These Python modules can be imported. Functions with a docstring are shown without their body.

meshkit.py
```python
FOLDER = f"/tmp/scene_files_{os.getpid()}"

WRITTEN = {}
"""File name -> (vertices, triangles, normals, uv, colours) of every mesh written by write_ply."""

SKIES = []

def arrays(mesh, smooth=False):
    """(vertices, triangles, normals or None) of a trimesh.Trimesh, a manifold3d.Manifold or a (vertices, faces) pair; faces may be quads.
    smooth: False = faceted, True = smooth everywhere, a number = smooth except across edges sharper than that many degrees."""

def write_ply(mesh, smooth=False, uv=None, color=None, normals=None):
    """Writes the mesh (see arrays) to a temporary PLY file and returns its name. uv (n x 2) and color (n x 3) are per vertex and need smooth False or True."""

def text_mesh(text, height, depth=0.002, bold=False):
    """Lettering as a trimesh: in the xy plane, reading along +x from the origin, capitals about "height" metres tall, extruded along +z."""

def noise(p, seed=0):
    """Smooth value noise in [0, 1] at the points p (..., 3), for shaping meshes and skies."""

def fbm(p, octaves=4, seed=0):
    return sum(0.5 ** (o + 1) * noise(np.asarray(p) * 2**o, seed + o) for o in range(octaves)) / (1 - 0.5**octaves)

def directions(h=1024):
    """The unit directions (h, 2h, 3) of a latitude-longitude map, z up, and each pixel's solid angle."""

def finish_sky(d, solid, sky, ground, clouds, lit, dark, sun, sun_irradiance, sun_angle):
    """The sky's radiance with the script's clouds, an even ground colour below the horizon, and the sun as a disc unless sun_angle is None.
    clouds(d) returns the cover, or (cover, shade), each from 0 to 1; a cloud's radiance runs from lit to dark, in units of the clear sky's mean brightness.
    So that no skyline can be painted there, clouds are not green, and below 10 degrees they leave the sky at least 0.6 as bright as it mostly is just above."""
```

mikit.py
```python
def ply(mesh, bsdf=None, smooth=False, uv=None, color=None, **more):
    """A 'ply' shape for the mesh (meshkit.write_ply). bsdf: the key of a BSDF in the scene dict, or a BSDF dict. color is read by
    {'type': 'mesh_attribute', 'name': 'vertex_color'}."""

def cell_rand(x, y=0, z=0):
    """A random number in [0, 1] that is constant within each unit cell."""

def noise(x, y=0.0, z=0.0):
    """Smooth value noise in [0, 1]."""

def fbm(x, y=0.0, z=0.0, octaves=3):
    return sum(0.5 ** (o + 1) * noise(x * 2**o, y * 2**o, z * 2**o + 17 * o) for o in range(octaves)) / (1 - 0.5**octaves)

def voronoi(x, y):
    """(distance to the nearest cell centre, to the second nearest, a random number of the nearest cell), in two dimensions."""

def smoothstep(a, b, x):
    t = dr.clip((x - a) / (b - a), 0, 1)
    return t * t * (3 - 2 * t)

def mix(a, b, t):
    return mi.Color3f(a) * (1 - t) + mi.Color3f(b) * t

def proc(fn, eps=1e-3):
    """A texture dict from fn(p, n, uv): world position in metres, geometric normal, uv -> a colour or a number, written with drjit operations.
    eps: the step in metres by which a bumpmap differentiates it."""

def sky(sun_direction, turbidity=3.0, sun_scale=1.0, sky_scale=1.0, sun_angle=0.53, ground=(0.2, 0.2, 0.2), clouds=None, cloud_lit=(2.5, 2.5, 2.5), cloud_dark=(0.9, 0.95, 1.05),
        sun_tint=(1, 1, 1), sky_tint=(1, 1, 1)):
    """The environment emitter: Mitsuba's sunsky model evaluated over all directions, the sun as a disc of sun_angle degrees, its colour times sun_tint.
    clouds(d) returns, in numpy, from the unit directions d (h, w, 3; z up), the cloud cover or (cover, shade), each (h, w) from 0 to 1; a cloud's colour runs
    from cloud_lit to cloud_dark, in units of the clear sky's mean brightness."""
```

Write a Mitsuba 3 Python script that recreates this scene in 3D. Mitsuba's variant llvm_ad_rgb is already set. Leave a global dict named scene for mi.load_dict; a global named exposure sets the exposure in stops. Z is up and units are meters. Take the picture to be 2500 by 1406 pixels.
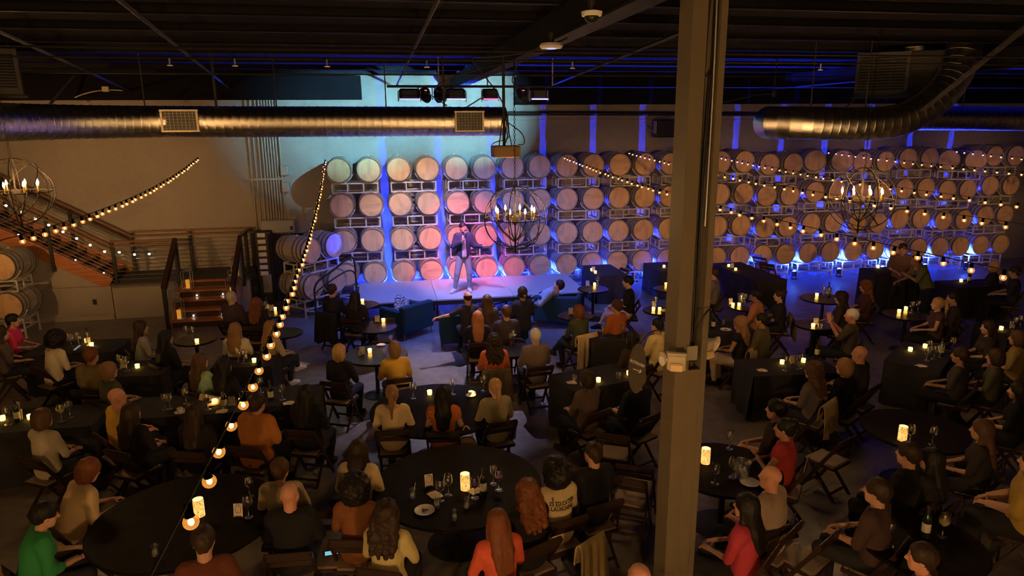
import math, random
import numpy as np
import trimesh
import drjit as dr
import mitsuba as mi
import mikit, meshkit
from mikit import proc, noise, fbm, cell_rand, smoothstep, mix

T = mi.ScalarTransform4f
scene, labels = {}, {}

# ---------------------------------------------------------------- camera
YAW, PITCH, ROLL = math.radians(10.65), math.radians(13.58), math.radians(-0.457)
EYE = [0.0, 0.0, 4.6]
_cy, _sy, _cp, _sp = math.cos(YAW), math.sin(YAW), math.cos(PITCH), math.sin(PITCH)
_f = np.array([_sy * _cp, _cy * _cp, -_sp])
_r = np.array([_cy, -_sy, 0.0])
_u = np.cross(_r, _f)
_up = -math.sin(ROLL) * _r + math.cos(ROLL) * _u
scene['camera'] = {
    'type': 'perspective', 'fov': 2 * math.degrees(math.atan(1250 / 1667.0)), 'fov_axis': 'x',
    'near_clip': 0.05, 'far_clip': 200.0,
    'to_world': T().look_at(origin=EYE, target=(np.array(EYE) + _f).tolist(), up=_up.tolist())}
exposure = 4.0
DIM = 0.5 ** exposure                                              # every lamp below is written for exposure 0

# ---------------------------------------------------------------- lights of the room (lamps have their own light in their builders)
def spot(key, at, to, rgb, cutoff, beam, weight=6.0):
    scene[key] = {'type': 'spot', 'to_world': T().look_at(origin=list(at), target=list(to), up=[0.01, 0.02, 1]),
                  'intensity': {'type': 'rgb', 'value': [c * DIM for c in rgb]}, 'cutoff_angle': cutoff, 'beam_width': beam,
                  'sampling_weight': weight}
# stage lamps on the lighting bar: cyan-white on the wall, amber and red on the barrel heads, violet on the stage, lavender on the floor before it
spot('lamp_wall_wash_left', (1.4, 14.45, 5.13), (-0.9, 19.3, 4.8), (52.0, 150.0, 200.0), 25, 12, 7)
spot('lamp_wall_wash_right', (2.1, 14.45, 5.13), (2.25, 19.3, 5.0), (60.0, 160.0, 210.0), 25, 12, 7)
spot('lamp_amber', (0.95, 14.45, 5.13), (0.85, 17.96, 2.45), (66.0, 46.0, 13.0), 25, 9, 7)
spot('lamp_red', (1.75, 14.45, 5.13), (2.15, 17.96, 0.85), (165.0, 14.0, 40.0), 19, 7, 8)
spot('lamp_violet', (0.63, 14.45, 5.13), (1.4, 16.6, 0.5), (9.0, 15.0, 72.0), 48, 30, 7)
spot('lamp_violet_right', (3.26, 14.45, 5.13), (3.1, 16.8, 0.5), (7.5, 12.0, 58.0), 48, 30, 7)
spot('lamp_face', (1.1, 14.46, 5.05), (1.88, 16.3, 1.5), (46.0, 36.0, 66.0), 17, 11, 4)
spot('lamp_floor', (2.25, 14.0, 5.05), (1.0, 11.9, 0.0), (72.0, 62.0, 100.0), 26, 14, 6)
UPLIGHTS = [0.0785 + 1.4875 * _i for _i in range(13)]
for _i, _x in enumerate(UPLIGHTS):
    spot('lamp_uplight_%02d' % _i, (_x, 18.045, 0.29), (_x, 19.3, 3.2), (4.0, 12.0, 290.0), 75, 50, 6)
BLUE_LENS = [50.0] * 4 + [240.0] * 9
CANDLE_LAMP = 1150.0                                                # the flame bulbs of the chandeliers
# unseen warm spotlights, added to light the barrels and the staircase wall
ADDED_SPOT_Z = 4.2
ADDED_SPOTS = ((-8.5, 3.8, -7.2, 3.3, 235.0, 17), (-4.0, 3.8, -4.2, 3.2, 70.0, 16), (5.4, 3.8, 6.6, 1.95, 165.0, 10.5), (8.2, 3.8, 10.4, 1.95, 165.0, 10.5), (10.8, 3.8, 14.2, 1.95, 165.0, 10.5), (13.4, 3.8, 18.0, 1.95, 135.0, 10.5))
for _i, (_x, _y, _tx, _tz, _k, _c) in enumerate(ADDED_SPOTS):
    spot('lamp_added_spot_%02d' % _i, (_x, _y + 0.12, ADDED_SPOT_Z), (_tx, 18.2, _tz), (1.0 * _k, 0.50 * _k, 0.17 * _k), _c, 5, 5)
# warm globe lamps of the gallery: three behind the camera, three under its floor
for _i, (_x, _y, _z, _r, _k) in enumerate(((-5.0, -2.4, 5.2, 0.12, 185.0), (0.5, -2.8, 5.2, 0.12, 185.0), (6.0, -2.6, 5.2, 0.12, 50.0), (-3.2, 0.2, 2.0, 0.12, 500.0), (1.2, 0.0, 2.0, 0.12, 600.0), (5.6, 0.2, 2.0, 0.12, 35.0))):
    scene['pendant_lamp_%03d' % _i] = {'type': 'sphere', 'center': [_x, _y, _z], 'radius': _r,
        'emitter': {'type': 'area', 'radiance': {'type': 'rgb', 'value': [1.0 * _k * DIM, 0.54 * _k * DIM, 0.20 * _k * DIM]}, 'sampling_weight': 6.0}}
    labels['pendant_lamp_%03d' % _i] = {'label': 'warm glowing globe lamp of the gallery behind the camera', 'category': 'lamp', 'group': 'gallery globe lamps'}

# ---------------------------------------------------------------- naming
_used = set()
def key_for(name):
    k, i = name, 0
    while k in _used:
        i += 1
        k = '%s_%03d' % (name, i)
    _used.add(k)
    return k

def thing(name, label, category, group=None):
    k = key_for(name)
    labels[k] = {'label': label, 'category': category}
    if group:
        labels[k]['group'] = group
    return k

def put(shape, mat=None, at=None, **more):
    d = dict(shape)
    if mat is not None:
        d['bsdf'] = {'type': 'ref', 'id': mat}
    if at is not None:
        d['to_world'] = at
    d.update(more)
    return d

def part(parent, name, shape, mat=None, at=None, label=None, kind=None, **more):
    k = key_for(parent + '__' + name)
    scene[k] = put(shape, mat, at, **more)
    if label or kind:
        labels[k] = {}
        if label: labels[k]['label'] = label
        if kind: labels[k]['kind'] = kind
    return k

def single(name, label, category, shape, mat=None, at=None, group=None, **more):
    k = thing(name, label, category, group)
    scene[k] = put(shape, mat, at, **more)
    return k

def struct(name, shape, mat, label=None):
    k = key_for(name)
    scene[k] = put(shape, mat)
    labels[k] = {'kind': 'structure'}
    if label: labels[k]['label'] = label
    return k

def P(mesh, smooth=False, **kw):
    return mikit.ply(mesh, None, smooth, **kw)

def M4(x=0, y=0, z=0, rz=0, rx=0, ry=0, s=1):
    t = T().translate([x, y, z])
    if rz: t = t.rotate([0, 0, 1], rz)
    if ry: t = t.rotate([0, 1, 0], ry)
    if rx: t = t.rotate([1, 0, 0], rx)
    if s != 1: t = t.scale(s if isinstance(s, (list, tuple)) else [s, s, s])
    return t

# ---------------------------------------------------------------- meshes: every one is (vertices, triangles)
def join(*ms):
    V, F, n = [], [], 0
    for v, f in ms:
        V.append(v); F.append(f + n); n += len(v)
    return np.vstack(V), np.vstack(F)

def moved(m, x=0, y=0, z=0, rz=0, rx=0, ry=0, s=1):
    v = m[0] * np.asarray(s)
    for ax, a in ((0, rx), (1, ry), (2, rz)):
        if a:
            a = math.radians(a); c, q = math.cos(a), math.sin(a)
            i, j = ((1, 2), (2, 0), (0, 1))[ax]
            w = v.copy(); w[:, i] = c * v[:, i] - q * v[:, j]; w[:, j] = q * v[:, i] + c * v[:, j]; v = w
    return v + np.array([x, y, z]), m[1]

_CF = np.array([[0, 2, 1], [0, 3, 2], [4, 5, 6], [4, 6, 7], [0, 1, 5], [0, 5, 4], [1, 2, 6], [1, 6, 5], [2, 3, 7], [2, 7, 6], [3, 0, 4], [3, 4, 7]])
def box(cx, cy, cz, sx, sy, sz):
    v = np.array([[-1, -1, -1], [1, -1, -1], [1, 1, -1], [-1, 1, -1], [-1, -1, 1], [1, -1, 1], [1, 1, 1], [-1, 1, 1]], float) / 2
    return v * [sx, sy, sz] + [cx, cy, cz], _CF

def rbox(cx, cy, cz, sx, sy, sz, c=0.01):
    """a box with chamfered edges"""
    s = np.array([sx, sy, sz]) / 2
    pts = []
    for a in (-1, 1):
        for b in (-1, 1):
            for d in (-1, 1):
                for k in range(3):
                    q = np.array([a, b, d]) * (s - c); q[k] = (a, b, d)[k] * s[k]; pts.append(q)
    h = trimesh.convex.convex_hull(np.array(pts))
    return np.array(h.vertices) + [cx, cy, cz], np.array(h.faces)

def frame_of(d):
    d = np.asarray(d, float); d = d / np.linalg.norm(d)
    a = np.cross(d, [0, 0, 1.0] if abs(d[2]) < 0.95 else [1.0, 0, 0]); a /= np.linalg.norm(a)
    return a, np.cross(d, a), d

def bar(p, q, w, h=None, up=None):
    """a rectangular bar from p to q; w across, h along 'up'"""
    p, q = np.asarray(p, float), np.asarray(q, float); h = h or w
    d = q - p; L = np.linalg.norm(d); d /= L
    u = np.array([0, 0, 1.0]) if up is None else np.asarray(up, float)
    if abs(d @ u) > 0.98: u = np.array([0, 1.0, 0])
    a = np.cross(d, u); a /= np.linalg.norm(a); b = np.cross(a, d)
    v, f = box(0, 0, 0, w, L, h)
    return (p + q) / 2 + v[:, :1] * a + v[:, 1:2] * d + v[:, 2:] * b, f

def tube(pts, r, n=8, cap=True):
    """a round tube along a polyline; r a number or one per point"""
    p = np.asarray(pts, float); r = np.broadcast_to(r, (len(p),))
    t = np.gradient(p, axis=0); t /= np.linalg.norm(t, axis=1, keepdims=True) + 1e-12
    a = frame_of(t[0])[0]; A = []
    for k in range(len(p)):
        a = a - t[k] * (a @ t[k]); a /= np.linalg.norm(a) + 1e-12; A.append(a)
    A = np.array(A); B = np.cross(t, A); th = np.arange(n) * 2 * np.pi / n
    v = p[:, None] + r[:, None, None] * (np.cos(th)[None, :, None] * A[:, None] + np.sin(th)[None, :, None] * B[:, None])
    i, j = np.meshgrid(np.arange(len(p) - 1), np.arange(n), indexing='ij')
    a0, b0 = i * n + j, i * n + (j + 1) % n
    F = [np.stack([a0, b0, b0 + n], -1).reshape(-1, 3), np.stack([a0, b0 + n, a0 + n], -1).reshape(-1, 3)]
    v = v.reshape(-1, 3)
    if cap:
        k = np.arange(1, n - 1); e = (len(p) - 1) * n
        F += [np.stack([0 * k, k + 1, k], -1), np.stack([0 * k + e, k + e, k + 1 + e], -1)]
    return v, np.vstack(F)

def lathe(prof, n=24, axis='z', cap=True):
    """a solid of revolution; prof = (r, z) pairs"""
    pr = np.asarray(prof, float); th = np.arange(n) * 2 * np.pi / n
    v = np.stack([pr[:, 0, None] * np.cos(th), pr[:, 0, None] * np.sin(th), np.repeat(pr[:, 1, None], n, 1)], -1).reshape(-1, 3)
    i, j = np.meshgrid(np.arange(len(pr) - 1), np.arange(n), indexing='ij')
    a0, b0 = i * n + j, i * n + (j + 1) % n
    f = np.vstack([np.stack([a0, b0, b0 + n], -1).reshape(-1, 3), np.stack([a0, b0 + n, a0 + n], -1).reshape(-1, 3)])
    if axis == 'y': v = v[:, [0, 2, 1]] * [1, 1, -1]
    return v, f

def disk(r, z=0.0, n=24, down=False):
    th = np.arange(n) * 2 * np.pi / n
    v = np.vstack([[0, 0, z], np.stack([r * np.cos(th), r * np.sin(th), 0 * th + z], -1)])
    k = np.arange(n); f = np.stack([0 * k, 1 + k, 1 + (k + 1) % n], -1)
    return v, f[:, ::-1] if down else f

def ball(r, sub=2, s=(1, 1, 1)):
    m = trimesh.creation.icosphere(subdivisions=sub, radius=1.0)
    return np.array(m.vertices) * r * np.asarray(s), np.array(m.faces)

def ring(R, r, n=40, m=6):
    th = np.linspace(0, 2 * np.pi, n + 1)
    return tube(np.stack([R * np.cos(th), R * np.sin(th), 0 * th], -1), r, m, cap=False)

def smooth_path(pts, n=24):
    from scipy.interpolate import CubicSpline
    p = np.asarray(pts, float)
    s = np.concatenate([[0], np.cumsum(np.linalg.norm(np.diff(p, axis=0), axis=1))])
    return CubicSpline(s, p)(np.linspace(0, s[-1], n))

def rounded(pts, n=3):
    p = np.asarray(pts, float)
    for _ in range(n):
        q = np.empty((2 * len(p) - 2, 3)); q[0::2] = 0.75 * p[:-1] + 0.25 * p[1:]; q[1::2] = 0.25 * p[:-1] + 0.75 * p[1:]
        p = np.vstack([p[:1], q, p[-1:]])
    return p

def grid_cloth(fn, nu, nv):
    """a sheet: fn(u, v) -> (.., 3) on a grid of [0,1]^2"""
    u, v = np.meshgrid(np.linspace(0, 1, nu), np.linspace(0, 1, nv), indexing='ij')
    p = fn(u, v).reshape(-1, 3)
    i, j = np.meshgrid(np.arange(nu - 1), np.arange(nv - 1), indexing='ij')
    a = i * nv + j
    return p, np.vstack([np.stack([a, a + nv, a + nv + 1], -1).reshape(-1, 3), np.stack([a, a + nv + 1, a + 1], -1).reshape(-1, 3)])

def thick(m, t):
    """a sheet given thickness t along its normals"""
    v, f = m
    n = np.zeros_like(v); c = np.cross(v[f[:, 1]] - v[f[:, 0]], v[f[:, 2]] - v[f[:, 0]])
    for k in range(3): np.add.at(n, f[:, k], c)
    n /= np.linalg.norm(n, axis=1, keepdims=True) + 1e-12
    e = np.sort(np.vstack([f[:, [0, 1]], f[:, [1, 2]], f[:, [2, 0]]]), axis=1)
    d = np.vstack([f[:, [0, 1]], f[:, [1, 2]], f[:, [2, 0]]])
    _, inv, cnt = np.unique(e, axis=0, return_inverse=True, return_counts=True)
    rim = d[cnt[inv.ravel()] == 1]; N = len(v)
    side = np.vstack([np.stack([rim[:, 1], rim[:, 0], rim[:, 0] + N], -1), np.stack([rim[:, 1], rim[:, 0] + N, rim[:, 1] + N], -1)])
    return np.vstack([v + n * t / 2, v - n * t / 2]), np.vstack([f, f[:, ::-1] + N, side])

# ---------------------------------------------------------------- materials
def plain(key, rgb, rough=0.7, metal=0.0, spec=0.4, **kw):
    scene[key] = {'type': 'principled', 'base_color': {'type': 'rgb', 'value': list(rgb)}, 'roughness': rough, 'metallic': metal, 'specular': spec, **kw}
    return key
_tints = {}
def tint(rgb, rough=0.85):
    """one plain cloth / skin / hair material per colour"""
    c = tuple(round(float(x), 3) for x in rgb) + (rough,)
    if c not in _tints:
        _tints[c] = plain('mat_tint_%03d' % len(_tints), c[:3], rough, 0.0, 0.25)
    return _tints[c]

def fn_head(p, n, uv):
    u, v = uv.x, uv.y                               # u: metres across the head + 10 * variant, v: metres up
    seed = dr.floor((u + 5) / 10)
    x = u - seed * 10
    board = dr.floor(x / 0.088 + 40)
    tone = cell_rand(board, seed, 3)
    gap = smoothstep(0.0, 0.0025, dr.abs(x / 0.088 + 40 - board - 0.5) * -0.088 + 0.044)
    grain = fbm(x * 140, v * 4 + seed * 7, board, 2)
    whole = cell_rand(seed, 5, 1)
    c = mix((0.52, 0.33, 0.165), (0.66, 0.45, 0.24), 0.45 * tone + 0.35 * whole + 0.35 * grain - 0.05)
    stain = smoothstep(0.62, 0.85, noise(x * 9 + seed * 3, v * 5, seed))
    return mix(c, (0.33, 0.20, 0.10), 0.35 * stain) * (0.55 + 0.45 * gap)
scene['mat_head'] = {'type': 'principled', 'base_color': proc(fn_head), 'roughness': 0.62, 'specular': 0.3}

def fn_stave(p, n, uv):
    u, v = uv.x, uv.y                               # u: staves around + 100 * variant, v: metres along
    stave = dr.floor(u)
    tone = cell_rand(stave, 1, 2)
    e = dr.abs(u - stave - 0.5)
    gap = smoothstep(0.5, 0.46, e)
    grain = noise(u * 6, v * 5, 0.0)
    c = mix((0.30, 0.25, 0.20), (0.46, 0.38, 0.29), 0.6 * tone + 0.5 * grain - 0.05)
    return c * (0.5 + 0.5 * gap)
scene['mat_stave'] = {'type': 'principled', 'base_color': proc(fn_stave), 'roughness': 0.7, 'specular': 0.25}

def fn_floor(p, n, uv):
    a = fbm(p.x * 0.9, p.y * 0.9, 0.0, 2)
    b = noise(p.x * 11, p.y * 11, 3.0)
    return mix((0.10, 0.087, 0.077), (0.21, 0.182, 0.158), 0.7 * a + 0.4 * b - 0.05)
scene['mat_floor'] = {'type': 'principled', 'base_color': proc(fn_floor), 'roughness': 0.33, 'specular': 0.5}

def fn_wall(p, n, uv):
    a = noise(p.x * 0.8, p.z * 0.8, p.y)
    b = noise(p.x * 14, p.z * 14, p.y * 14)
    return mix((0.27, 0.245, 0.215), (0.33, 0.30, 0.262), 0.6 * a + 0.4 * b)
scene['mat_wall'] = {'type': 'principled', 'base_color': proc(fn_wall), 'roughness': 0.85, 'specular': 0.2}

def fn_redwood(p, n, uv):
    g = noise(p.x * 3 + p.y * 3, p.z * 40, p.y * 8)
    return mix((0.30, 0.095, 0.035), (0.46, 0.17, 0.06), g)
scene['mat_redwood'] = {'type': 'principled', 'base_color': proc(fn_redwood), 'roughness': 0.45, 'specular': 0.4}

def fn_tabletop(p, n, uv):
    g = noise(p.x * 4, p.y * 60, p.z)
    return mix((0.006, 0.0035, 0.0028), (0.014, 0.008, 0.005), g)
scene['mat_tabletop'] = {'type': 'principled', 'base_color': proc(fn_tabletop), 'roughness': 0.22, 'specular': 0.25}
scene['mat_dull_tabletop'] = {'type': 'principled', 'base_color': proc(fn_tabletop), 'roughness': 0.65, 'specular': 0.08}
scene['mat_duct'] = {'type': 'roughconductor', 'material': 'none', 'specular_reflectance': {'type': 'rgb', 'value': [0.78, 0.76, 0.70]}, 'alpha': 0.19}

plain('mat_ceiling', (0.010, 0.009, 0.012), 0.9, 0.0, 0.05)
plain('mat_ceiling_steel', (0.016, 0.015, 0.017), 0.7, 0.0, 0.1)
plain('mat_black_metal', (0.018, 0.017, 0.016), 0.45)
plain('mat_black_plastic', (0.02, 0.02, 0.021), 0.5)
plain('mat_black_cloth', (0.012, 0.012, 0.014), 0.9)
plain('mat_curtain', (0.020, 0.018, 0.018), 0.9)
plain('mat_steel', (0.50, 0.49, 0.47), 0.38, 0.85)
plain('mat_hoop', (0.15, 0.145, 0.14), 0.5, 0.5)
plain('mat_rack', (0.46, 0.455, 0.43), 0.55)
plain('mat_dark_wood', (0.045, 0.020, 0.012), 0.4)
plain('mat_chair_wood', (0.030, 0.014, 0.010), 0.42)
plain('mat_seat_pad', (0.20, 0.15, 0.11), 0.6)
plain('mat_teal', (0.010, 0.045, 0.075), 0.8, sheen=0.5)
plain('mat_stage_top', (0.33, 0.32, 0.34), 0.6)
plain('mat_cream_plastic', (0.52, 0.45, 0.33), 0.5)
plain('mat_post', (0.165, 0.135, 0.088), 0.65, 0.0, 0.2)
plain('mat_conduit', (0.30, 0.27, 0.23), 0.5)
plain('mat_white', (0.72, 0.70, 0.66), 0.6)
plain('mat_paper', (0.66, 0.58, 0.47), 0.8)
plain('mat_ink', (0.03, 0.03, 0.03), 0.8)
plain('mat_brass', (0.42, 0.27, 0.10), 0.4, 0.9)
plain('mat_wax', (0.80, 0.62, 0.35), 0.5)
plain('mat_orange_wax', (0.50, 0.24, 0.05), 0.5)
plain('mat_china', (0.72, 0.69, 0.62), 0.25)
plain('mat_cork_label', (0.55, 0.52, 0.42), 0.7)
plain('mat_box_wood', (0.20, 0.12, 0.06), 0.6)
plain('mat_green_glass', (0.012, 0.022, 0.012), 0.12, 0, 0.6)
plain('mat_rubber', (0.012, 0.012, 0.012), 0.7)
plain('mat_grey_panel', (0.28, 0.29, 0.29), 0.5)
plain('mat_unit_grey', (0.035, 0.035, 0.030), 0.7, 0.0, 0.1)
plain('mat_unit_frame', (0.08, 0.077, 0.077), 0.7, 0.0, 0.1)
plain('mat_dim_pipe', (0.03, 0.028, 0.03), 0.7, 0.0, 0.15)
plain('mat_ice', (0.6, 0.62, 0.62), 0.2)
scene['mat_glass'] = {'type': 'thindielectric', 'int_ior': 1.5}
scene['mat_bulb_glass'] = {'type': 'blendbsdf', 'weight': 0.34,
    'a': {'type': 'thindielectric', 'int_ior': 1.5, 'specular_transmittance': {'type': 'rgb', 'value': [0.97, 0.88, 0.72]}},
    'b': {'type': 'principledthin', 'base_color': {'type': 'rgb', 'value': [0.92, 0.60, 0.28]}, 'roughness': 0.5, 'diff_trans': 1.5}}

def glow(rgb, k, weight=0.3):
    return {'type': 'area', 'radiance': {'type': 'rgb', 'value': [c * k * DIM for c in rgb]}, 'sampling_weight': weight}
WARM = (1.0, 0.66, 0.30)
FLAME = (1.0, 0.72, 0.32)

# ================================================================ the hall
WALL_Y = 19.3
struct('floor', P(box(6.5, 7.65, -0.1, 39, 23.4, 0.2)), 'mat_floor', 'polished grey brown concrete floor')
struct('wall_back', P(box(6.5, WALL_Y + 0.1, 2.95, 39, 0.2, 5.9)), 'mat_wall', 'tall beige wall behind the barrel racks and the staircase')
struct('wall_left', P(box(-12.9, 7.65, 2.95, 0.2, 23.3, 5.9)), 'mat_wall')
struct('wall_right', P(box(25.9, 7.65, 2.95, 0.2, 23.3, 5.9)), 'mat_wall')
struct('wall_front', P(box(6.5, -3.9, 2.95, 39, 0.2, 5.9)), 'mat_wall')
CE = struct('ceiling', P(box(6.5, 7.65, 5.95, 39, 23.4, 0.14)), 'mat_ceiling', 'black painted ceiling')
for y in (4.2, 5.9, 7.3, 8.5, 9.9, 11.4, 12.8, 14.6, 16.3, 18.0):
    part(CE, 'joist', P(join(box(6.5, y, 5.86, 38.6, 0.012, 0.16), box(6.5, y, 5.785, 38.6, 0.07, 0.012))), 'mat_ceiling_steel')
part(CE, 'girder', P(join(box(1.95, 11.6, 5.62, 0.02, 15.2, 0.34), box(1.95, 11.6, 5.45, 0.22, 15.2, 0.022))), 'mat_ceiling_steel', label='steel girder running towards the stage wall')
part(CE, 'girder', P(join(box(10.6, 11.6, 5.62, 0.02, 15.2, 0.34), box(10.6, 11.6, 5.45, 0.22, 15.2, 0.022))), 'mat_ceiling_steel')
part(CE, 'edge_beam', P(box(14.7, 18.95, 5.45, 22.0, 0.5, 0.72)), 'mat_ceiling', label='black beam along the top of the wall above the barrels')
part(CE, 'edge_beam', P(box(-6.6, 18.95, 5.52, 12.4, 0.5, 0.58)), 'mat_ceiling')
struct('baseboard_back', P(box(-9.7, 17.665, 0.06, 6.2, 0.03, 0.12)), 'mat_conduit')

for a, b, r in (((0.55, 5.6, 5.62), (0.50, 18.6, 5.55), 0.022), ((-2.09, 6.47, 5.66), (-3.6, 18.6, 5.5), 0.025), ((-3.92, 8.4, 5.62), (-5.9, 18.6, 5.45), 0.03), ((3.55, 7.4, 5.64), (4.4, 18.4, 5.5), 0.025)):
    single('ceiling_pipe', 'thin pipe running under the black ceiling to the back wall, %s' % {0.022: 'left of the girder', 0.03: 'leftmost'}.get(r, 'second from the left' if a[0] < 0 else 'right of the girder'), 'pipe', P(tube([a, b], r, 6), 60), 'mat_dim_pipe', group='pipes under the ceiling')
for y, z, x0, x1 in ((8.15, 5.40, -6, 14), (9.3, 5.40, -7, 16), (12.1, 5.40, -8, 20), (16.0, 5.40, 2.5, 22)):
    single('sprinkler_pipe', 'thin grey sprinkler pipe under the black ceiling, %s' % {8.15: 'nearest the camera', 9.3: 'the one with the small sprinklers', 12.1: 'just before the ducts', 16.0: 'farthest, near the stage wall'}[y], 'pipe', P(tube([(x0, y, z), (x1, y, z)], 0.012, 6), 60), 'mat_dim_pipe', group='sprinkler pipes')
PLACES = ('leftmost of the row', 'second of the row', 'third, first right of the tan post', 'fourth of the row', 'fifth of the row', 'rightmost of the row')
for (x, y, tx, tz, kk, cc), lab in zip(ADDED_SPOTS, PLACES):  # fixtures out of view, added for the warm light on the back wall
    k = thing('added_spotlight', 'unseen black spotlight added for warm light, %s' % lab, 'spotlight')
    h5 = ADDED_SPOT_Z
    d = np.array([tx - x, 18.2 - y, tz - h5]); d /= np.linalg.norm(d); c = np.array([x, y, h5])
    part(k, 'can', P(tube([c - d * 0.10, c + d * 0.06], 0.055, 14), 50), 'mat_black_metal')
    part(k, 'rim', P(tube([c + d * 0.055, c + d * 0.075], 0.060, 14), 50), 'mat_dim_pipe')
    part(k, 'stem', P(tube([(x, y, h5), (x, y, 5.88)], 0.012, 6), 50), 'mat_black_metal')
for x, w in ((-2.45, 'leftmost'), (-1.7, 'second from the left'), (-0.6, 'third from the left'), (0.65, 'left of the girder'), (2.6, 'right of the girder'), (6.3, 'first right of the post'), (9.9, 'above the air handler')):
    k = thing('fire_sprinkler', 'small fire sprinkler under the dark ceiling, %s' % w, 'sprinkler')
    part(k, 'stem', P(tube([(x, 9.3, 5.40), (x, 9.3, 5.32)], 0.012, 6), 40), 'mat_steel')
    part(k, 'deflector', P(join(lathe([(0.0, 5.305), (0.035, 5.305), (0.035, 5.315), (0.0, 5.315)], 10))), 'mat_white', T().translate([x, 9.3, 0]))
s = thing('ceiling_brace', 'pale diagonal brace rod above the left duct', 'brace')
part(s, 'rod', P(tube([(-6.9, 18.2, 5.75), (-7.25, 17.6, 5.1)], 0.035, 8), 60), 'mat_dim_pipe')
single('ceiling_brace', 'long diagonal steel brace reaching down to the bent duct on the right', 'brace', P(bar((7.7, 7.2, 5.8), (9.05, 10.95, 4.42), 0.05, 0.05)), 'mat_dim_pipe')
k = thing('junction_box', 'small junction box on bent conduit above the left duct', 'electrical box')
part(k, 'box', P(rbox(-6.2, 18.0, 5.44, 0.14, 0.08, 0.12, 0.01)), 'mat_cream_plastic')
part(k, 'conduit', P(tube(smooth_path([(-6.9, 18.05, 5.25), (-6.6, 18.05, 5.36), (-6.2, 18.05, 5.42), (-5.85, 18.05, 5.41)], 12), 0.013, 6), 60), 'mat_cream_plastic')
k = thing('junction_box', 'small junction box with bent conduit right of the tall post', 'electrical box')
part(k, 'box', P(rbox(7.83, 13.0, 5.13, 0.07, 0.06, 0.12, 0.01)), 'mat_dim_pipe')
part(k, 'drop_conduit', P(tube([(7.83, 13.0, 5.15), (7.83, 13.0, 5.88)], 0.012, 6), 60), 'mat_dim_pipe')
part(k, 'conduit', P(tube([(6.55, 13.03, 4.92), (7.4, 13.03, 5.1), (7.8, 13.03, 5.13)], 0.012, 6), 60), 'mat_dim_pipe')

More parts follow.
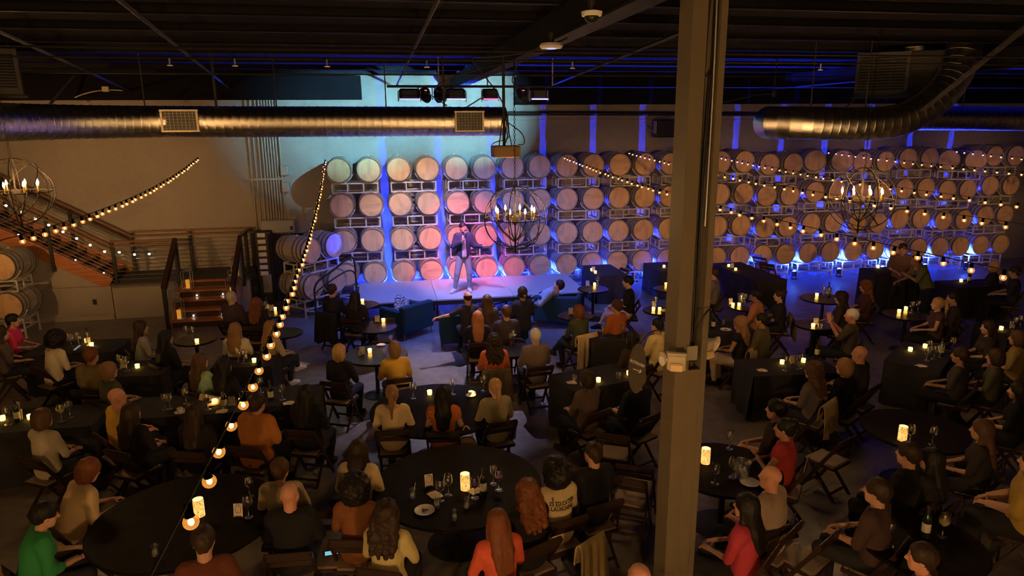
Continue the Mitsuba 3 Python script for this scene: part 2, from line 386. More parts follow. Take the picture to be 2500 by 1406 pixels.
k = thing('wireless_access_point', 'white round access point with blue ring under the girder', 'access point')
part(k, 'housing', P(lathe([(0.0, 0), (0.10, 0.0), (0.115, 0.02), (0.10, 0.045), (0.0, 0.05)], 28), 50), 'mat_white', M4(1.68, 6.78, 5.30))
part(k, 'ring_light', P(ring(0.042, 0.007, 24, 6), True), 'mat_white', M4(1.68, 6.78, 5.299), emitter=glow((0.15, 0.3, 1.0), 1.6, 0.05))
part(k, 'mount', P(tube([(0, 0, 0), (0, 0, 0.10)], 0.03, 8), 50), 'mat_black_metal', M4(1.68, 6.78, 5.345))
k = thing('dome_camera', 'small dome camera with glossy bubble hanging from the girder', 'camera')
part(k, 'base', P(lathe([(0.0, 0.0), (0.07, 0.0), (0.075, 0.03), (0.0, 0.05)], 24), 50), 'mat_white', M4(1.52, 4.95, 5.33))
part(k, 'bubble', P(ball(0.052, 2, (1, 1, 0.8)), True), 'mat_green_glass', M4(1.52, 4.95, 5.325))
part(k, 'mount', P(tube([(0, 0, 0), (0, 0, 0.10)], 0.03, 8), 50), 'mat_black_metal', M4(1.52, 4.95, 5.37))
for pts in ([(1.9, 7.0, 5.42), (1.2, 8.4, 5.36), (1.55, 10.0, 5.2), (1.76, 9.6, 4.7), (1.72, 9.53, 4.33)], [(1.9, 9.5, 5.42), (1.2, 11, 5.3), (1.0, 12.5, 5.2), (1.5, 14.0, 5.2)], [(2.0, 10, 5.43), (2.2, 11.5, 5.25), (2.6, 13.0, 5.25), (2.9, 14.1, 5.2)]):
    single('power_cable', 'loose black power cable draped between girder and stage lights', 'cable', P(tube(smooth_path(pts, 24), 0.009, 6), True), 'mat_dim_pipe', group='cables under the girder')

# ---------------------------------------------------------------- ducts
def duct_mesh(path, r, step=0.14, n=28):
    """a spiral duct: a round tube with a raised seam every step"""
    p = smooth_path(path, 400); s = np.concatenate([[0], np.cumsum(np.linalg.norm(np.diff(p, axis=0), axis=1))])
    at, rad = [], []
    for q in np.arange(0, s[-1], step):
        at += [q, q + 0.012, q + 0.024, q + 0.034]; rad += [r, r + 0.006, r + 0.006, r]
    at = np.array(at); keep = at < s[-1]
    at, rad = at[keep], np.array(rad)[keep]
    return tube(np.stack([np.interp(at, s, p[:, i]) for i in range(3)], -1), rad, n)

def grille(parent, x, y, z, w, h):
    part(parent, 'grille_frame', P(join(box(x, y, z + h / 2, w + 0.05, 0.03, 0.03), box(x, y, z - h / 2, w + 0.05, 0.03, 0.03), box(x - w / 2, y, z, 0.03, 0.03, h), box(x + w / 2, y, z, 0.03, 0.03, h))), 'mat_cream_plastic', label='pale grille frame')
    part(parent, 'grille_back', P(box(x, y + 0.02, z, w - 0.03, 0.02, h - 0.03)), 'mat_black_metal')
    ws = [box(x - w / 2 + w * i / 9, y - 0.002, z, 0.006, 0.006, h - 0.02) for i in range(1, 9)] + [box(x, y - 0.006, z - h / 2 + h * i / 7, w - 0.02, 0.005, 0.005) for i in range(1, 7)]
    part(parent, 'grille_bars', P(join(*ws)), 'mat_conduit')

k = thing('air_duct', 'long round galvanized duct hanging in front of the stage wall', 'duct')
part(k, 'tube', P(duct_mesh([(2.32, 13, 4.63), (0, 13, 4.645), (-2.5, 13, 4.66), (-3.7, 12.95, 4.67), (-4.7, 12.3, 4.67), (-5.25, 11.0, 4.67), (-5.35, 8.5, 4.67)], 0.262), 35), 'mat_duct')
part(k, 'end_cap', P(lathe([(0.0, 0.0), (0.262, 0.0), (0.262, 0.02), (0.0, 0.03)], 28), 40), 'mat_duct', M4(2.32, 13, 4.63, ry=90))
grille(k, -3.30, 12.715, 4.68, 0.56, 0.34); grille(k, 1.63, 12.715, 4.635, 0.50, 0.34)
for x in (-3.9, -2.75, -1.75, 0.15, 1.2):
    part(k, 'hanger_rod', P(tube([(x, 13, 4.9), (x, 13, 5.88)], 0.011 if x != -2.75 and x != 1.2 else 0.022, 6), 50), 'mat_dim_pipe')
k = thing('air_duct', 'round galvanized duct with a bend rising to the ceiling on the right', 'duct')
part(k, 'tube', P(duct_mesh([(6.55, 11.0, 4.575), (6.62, 10.75, 4.57), (6.85, 10.58, 4.565), (7.4, 10.45, 4.55), (8.0, 10.34, 4.545), (8.5, 10.27, 4.60), (8.95, 10.22, 4.82), (9.3, 10.22, 5.15), (9.5, 10.25, 5.55), (9.6, 10.3, 5.9)], 0.265), 35), 'mat_duct')
part(k, 'hanger_rod', P(tube([(7.0, 10.5, 4.8), (7.0, 10.5, 5.88)], 0.01, 6), 50), 'mat_dim_pipe')
part(k, 'hanger_rod', P(tube([(7.9, 10.35, 4.8), (7.9, 10.35, 5.88)], 0.01, 6), 50), 'mat_dim_pipe')
k = thing('air_duct', 'straight round duct behind the bend at the right edge', 'duct')
part(k, 'tube', P(duct_mesh([(11.3, 14.0, 4.65), (13, 14, 4.63), (15.0, 14, 4.60), (18.5, 14, 4.56)], 0.27), 35), 'mat_duct')
part(k, 'hanger_rod', P(tube([(13.2, 14, 4.9), (13.2, 14, 5.88)], 0.012, 6), 50), 'mat_dim_pipe')
k = thing('air_duct', 'short upright duct above the grey air handler', 'duct')
part(k, 'tube', P(duct_mesh([(9.55, 11.35, 5.70), (9.55, 11.35, 5.8), (9.55, 11.35, 5.9)], 0.27), 35), 'mat_duct')

def louvre_unit(label, x, y, rz, W, d, z0, z1, w, flip=False):
    """a cabinet whose front left corner stands at (x, y); the louvred panel takes the width w of its front"""
    k = thing('air_handler', label, 'air handler')
    at = M4(x, y, 0, rz=rz); h = z1 - z0; cz = (z0 + z1) / 2; cx = w / 2 if not flip else W - w / 2; xl = cx - w / 2
    part(k, 'cabinet', P(rbox(W / 2, d / 2, cz, W, d, h, 0.015)), 'mat_unit_grey', at)
    part(k, 'louvre_frame', P(join(box(cx, -0.015, z1 - 0.04, w, 0.03, 0.07), box(cx, -0.015, z0 + 0.05, w, 0.03, 0.09), box(xl + 0.025, -0.015, cz, 0.05, 0.03, h), box(xl + w - 0.025, -0.015, cz, 0.05, 0.03, h))), 'mat_unit_frame', at)
    part(k, 'filter_panel', P(box(cx, -0.006, cz, w - 0.1, 0.008, h - 0.15)), 'mat_black_plastic', at)
    slat = P(moved(box(0, 0, 0, w - 0.1, 0.022, 0.004), 0, 0, 0, rx=35))
    for i in range(12): part(k, 'louvre', slat, 'mat_black_plastic', at @ T().translate([cx, -0.016, z0 + 0.11 + (h - 0.20) * i / 11]))
    for i in (1, 2): part(k, 'mullion', P(box(xl + w * i / 3, -0.02, cz, 0.008, 0.02, h - 0.12)), 'mat_unit_frame', at)
    xs = (w + 0.02, W - 0.02) if not flip else (0.02, xl - 0.02)
    for z in (z1 - 0.12, z1 - 0.30): part(k, 'seam', P(box((xs[0] + xs[1]) / 2, -0.003, z, xs[1] - xs[0], 0.008, 0.012)), 'mat_unit_frame', at)
    for q in (0.1, W - 0.1): part(k, 'hanger_rod', P(tube([(q, d / 2, z1 - 0.01), (q, d / 2, 5.88)], 0.011, 6), 50), 'mat_dim_pipe', at)
    part(k, 'support_rail', P(box(W / 2, d / 2, z0 - 0.02, W + 0.1, 0.05, 0.04)), 'mat_unit_frame', at)
    for q in (0.05, W * 0.55): part(k, 'strut', P(tube([(q, 0.1, z0 - 0.02), (q - 0.35, d / 2, z0 - 0.40)], 0.014, 6), 50), 'mat_unit_frame', at)
louvre_unit('grey air handler with dark louvred face beside the rising duct', 8.45, 11.42, -37, 1.65, 0.7, 5.02, 5.76, 0.83)
louvre_unit('grey louvred air handler at the upper left edge', -6.35, 11.05, 22, 1.35, 0.7, 5.06, 5.70, 0.75, True)

# ---------------------------------------------------------------- pipes and conduits on the back wall
for x in (-3.37, -3.25, -3.13, -3.04, -2.97, -2.90, -2.83, -2.76, -2.69, -2.60):
    single('wall_conduit', 'vertical conduit in the bundle on the wall between staircase and barrels', 'conduit', P(tube([(x, 19.25, 0.9 if x < -2.7 else 2.0), (x, 19.25, 5.8)], 0.026, 8), 60), 'mat_conduit', group='conduits in the wall bundle')
for z in (5.0, 3.2):
    single('conduit_strut', 'short metal strut across the conduit bundle, %s' % ('upper one' if z > 4 else 'lower one'), 'strut', P(box(-2.98, 19.205, z, 0.9, 0.03, 0.05)), 'mat_conduit')
for z in (3.42, 2.98):
    k = thing('junction_box', 'grey square electrical box on the conduit bundle, %s of two' % ('upper' if z > 3.2 else 'lower'), 'electrical box')
    part(k, 'box', P(rbox(-2.53, 19.22, z, 0.20, 0.14, 0.26, 0.012)), 'mat_grey_panel')
    part(k, 'cover', P(rbox(-2.53, 19.145, z, 0.17, 0.012, 0.22, 0.004)), 'mat_conduit')
k = thing('wide_wireway', 'wide grey metal wireway box above the black curtain', 'electrical box')
part(k, 'box', P(rbox(-2.78, 18.95, 1.97, 0.86, 0.2, 0.34, 0.015)), 'mat_grey_panel')
part(k, 'cover', P(rbox(-2.78, 18.845, 1.97, 0.82, 0.012, 0.29, 0.004)), 'mat_grey_panel')
part(k, 'latch', P(rbox(-2.42, 18.835, 1.93, 0.07, 0.03, 0.1, 0.008)), 'mat_black_plastic')
k = thing('power_distribution_rack', 'dark rack with a column of pale breaker panels beside the steps', 'rack')
part(k, 'cabinet', P(rbox(-3.13, 18.8, 0.95, 0.42, 0.4, 1.9, 0.02)), 'mat_black_plastic')
for i in range(7):
    part(k, 'breaker_panel', P(rbox(-3.17, 18.59, 1.80 - i * 0.17, 0.20, 0.02, 0.11, 0.006)), 'mat_white')
part(k, 'side_panel', P(rbox(-3.1, 18.59, 0.5, 0.26, 0.02, 0.5, 0.01)), 'mat_grey_panel')
def drape(x0, x1, y, z0, z1, folds, amp):
    return thick(grid_cloth(lambda u, v: np.stack([x0 + (x1 - x0) * u, y + amp * np.sin(u * folds * 2 * np.pi + 0.6 * np.sin(3 * v)), z0 + (z1 - z0) * v], -1), folds * 8 + 1, 5), 0.006)
single('black_curtain', 'black pleated curtain hanging below the grey wireway', 'curtain', P(drape(-3.0, -2.45, 18.55, 0.02, 1.82, 6, 0.035), True), 'mat_curtain')
single('black_curtain', 'black curtain left of the rotated barrels, nearer the stage', 'curtain', P(drape(-2.45, -1.95, 18.75, 0.02, 1.80, 5, 0.03), True), 'mat_curtain')
single('indicator_light', 'tiny green indicator light on the black curtain frame', 'light', P(ball(0.022, 2), True), 'mat_white', M4(-2.43, 18.5, 1.28), emitter=glow((0.25, 1.0, 0.35), 2.0, 0.05))
single('wall_pipe', 'dark horizontal pipe high on the wall above the barrels', 'pipe', P(tube([(2.6, 19.1, 4.87), (14, 19.1, 4.77), (21, 19.1, 4.70)], 0.055, 10), 60), 'mat_black_metal')
single('wall_conduit', 'thin pale conduit running below the dark wall pipe', 'conduit', P(tube([(3.6, 19.24, 4.70), (12, 19.24, 4.62)], 0.014, 6), 60), 'mat_conduit')
k = thing('loudspeaker', 'black loudspeaker hung high on the wall left of the post', 'speaker')
part(k, 'cabinet', P(rbox(7.95, 18.75, 4.42, 0.56, 0.45, 0.50, 0.03)), 'mat_black_plastic')
part(k, 'grille', P(rbox(7.95, 18.52, 4.42, 0.50, 0.02, 0.44, 0.01)), 'mat_black_metal')
part(k, 'bracket', P(join(bar((7.62, 18.6, 4.30), (7.62, 19.28, 4.5), 0.05, 0.02), box(7.62, 18.6, 4.45, 0.02, 0.2, 0.34))), 'mat_conduit')

# ---------------------------------------------------------------- the tall post and what is on it
PX, PY = 2.56, 5.35
k = thing('steel_post', 'tall tan steel post rising through the crowd right of centre', 'post')
part(k, 'flange', P(rbox(PX - 0.085, PY, 2.9, 0.125, 0.26, 5.8, 0.004)), 'mat_post')
part(k, 'web', P(rbox(PX + 0.01, PY + 0.04, 2.9, 0.10, 0.16, 5.8, 0.004)), 'mat_post')
part(k, 'flange', P(rbox(PX + 0.115, PY, 2.9, 0.055, 0.26, 5.8, 0.004)), 'mat_post')
part(k, 'cover_strip', P(rbox(PX + 0.03, PY - 0.10, 1.25, 0.115, 0.06, 2.5, 0.004)), 'mat_post')
part(k, 'cover_plate', P(rbox(PX - 0.005, PY - 0.14, 2.66, 0.10, 0.02, 0.13, 0.004)), 'mat_conduit', label='small cover plate')
part(k, 'base_plate', P(rbox(PX, PY, 0.012, 0.45, 0.42, 0.024, 0.004)), 'mat_post')
for z in (4.95, 4.42):
    part(k, 'cable_strap', P(box(PX + 0.03, PY - 0.075, z, 0.13, 0.012, 0.012)), 'mat_black_plastic')
for i, pts in enumerate(([(PX - 0.015, PY - 0.065, 5.78), (PX - 0.012, PY - 0.065, 5.0), (PX - 0.02, PY - 0.07, 4.4), (PX - 0.015, PY - 0.065, 3.4), (PX - 0.018, PY - 0.065, 2.55)],
                         [(PX + 0.04, PY - 0.06, 5.78), (PX + 0.0, PY - 0.07, 4.95), (PX + 0.012, PY - 0.065, 4.2), (PX + 0.01, PY - 0.065, 3.0), (PX + 0.012, PY - 0.065, 2.5)],
                         [(PX + 0.075, PY - 0.06, 5.78), (PX + 0.07, PY - 0.07, 5.0), (PX + 0.05, PY - 0.065, 4.5), (PX + 0.042, PY - 0.065, 3.2), (PX + 0.045, PY - 0.065, 2.55)],
                         [(PX + 0.05, PY - 0.06, 5.0), (PX + 0.035, PY - 0.07, 4.4), (PX + 0.04, PY - 0.06, 3.8), (PX + 0.035, PY - 0.065, 2.55)])):
    single('post_cable', 'black cable strapped into the channel of the tan post', 'cable', P(tube(smooth_path(pts, 30), 0.009, 6), True), 'mat_black_plastic', group='cables in the post channel')
single('post_conduit', 'bright metal conduit in the channel of the tan post', 'conduit', P(tube(smooth_path([(PX + 0.045, PY - 0.10, 5.78), (PX + 0.06, PY - 0.10, 5.3), (PX + 0.07, PY - 0.095, 4.6), (PX + 0.07, PY - 0.095, 3.95), (PX + 0.07, PY - 0.095, 3.75)], 20), 0.009, 8), True), 'mat_steel')
single('post_cable', 'loop of black cable curving out of the post above the exit light', 'cable', P(tube(smooth_path([(PX - 0.0, PY - 0.15, 2.80), (PX + 0.02, PY - 0.2, 2.95), (PX + 0.09, PY - 0.2, 3.05), (PX + 0.16, PY - 0.12, 3.02), (PX + 0.17, PY - 0.03, 2.7)], 20), 0.008, 6), True), 'mat_black_plastic')

def exit_light(label, x, y, z, rz, lampside):
    k = thing('emergency_light', label, 'emergency light')
    at = M4(x, y, z, rz=rz)
    part(k, 'housing', P(join(rbox(0, 0, 0, 0.16, 0.07, 0.14, 0.012), moved(rbox(0, -0.02, 0.075, 0.17, 0.11, 0.03, 0.01), rx=-12))), 'mat_cream_plastic', at)
    part(k, 'lens', P(rbox(0.0, -0.045, -0.035, 0.11, 0.03, 0.07, 0.01)), 'mat_wax', at)
    for q in lampside:
        m = M4(x, y, z, rz=rz) @ T().translate([q * 0.118, -0.02, 0.035]).rotate([0, 0, 1], 18 * q).rotate([1, 0, 0], 24)
        h = part(k, 'lamp_head', P(join(ball(1.0, 3, (0.036, 0.034, 0.078)), moved(ball(1.0, 2, (0.012, 0.012, 0.02)), -q * 0.036, 0, -0.01)), True), 'mat_cream_plastic', m)
        part(h, 'reflector', P(ball(1.0, 2, (0.027, 0.012, 0.058)), True), 'mat_white', m @ T().translate([0, -0.026, -0.012]))
exit_light('cream emergency light with lamp head on the left side of the tan post', PX - 0.16, PY - 0.175, 2.60, -24, (-1,))
exit_light('cream emergency light with lamp head on the right side of the tan post', PX + 0.205, PY + 0.02, 2.62, 32, (1,))
k = thing('restroom_sign', 'dark oval board reading RESTROOMS with an arrow, left of the post', 'sign')
SG = T().translate([2.115, 5.36, 2.50]).rotate([0, 0, 1], 12).rotate([0, 1, 0], 0).rotate([1, 0, 0], 90)
ov = np.array([[0.088 * math.cos(a), 0.23 * math.sin(a)] for a in np.linspace(0, 2 * np.pi, 48, endpoint=False)])
from shapely.geometry import Polygon
om = trimesh.creation.extrude_polygon(Polygon(ov), 0.015, engine='earcut')
part(k, 'board', P((np.array(om.vertices), np.array(om.faces)), 40), plain('mat_sign', (0.075, 0.062, 0.045), 0.6), SG)
tm = meshkit.text_mesh('RESTROOMS', 0.024, 0.002)
tv = np.array(tm.vertices); tv[:, 0] -= tv[:, 0].mean(); tv[:, 0] *= 0.85
part(k, 'lettering', P((tv, np.array(tm.faces))), 'mat_white', SG @ T().translate([0.0, 0.035, 0.015]).rotate([0, 0, 1], -28))
ar = join(bar((-0.05, 0.0, 0), (0.045, 0.0, 0), 0.005, 0.002), bar((0.045, 0, 0), (0.02, 0.016, 0), 0.006, 0.002), bar((0.045, 0, 0), (0.02, -0.016, 0), 0.006, 0.002))
part(k, 'arrow', P(ar), 'mat_white', SG @ T().translate([0.0, -0.015, 0.016]).rotate([0, 0, 1], -26))
part(k, 'hanger', P(tube(smooth_path([(2.13, 5.37, 2.72), (2.2, 5.37, 2.80), (2.36, 5.36, 2.84)], 8), 0.006, 6), True), 'mat_black_metal')

# ================================================================ staircase and landing on the left
LZ = 0.87
k = thing('staircase', 'wooden staircase with landing and orange stringer along the left wall', 'staircase')
part(k, 'landing', P(box(-5.0, 18.48, LZ - 0.05, 3.2, 1.6, 0.10)), plain('mat_landing', (0.055, 0.05, 0.05), 0.6), label='dark landing floor')
part(k, 'landing_wall', P(box(-9.66, 17.78, 0.41, 6.12, 0.2, 0.82)), 'mat_wall', label='beige wall below the landing')
part(k, 'landing_wall', P(box(-4.99, 17.78, 0.41, 3.18, 0.2, 0.82)), 'mat_wall')
n = 15
for i in range(n):                                                  # the upper flight climbs to the left
    x = -6.75 - 0.29 * i; z = LZ + 0.17 * (i + 1)
    part(k, 'tread', P(rbox(x - 0.14, 18.5, z - 0.025, 0.32, 1.45, 0.05, 0.008)), 'mat_redwood')
    part(k, 'riser', P(box(x, 18.5, z - 0.11, 0.02, 1.45, 0.12)), 'mat_dark_wood')
ang = math.atan2(0.17, 0.29)
def along(t, off): return (-6.62 - 0.29 * t, LZ + 0.17 * t + off)
for y in (17.76, 19.24):
    (xa, za), (xb, zb) = along(0, 0.0), along(n, 0.0)
    part(k, 'stringer', P(bar((xa, y, za), (xb, y, zb), 0.05, 0.30, (0, 0, 1))), 'mat_redwood', label='reddish orange stringer board' if y < 18 else None)
    if y < 18:   # wall under the flight
        v = np.array([[xa, y + 0.03, 0.8], [xb, y + 0.03, 0.8], [xb, y + 0.03, zb - 0.15], [xa, y + 0.03, za - 0.15]]); v2 = v + [0, 0.1, 0]
        part(k, 'flight_wall', P((np.vstack([v, v2]), np.array([[0, 2, 1], [0, 3, 2], [4, 5, 6], [4, 6, 7], [3, 6, 2], [3, 7, 6]]))), 'mat_wall')
for i in range(1, 5):                                               # the front steps down to the floor
    z = LZ - 0.174 * i; y = 17.68 - 0.30 * (i - 1)
    part(k, 'tread', P(rbox(-4.29, y - 0.15, z - 0.022, 1.34, 0.33, 0.044, 0.008)), 'mat_redwood')
    part(k, 'riser', P(box(-4.29, y - 0.30, z - 0.11, 1.30, 0.02, 0.13)), 'mat_dark_wood')
part(k, 'tread', P(rbox(-4.29, 17.70, LZ - 0.02, 1.34, 0.10, 0.05, 0.008)), 'mat_redwood')
part(k, 'riser', P(box(-4.29, 17.68, LZ - 0.10, 1.30, 0.02, 0.13)), 'mat_dark_wood')
for x in (-4.98, -3.60):
    part(k, 'stringer', P(bar((x, 17.75, LZ - 0.16), (x, 16.42, 0.10), 0.05, 0.26, (0, 0, 1))), 'mat_redwood')

def led(x, y, z, where, rgb=(0.95, 1.0, 0.85), e=9.0):
    l = thing('step_light', 'tiny white step light glowing ' + where, 'light', 'step lights on the stairs')
    part(l, 'socket', P(tube([(x, y + 0.03, z), (x, y, z)], 0.016, 8), 50), 'mat_black_plastic')
    part(l, 'lens', P(ball(0.020, 1), True), 'mat_white', M4(x, y - 0.006, z), emitter=glow(rgb, e, 0.35))
for i, (x, z) in enumerate(((-8.74, 2.04), (-8.62, 2.09), (-8.16, 1.72), (-7.62, 1.36), (-7.47, 1.42), (-7.03, 1.02), (-6.88, 1.07))):
    led(x, 18.15, z, 'on the upper flight, %s from the top' % ('first', 'second', 'third', 'fourth', 'fifth', 'sixth', 'last')[i], (0.85, 0.95, 1.0))
for (x, y, z), w in zip(((-4.58, 17.35, 0.565), (-3.98, 17.35, 0.565), (-4.55, 16.75, 0.215), (-3.9, 16.75, 0.215)), ('upper left', 'upper right', 'lower left', 'lower right')):
    led(x, y, z, 'under a front step, %s one' % w)

def railing(label, posts, rails, cables, dark='mat_dark_wood', wood='mat_dark_wood', pw=0.07):
    """posts: (x, y, z0, z1); rails and cables: pairs of end points"""
    k = thing('railing', label, 'railing')
    for x, y, z0, z1 in posts:
        part(k, 'post', P(rbox(x, y, (z0 + z1) / 2, pw, pw, z1 - z0, 0.006)), 'mat_black_metal')
    for a, b in rails:
        part(k, 'handrail', P(bar(a, b, 0.09, 0.045)), wood)
    for a, b in cables:
        part(k, 'cable', P(tube([a, b], 0.006, 5), 60), 'mat_steel')
    return k
YF = 17.72
def flight_rail(label, y, x0, x1, posts, low):
    def z(x): return LZ + (0.17 / 0.29) * (-6.62 - x)
    rails = [((x0, y, z(x0) + 1.04), (x1, y, z(x1) + 1.04)), ((x0, y, z(x0) + 0.93), (x1, y, z(x1) + 0.93))]
    cab = [((x0, y, z(x0) + 0.13 + 0.095 * i), (x1, y, z(x1) + 0.13 + 0.095 * i)) for i in range(8)]
    railing(label, [(x, y, z(x) + low, z(x) + 1.02) for x in posts], rails, cab, wood='mat_rail_wood')
plain('mat_rail_wood', (0.16, 0.075, 0.035), 0.35)
flight_rail('cable railing on the open side of the upper flight with fairy lights', YF, -6.5, -11.0, (-7.79, -9.2, -10.6), -0.32)
flight_rail('cable railing along the wall side of the upper flight', 19.12, -6.5, -11.0, (-7.84, -9.25, -10.7), -0.1)
railing('cable railing along the front of the landing', [(-6.45, YF, 0.45, LZ + 1.02), (-5.05, YF, LZ - 0.1, LZ + 1.02)], [((-6.47, YF, LZ + 1.03), (-5.0, YF, LZ + 1.03)), ((-6.47, YF, LZ + 0.93), (-5.0, YF, LZ + 0.93))],
        [((-6.45, YF, LZ + 0.1 + 0.1 * i), (-5.05, YF, LZ + 0.1 + 0.1 * i)) for i in range(8)], wood='mat_rail_wood')
railing('cable railing along the wall behind the landing', [(-6.48, 19.12, LZ, LZ + 1.05), (-5.05, 19.12, LZ, LZ + 1.05), (-3.5, 19.12, LZ, LZ + 1.05)], [((-6.5, 19.12, LZ + 1.06), (-3.42, 19.12, LZ + 1.06)), ((-6.5, 19.12, LZ + 0.95), (-3.42, 19.12, LZ + 0.95))],
        [((-6.48, 19.12, LZ + 0.1 + 0.105 * i), (-3.45, 19.12, LZ + 0.1 + 0.105 * i)) for i in range(8)], wood='mat_rail_wood')
for x, lab in ((-5.02, 'dark cable railing on the left side of the front steps'), (-3.52, 'dark cable railing on the right side of the front steps')):
    a, b = (x, 17.7, LZ + 1.06), (x, 16.35, 1.02)
    rails = [(a, b), ((x, 17.7, LZ + 0.94), (x, 16.4, 0.90))]
    posts = [(x, 17.68, LZ - 0.2, LZ + 1.04), (x, 16.4, 0.0, 1.0)]
    cab = [((x, 17.66, LZ + 0.08 + 0.1 * i), (x, 16.42, 0.06 + 0.1 * i)) for i in range(8)]
    if x > -4:
        rails += [((x, 19.1, LZ + 1.06), (x, 17.7, LZ + 1.06))]; posts += [(x, 18.4, LZ, LZ + 1.04)]
        cab += [((x, 19.1, LZ + 0.08 + 0.1 * i), (x, 17.7, LZ + 0.08 + 0.1 * i)) for i in range(8)]
    railing(lab, posts, rails, cab, pw=0.085)
k = thing('grab_rail', 'pale metal grab rail loop at the left of the front steps', 'handrail')
part(k, 'tube', P(tube([(-5.03, 17.35, 0.92), (-5.25, 17.3, 0.92), (-5.28, 17.05, 0.80), (-5.03, 17.05, 0.80)], 0.018, 8), 60), 'mat_steel')

k = thing('fairy_lights', 'string of warm fairy lights along the stair railing', 'string lights')
fl = [(-9.4, YF - 0.06, 3.34), (-9.1, YF - 0.06, 3.17), (-8.82, YF - 0.06, 3.0), (-8.54, YF - 0.06, 2.84), (-8.26, YF - 0.06, 2.68), (-7.98, YF - 0.06, 2.52), (-7.72, YF - 0.06, 2.36), (-7.44, YF - 0.06, 2.19), (-7.17, YF - 0.06, 2.02), (-6.90, YF - 0.06, 1.85), (-6.61, YF - 0.06, 1.68), (-6.29, YF - 0.06, 1.65), (-5.96, YF - 0.06, 1.58), (-5.63, YF - 0.06, 1.58)]
part(k, 'cord', P(tube(np.array(fl) + [0, 0, 0.03], 0.004, 4), True), 'mat_black_plastic')
for x, y, z in fl:
    b = part(k, 'bulb', P(ball(0.030, 2), True), 'mat_white', M4(x, y, z), emitter=glow((1.0, 0.86, 0.42), 5.0, 0.3))
    part(b, 'socket', P(tube([(x, y, z + 0.02), (x, y, z + 0.05)], 0.012, 6), 60), 'mat_black_plastic')

def lantern(label, x, y, z):
    k = thing('lantern', label, 'lantern')
    w, h = 0.105, 0.42
    part(k, 'base', P(rbox(x, y, z + 0.015, 2 * w + 0.03, 2 * w + 0.03, 0.03, 0.006)), 'mat_steel')
    for a in (-1, 1):
        for b in (-1, 1):
            part(k, 'corner_post', P(box(x + a * w, y + b * w, z + 0.03 + h / 2, 0.014, 0.014, h)), 'mat_steel')
    for a, b in ((1, 0), (-1, 0), (0, 1), (0, -1)):
        c = np.array([x + a * w, y + b * w, z + 0.03 + h / 2]); u = np.array([b, a, 0]) * (w - 0.008)
        v = np.array([c - u - [0, 0, h / 2], c + u - [0, 0, h / 2], c + u + [0, 0, h / 2], c - u + [0, 0, h / 2]])
        part(k, 'pane', P((v, np.array([[0, 1, 2], [0, 2, 3]]))), 'mat_glass')
    top = trimesh.convex.convex_hull(np.array([[x + a * q, y + b * q, z + zz] for a in (-1, 1) for b in (-1, 1) for q, zz in ((w + 0.012, 0.45), (0.045, 0.53))]))
    part(k, 'roof', P((np.array(top.vertices), np.array(top.faces))), 'mat_steel')
    part(k, 'ring', P(moved(ring(0.055, 0.009, 24, 6), x, y, z + 0.60, rx=90), True), 'mat_steel')
    part(k, 'knob', P(tube([(x, y, z + 0.52), (x, y, z + 0.56)], 0.02, 8), 50), 'mat_steel')
    c = thing('pillar_candle', 'orange glowing pillar candle inside the lantern %s' % label.split(' lantern ')[1], 'candle')
    part(c, 'wax', P(lathe([(0.0, 0.0), (0.046, 0.0), (0.046, 0.20), (0.036, 0.205), (0.0, 0.195)], 20), 50), 'mat_orange_wax', M4(x, y, z + 0.03), emitter=glow((1.0, 0.40, 0.045), 0.55, 0.3))
    part(c, 'wick', P(tube([(x, y, z + 0.22), (x, y, z + 0.245)], 0.003, 5), 60), 'mat_ink')
lantern('steel and glass lantern on the top step at left', -4.80, 17.50, 0.70)
lantern('steel and glass lantern on the lowest step at left', -4.83, 16.62, 0.174)
lantern('steel and glass lantern on the landing at right', -3.72, 17.95, LZ)
lantern('steel and glass lantern on the right of the second step', -3.73, 17.2, 0.522)
single('wall_outlet', 'small dark outlet plate low on the beige wall under the stairs', 'outlet', P(rbox(-7.0, 17.672, 0.45, 0.09, 0.014, 0.13, 0.004)), 'mat_black_plastic')

# ================================================================ barrels and their racks
def barrel_body(var):
    L, n = 0.95, 26
    ys = np.array([0.0, 0.03, 0.12, 0.22, 0.33, 0.475, 0.62, 0.73, 0.83, 0.92, 0.95])
    r = 0.300 + 0.037 * (1 - ((ys - 0.475) / 0.475) ** 2)
    prof = [(0.278, 0.035), (0.292, 0.0)] + list(zip(r, ys)) + [(0.292, 0.95), (0.278, 0.915)]
    pr = np.array(prof); th = -math.pi / 2 + np.arange(n + 1) * 2 * np.pi / n
    v = np.stack([pr[:, 0, None] * np.cos(th), np.repeat(pr[:, 1, None], n + 1, 1), pr[:, 0, None] * np.sin(th)], -1).reshape(-1, 3)
    i, j = np.meshgrid(np.arange(len(pr) - 1), np.arange(n), indexing='ij')
    a = i * (n + 1) + j
    f = np.vstack([np.stack([a, a + n + 2, a + 1], -1).reshape(-1, 3), np.stack([a, a + n + 1, a + n + 2], -1).reshape(-1, 3)])
    uv = np.stack([np.tile(np.arange(n + 1), len(pr)) + 100.0 * var, np.repeat(pr[:, 1], n + 1)], -1)
    return mikit.ply((v, f), None, True, uv=uv)
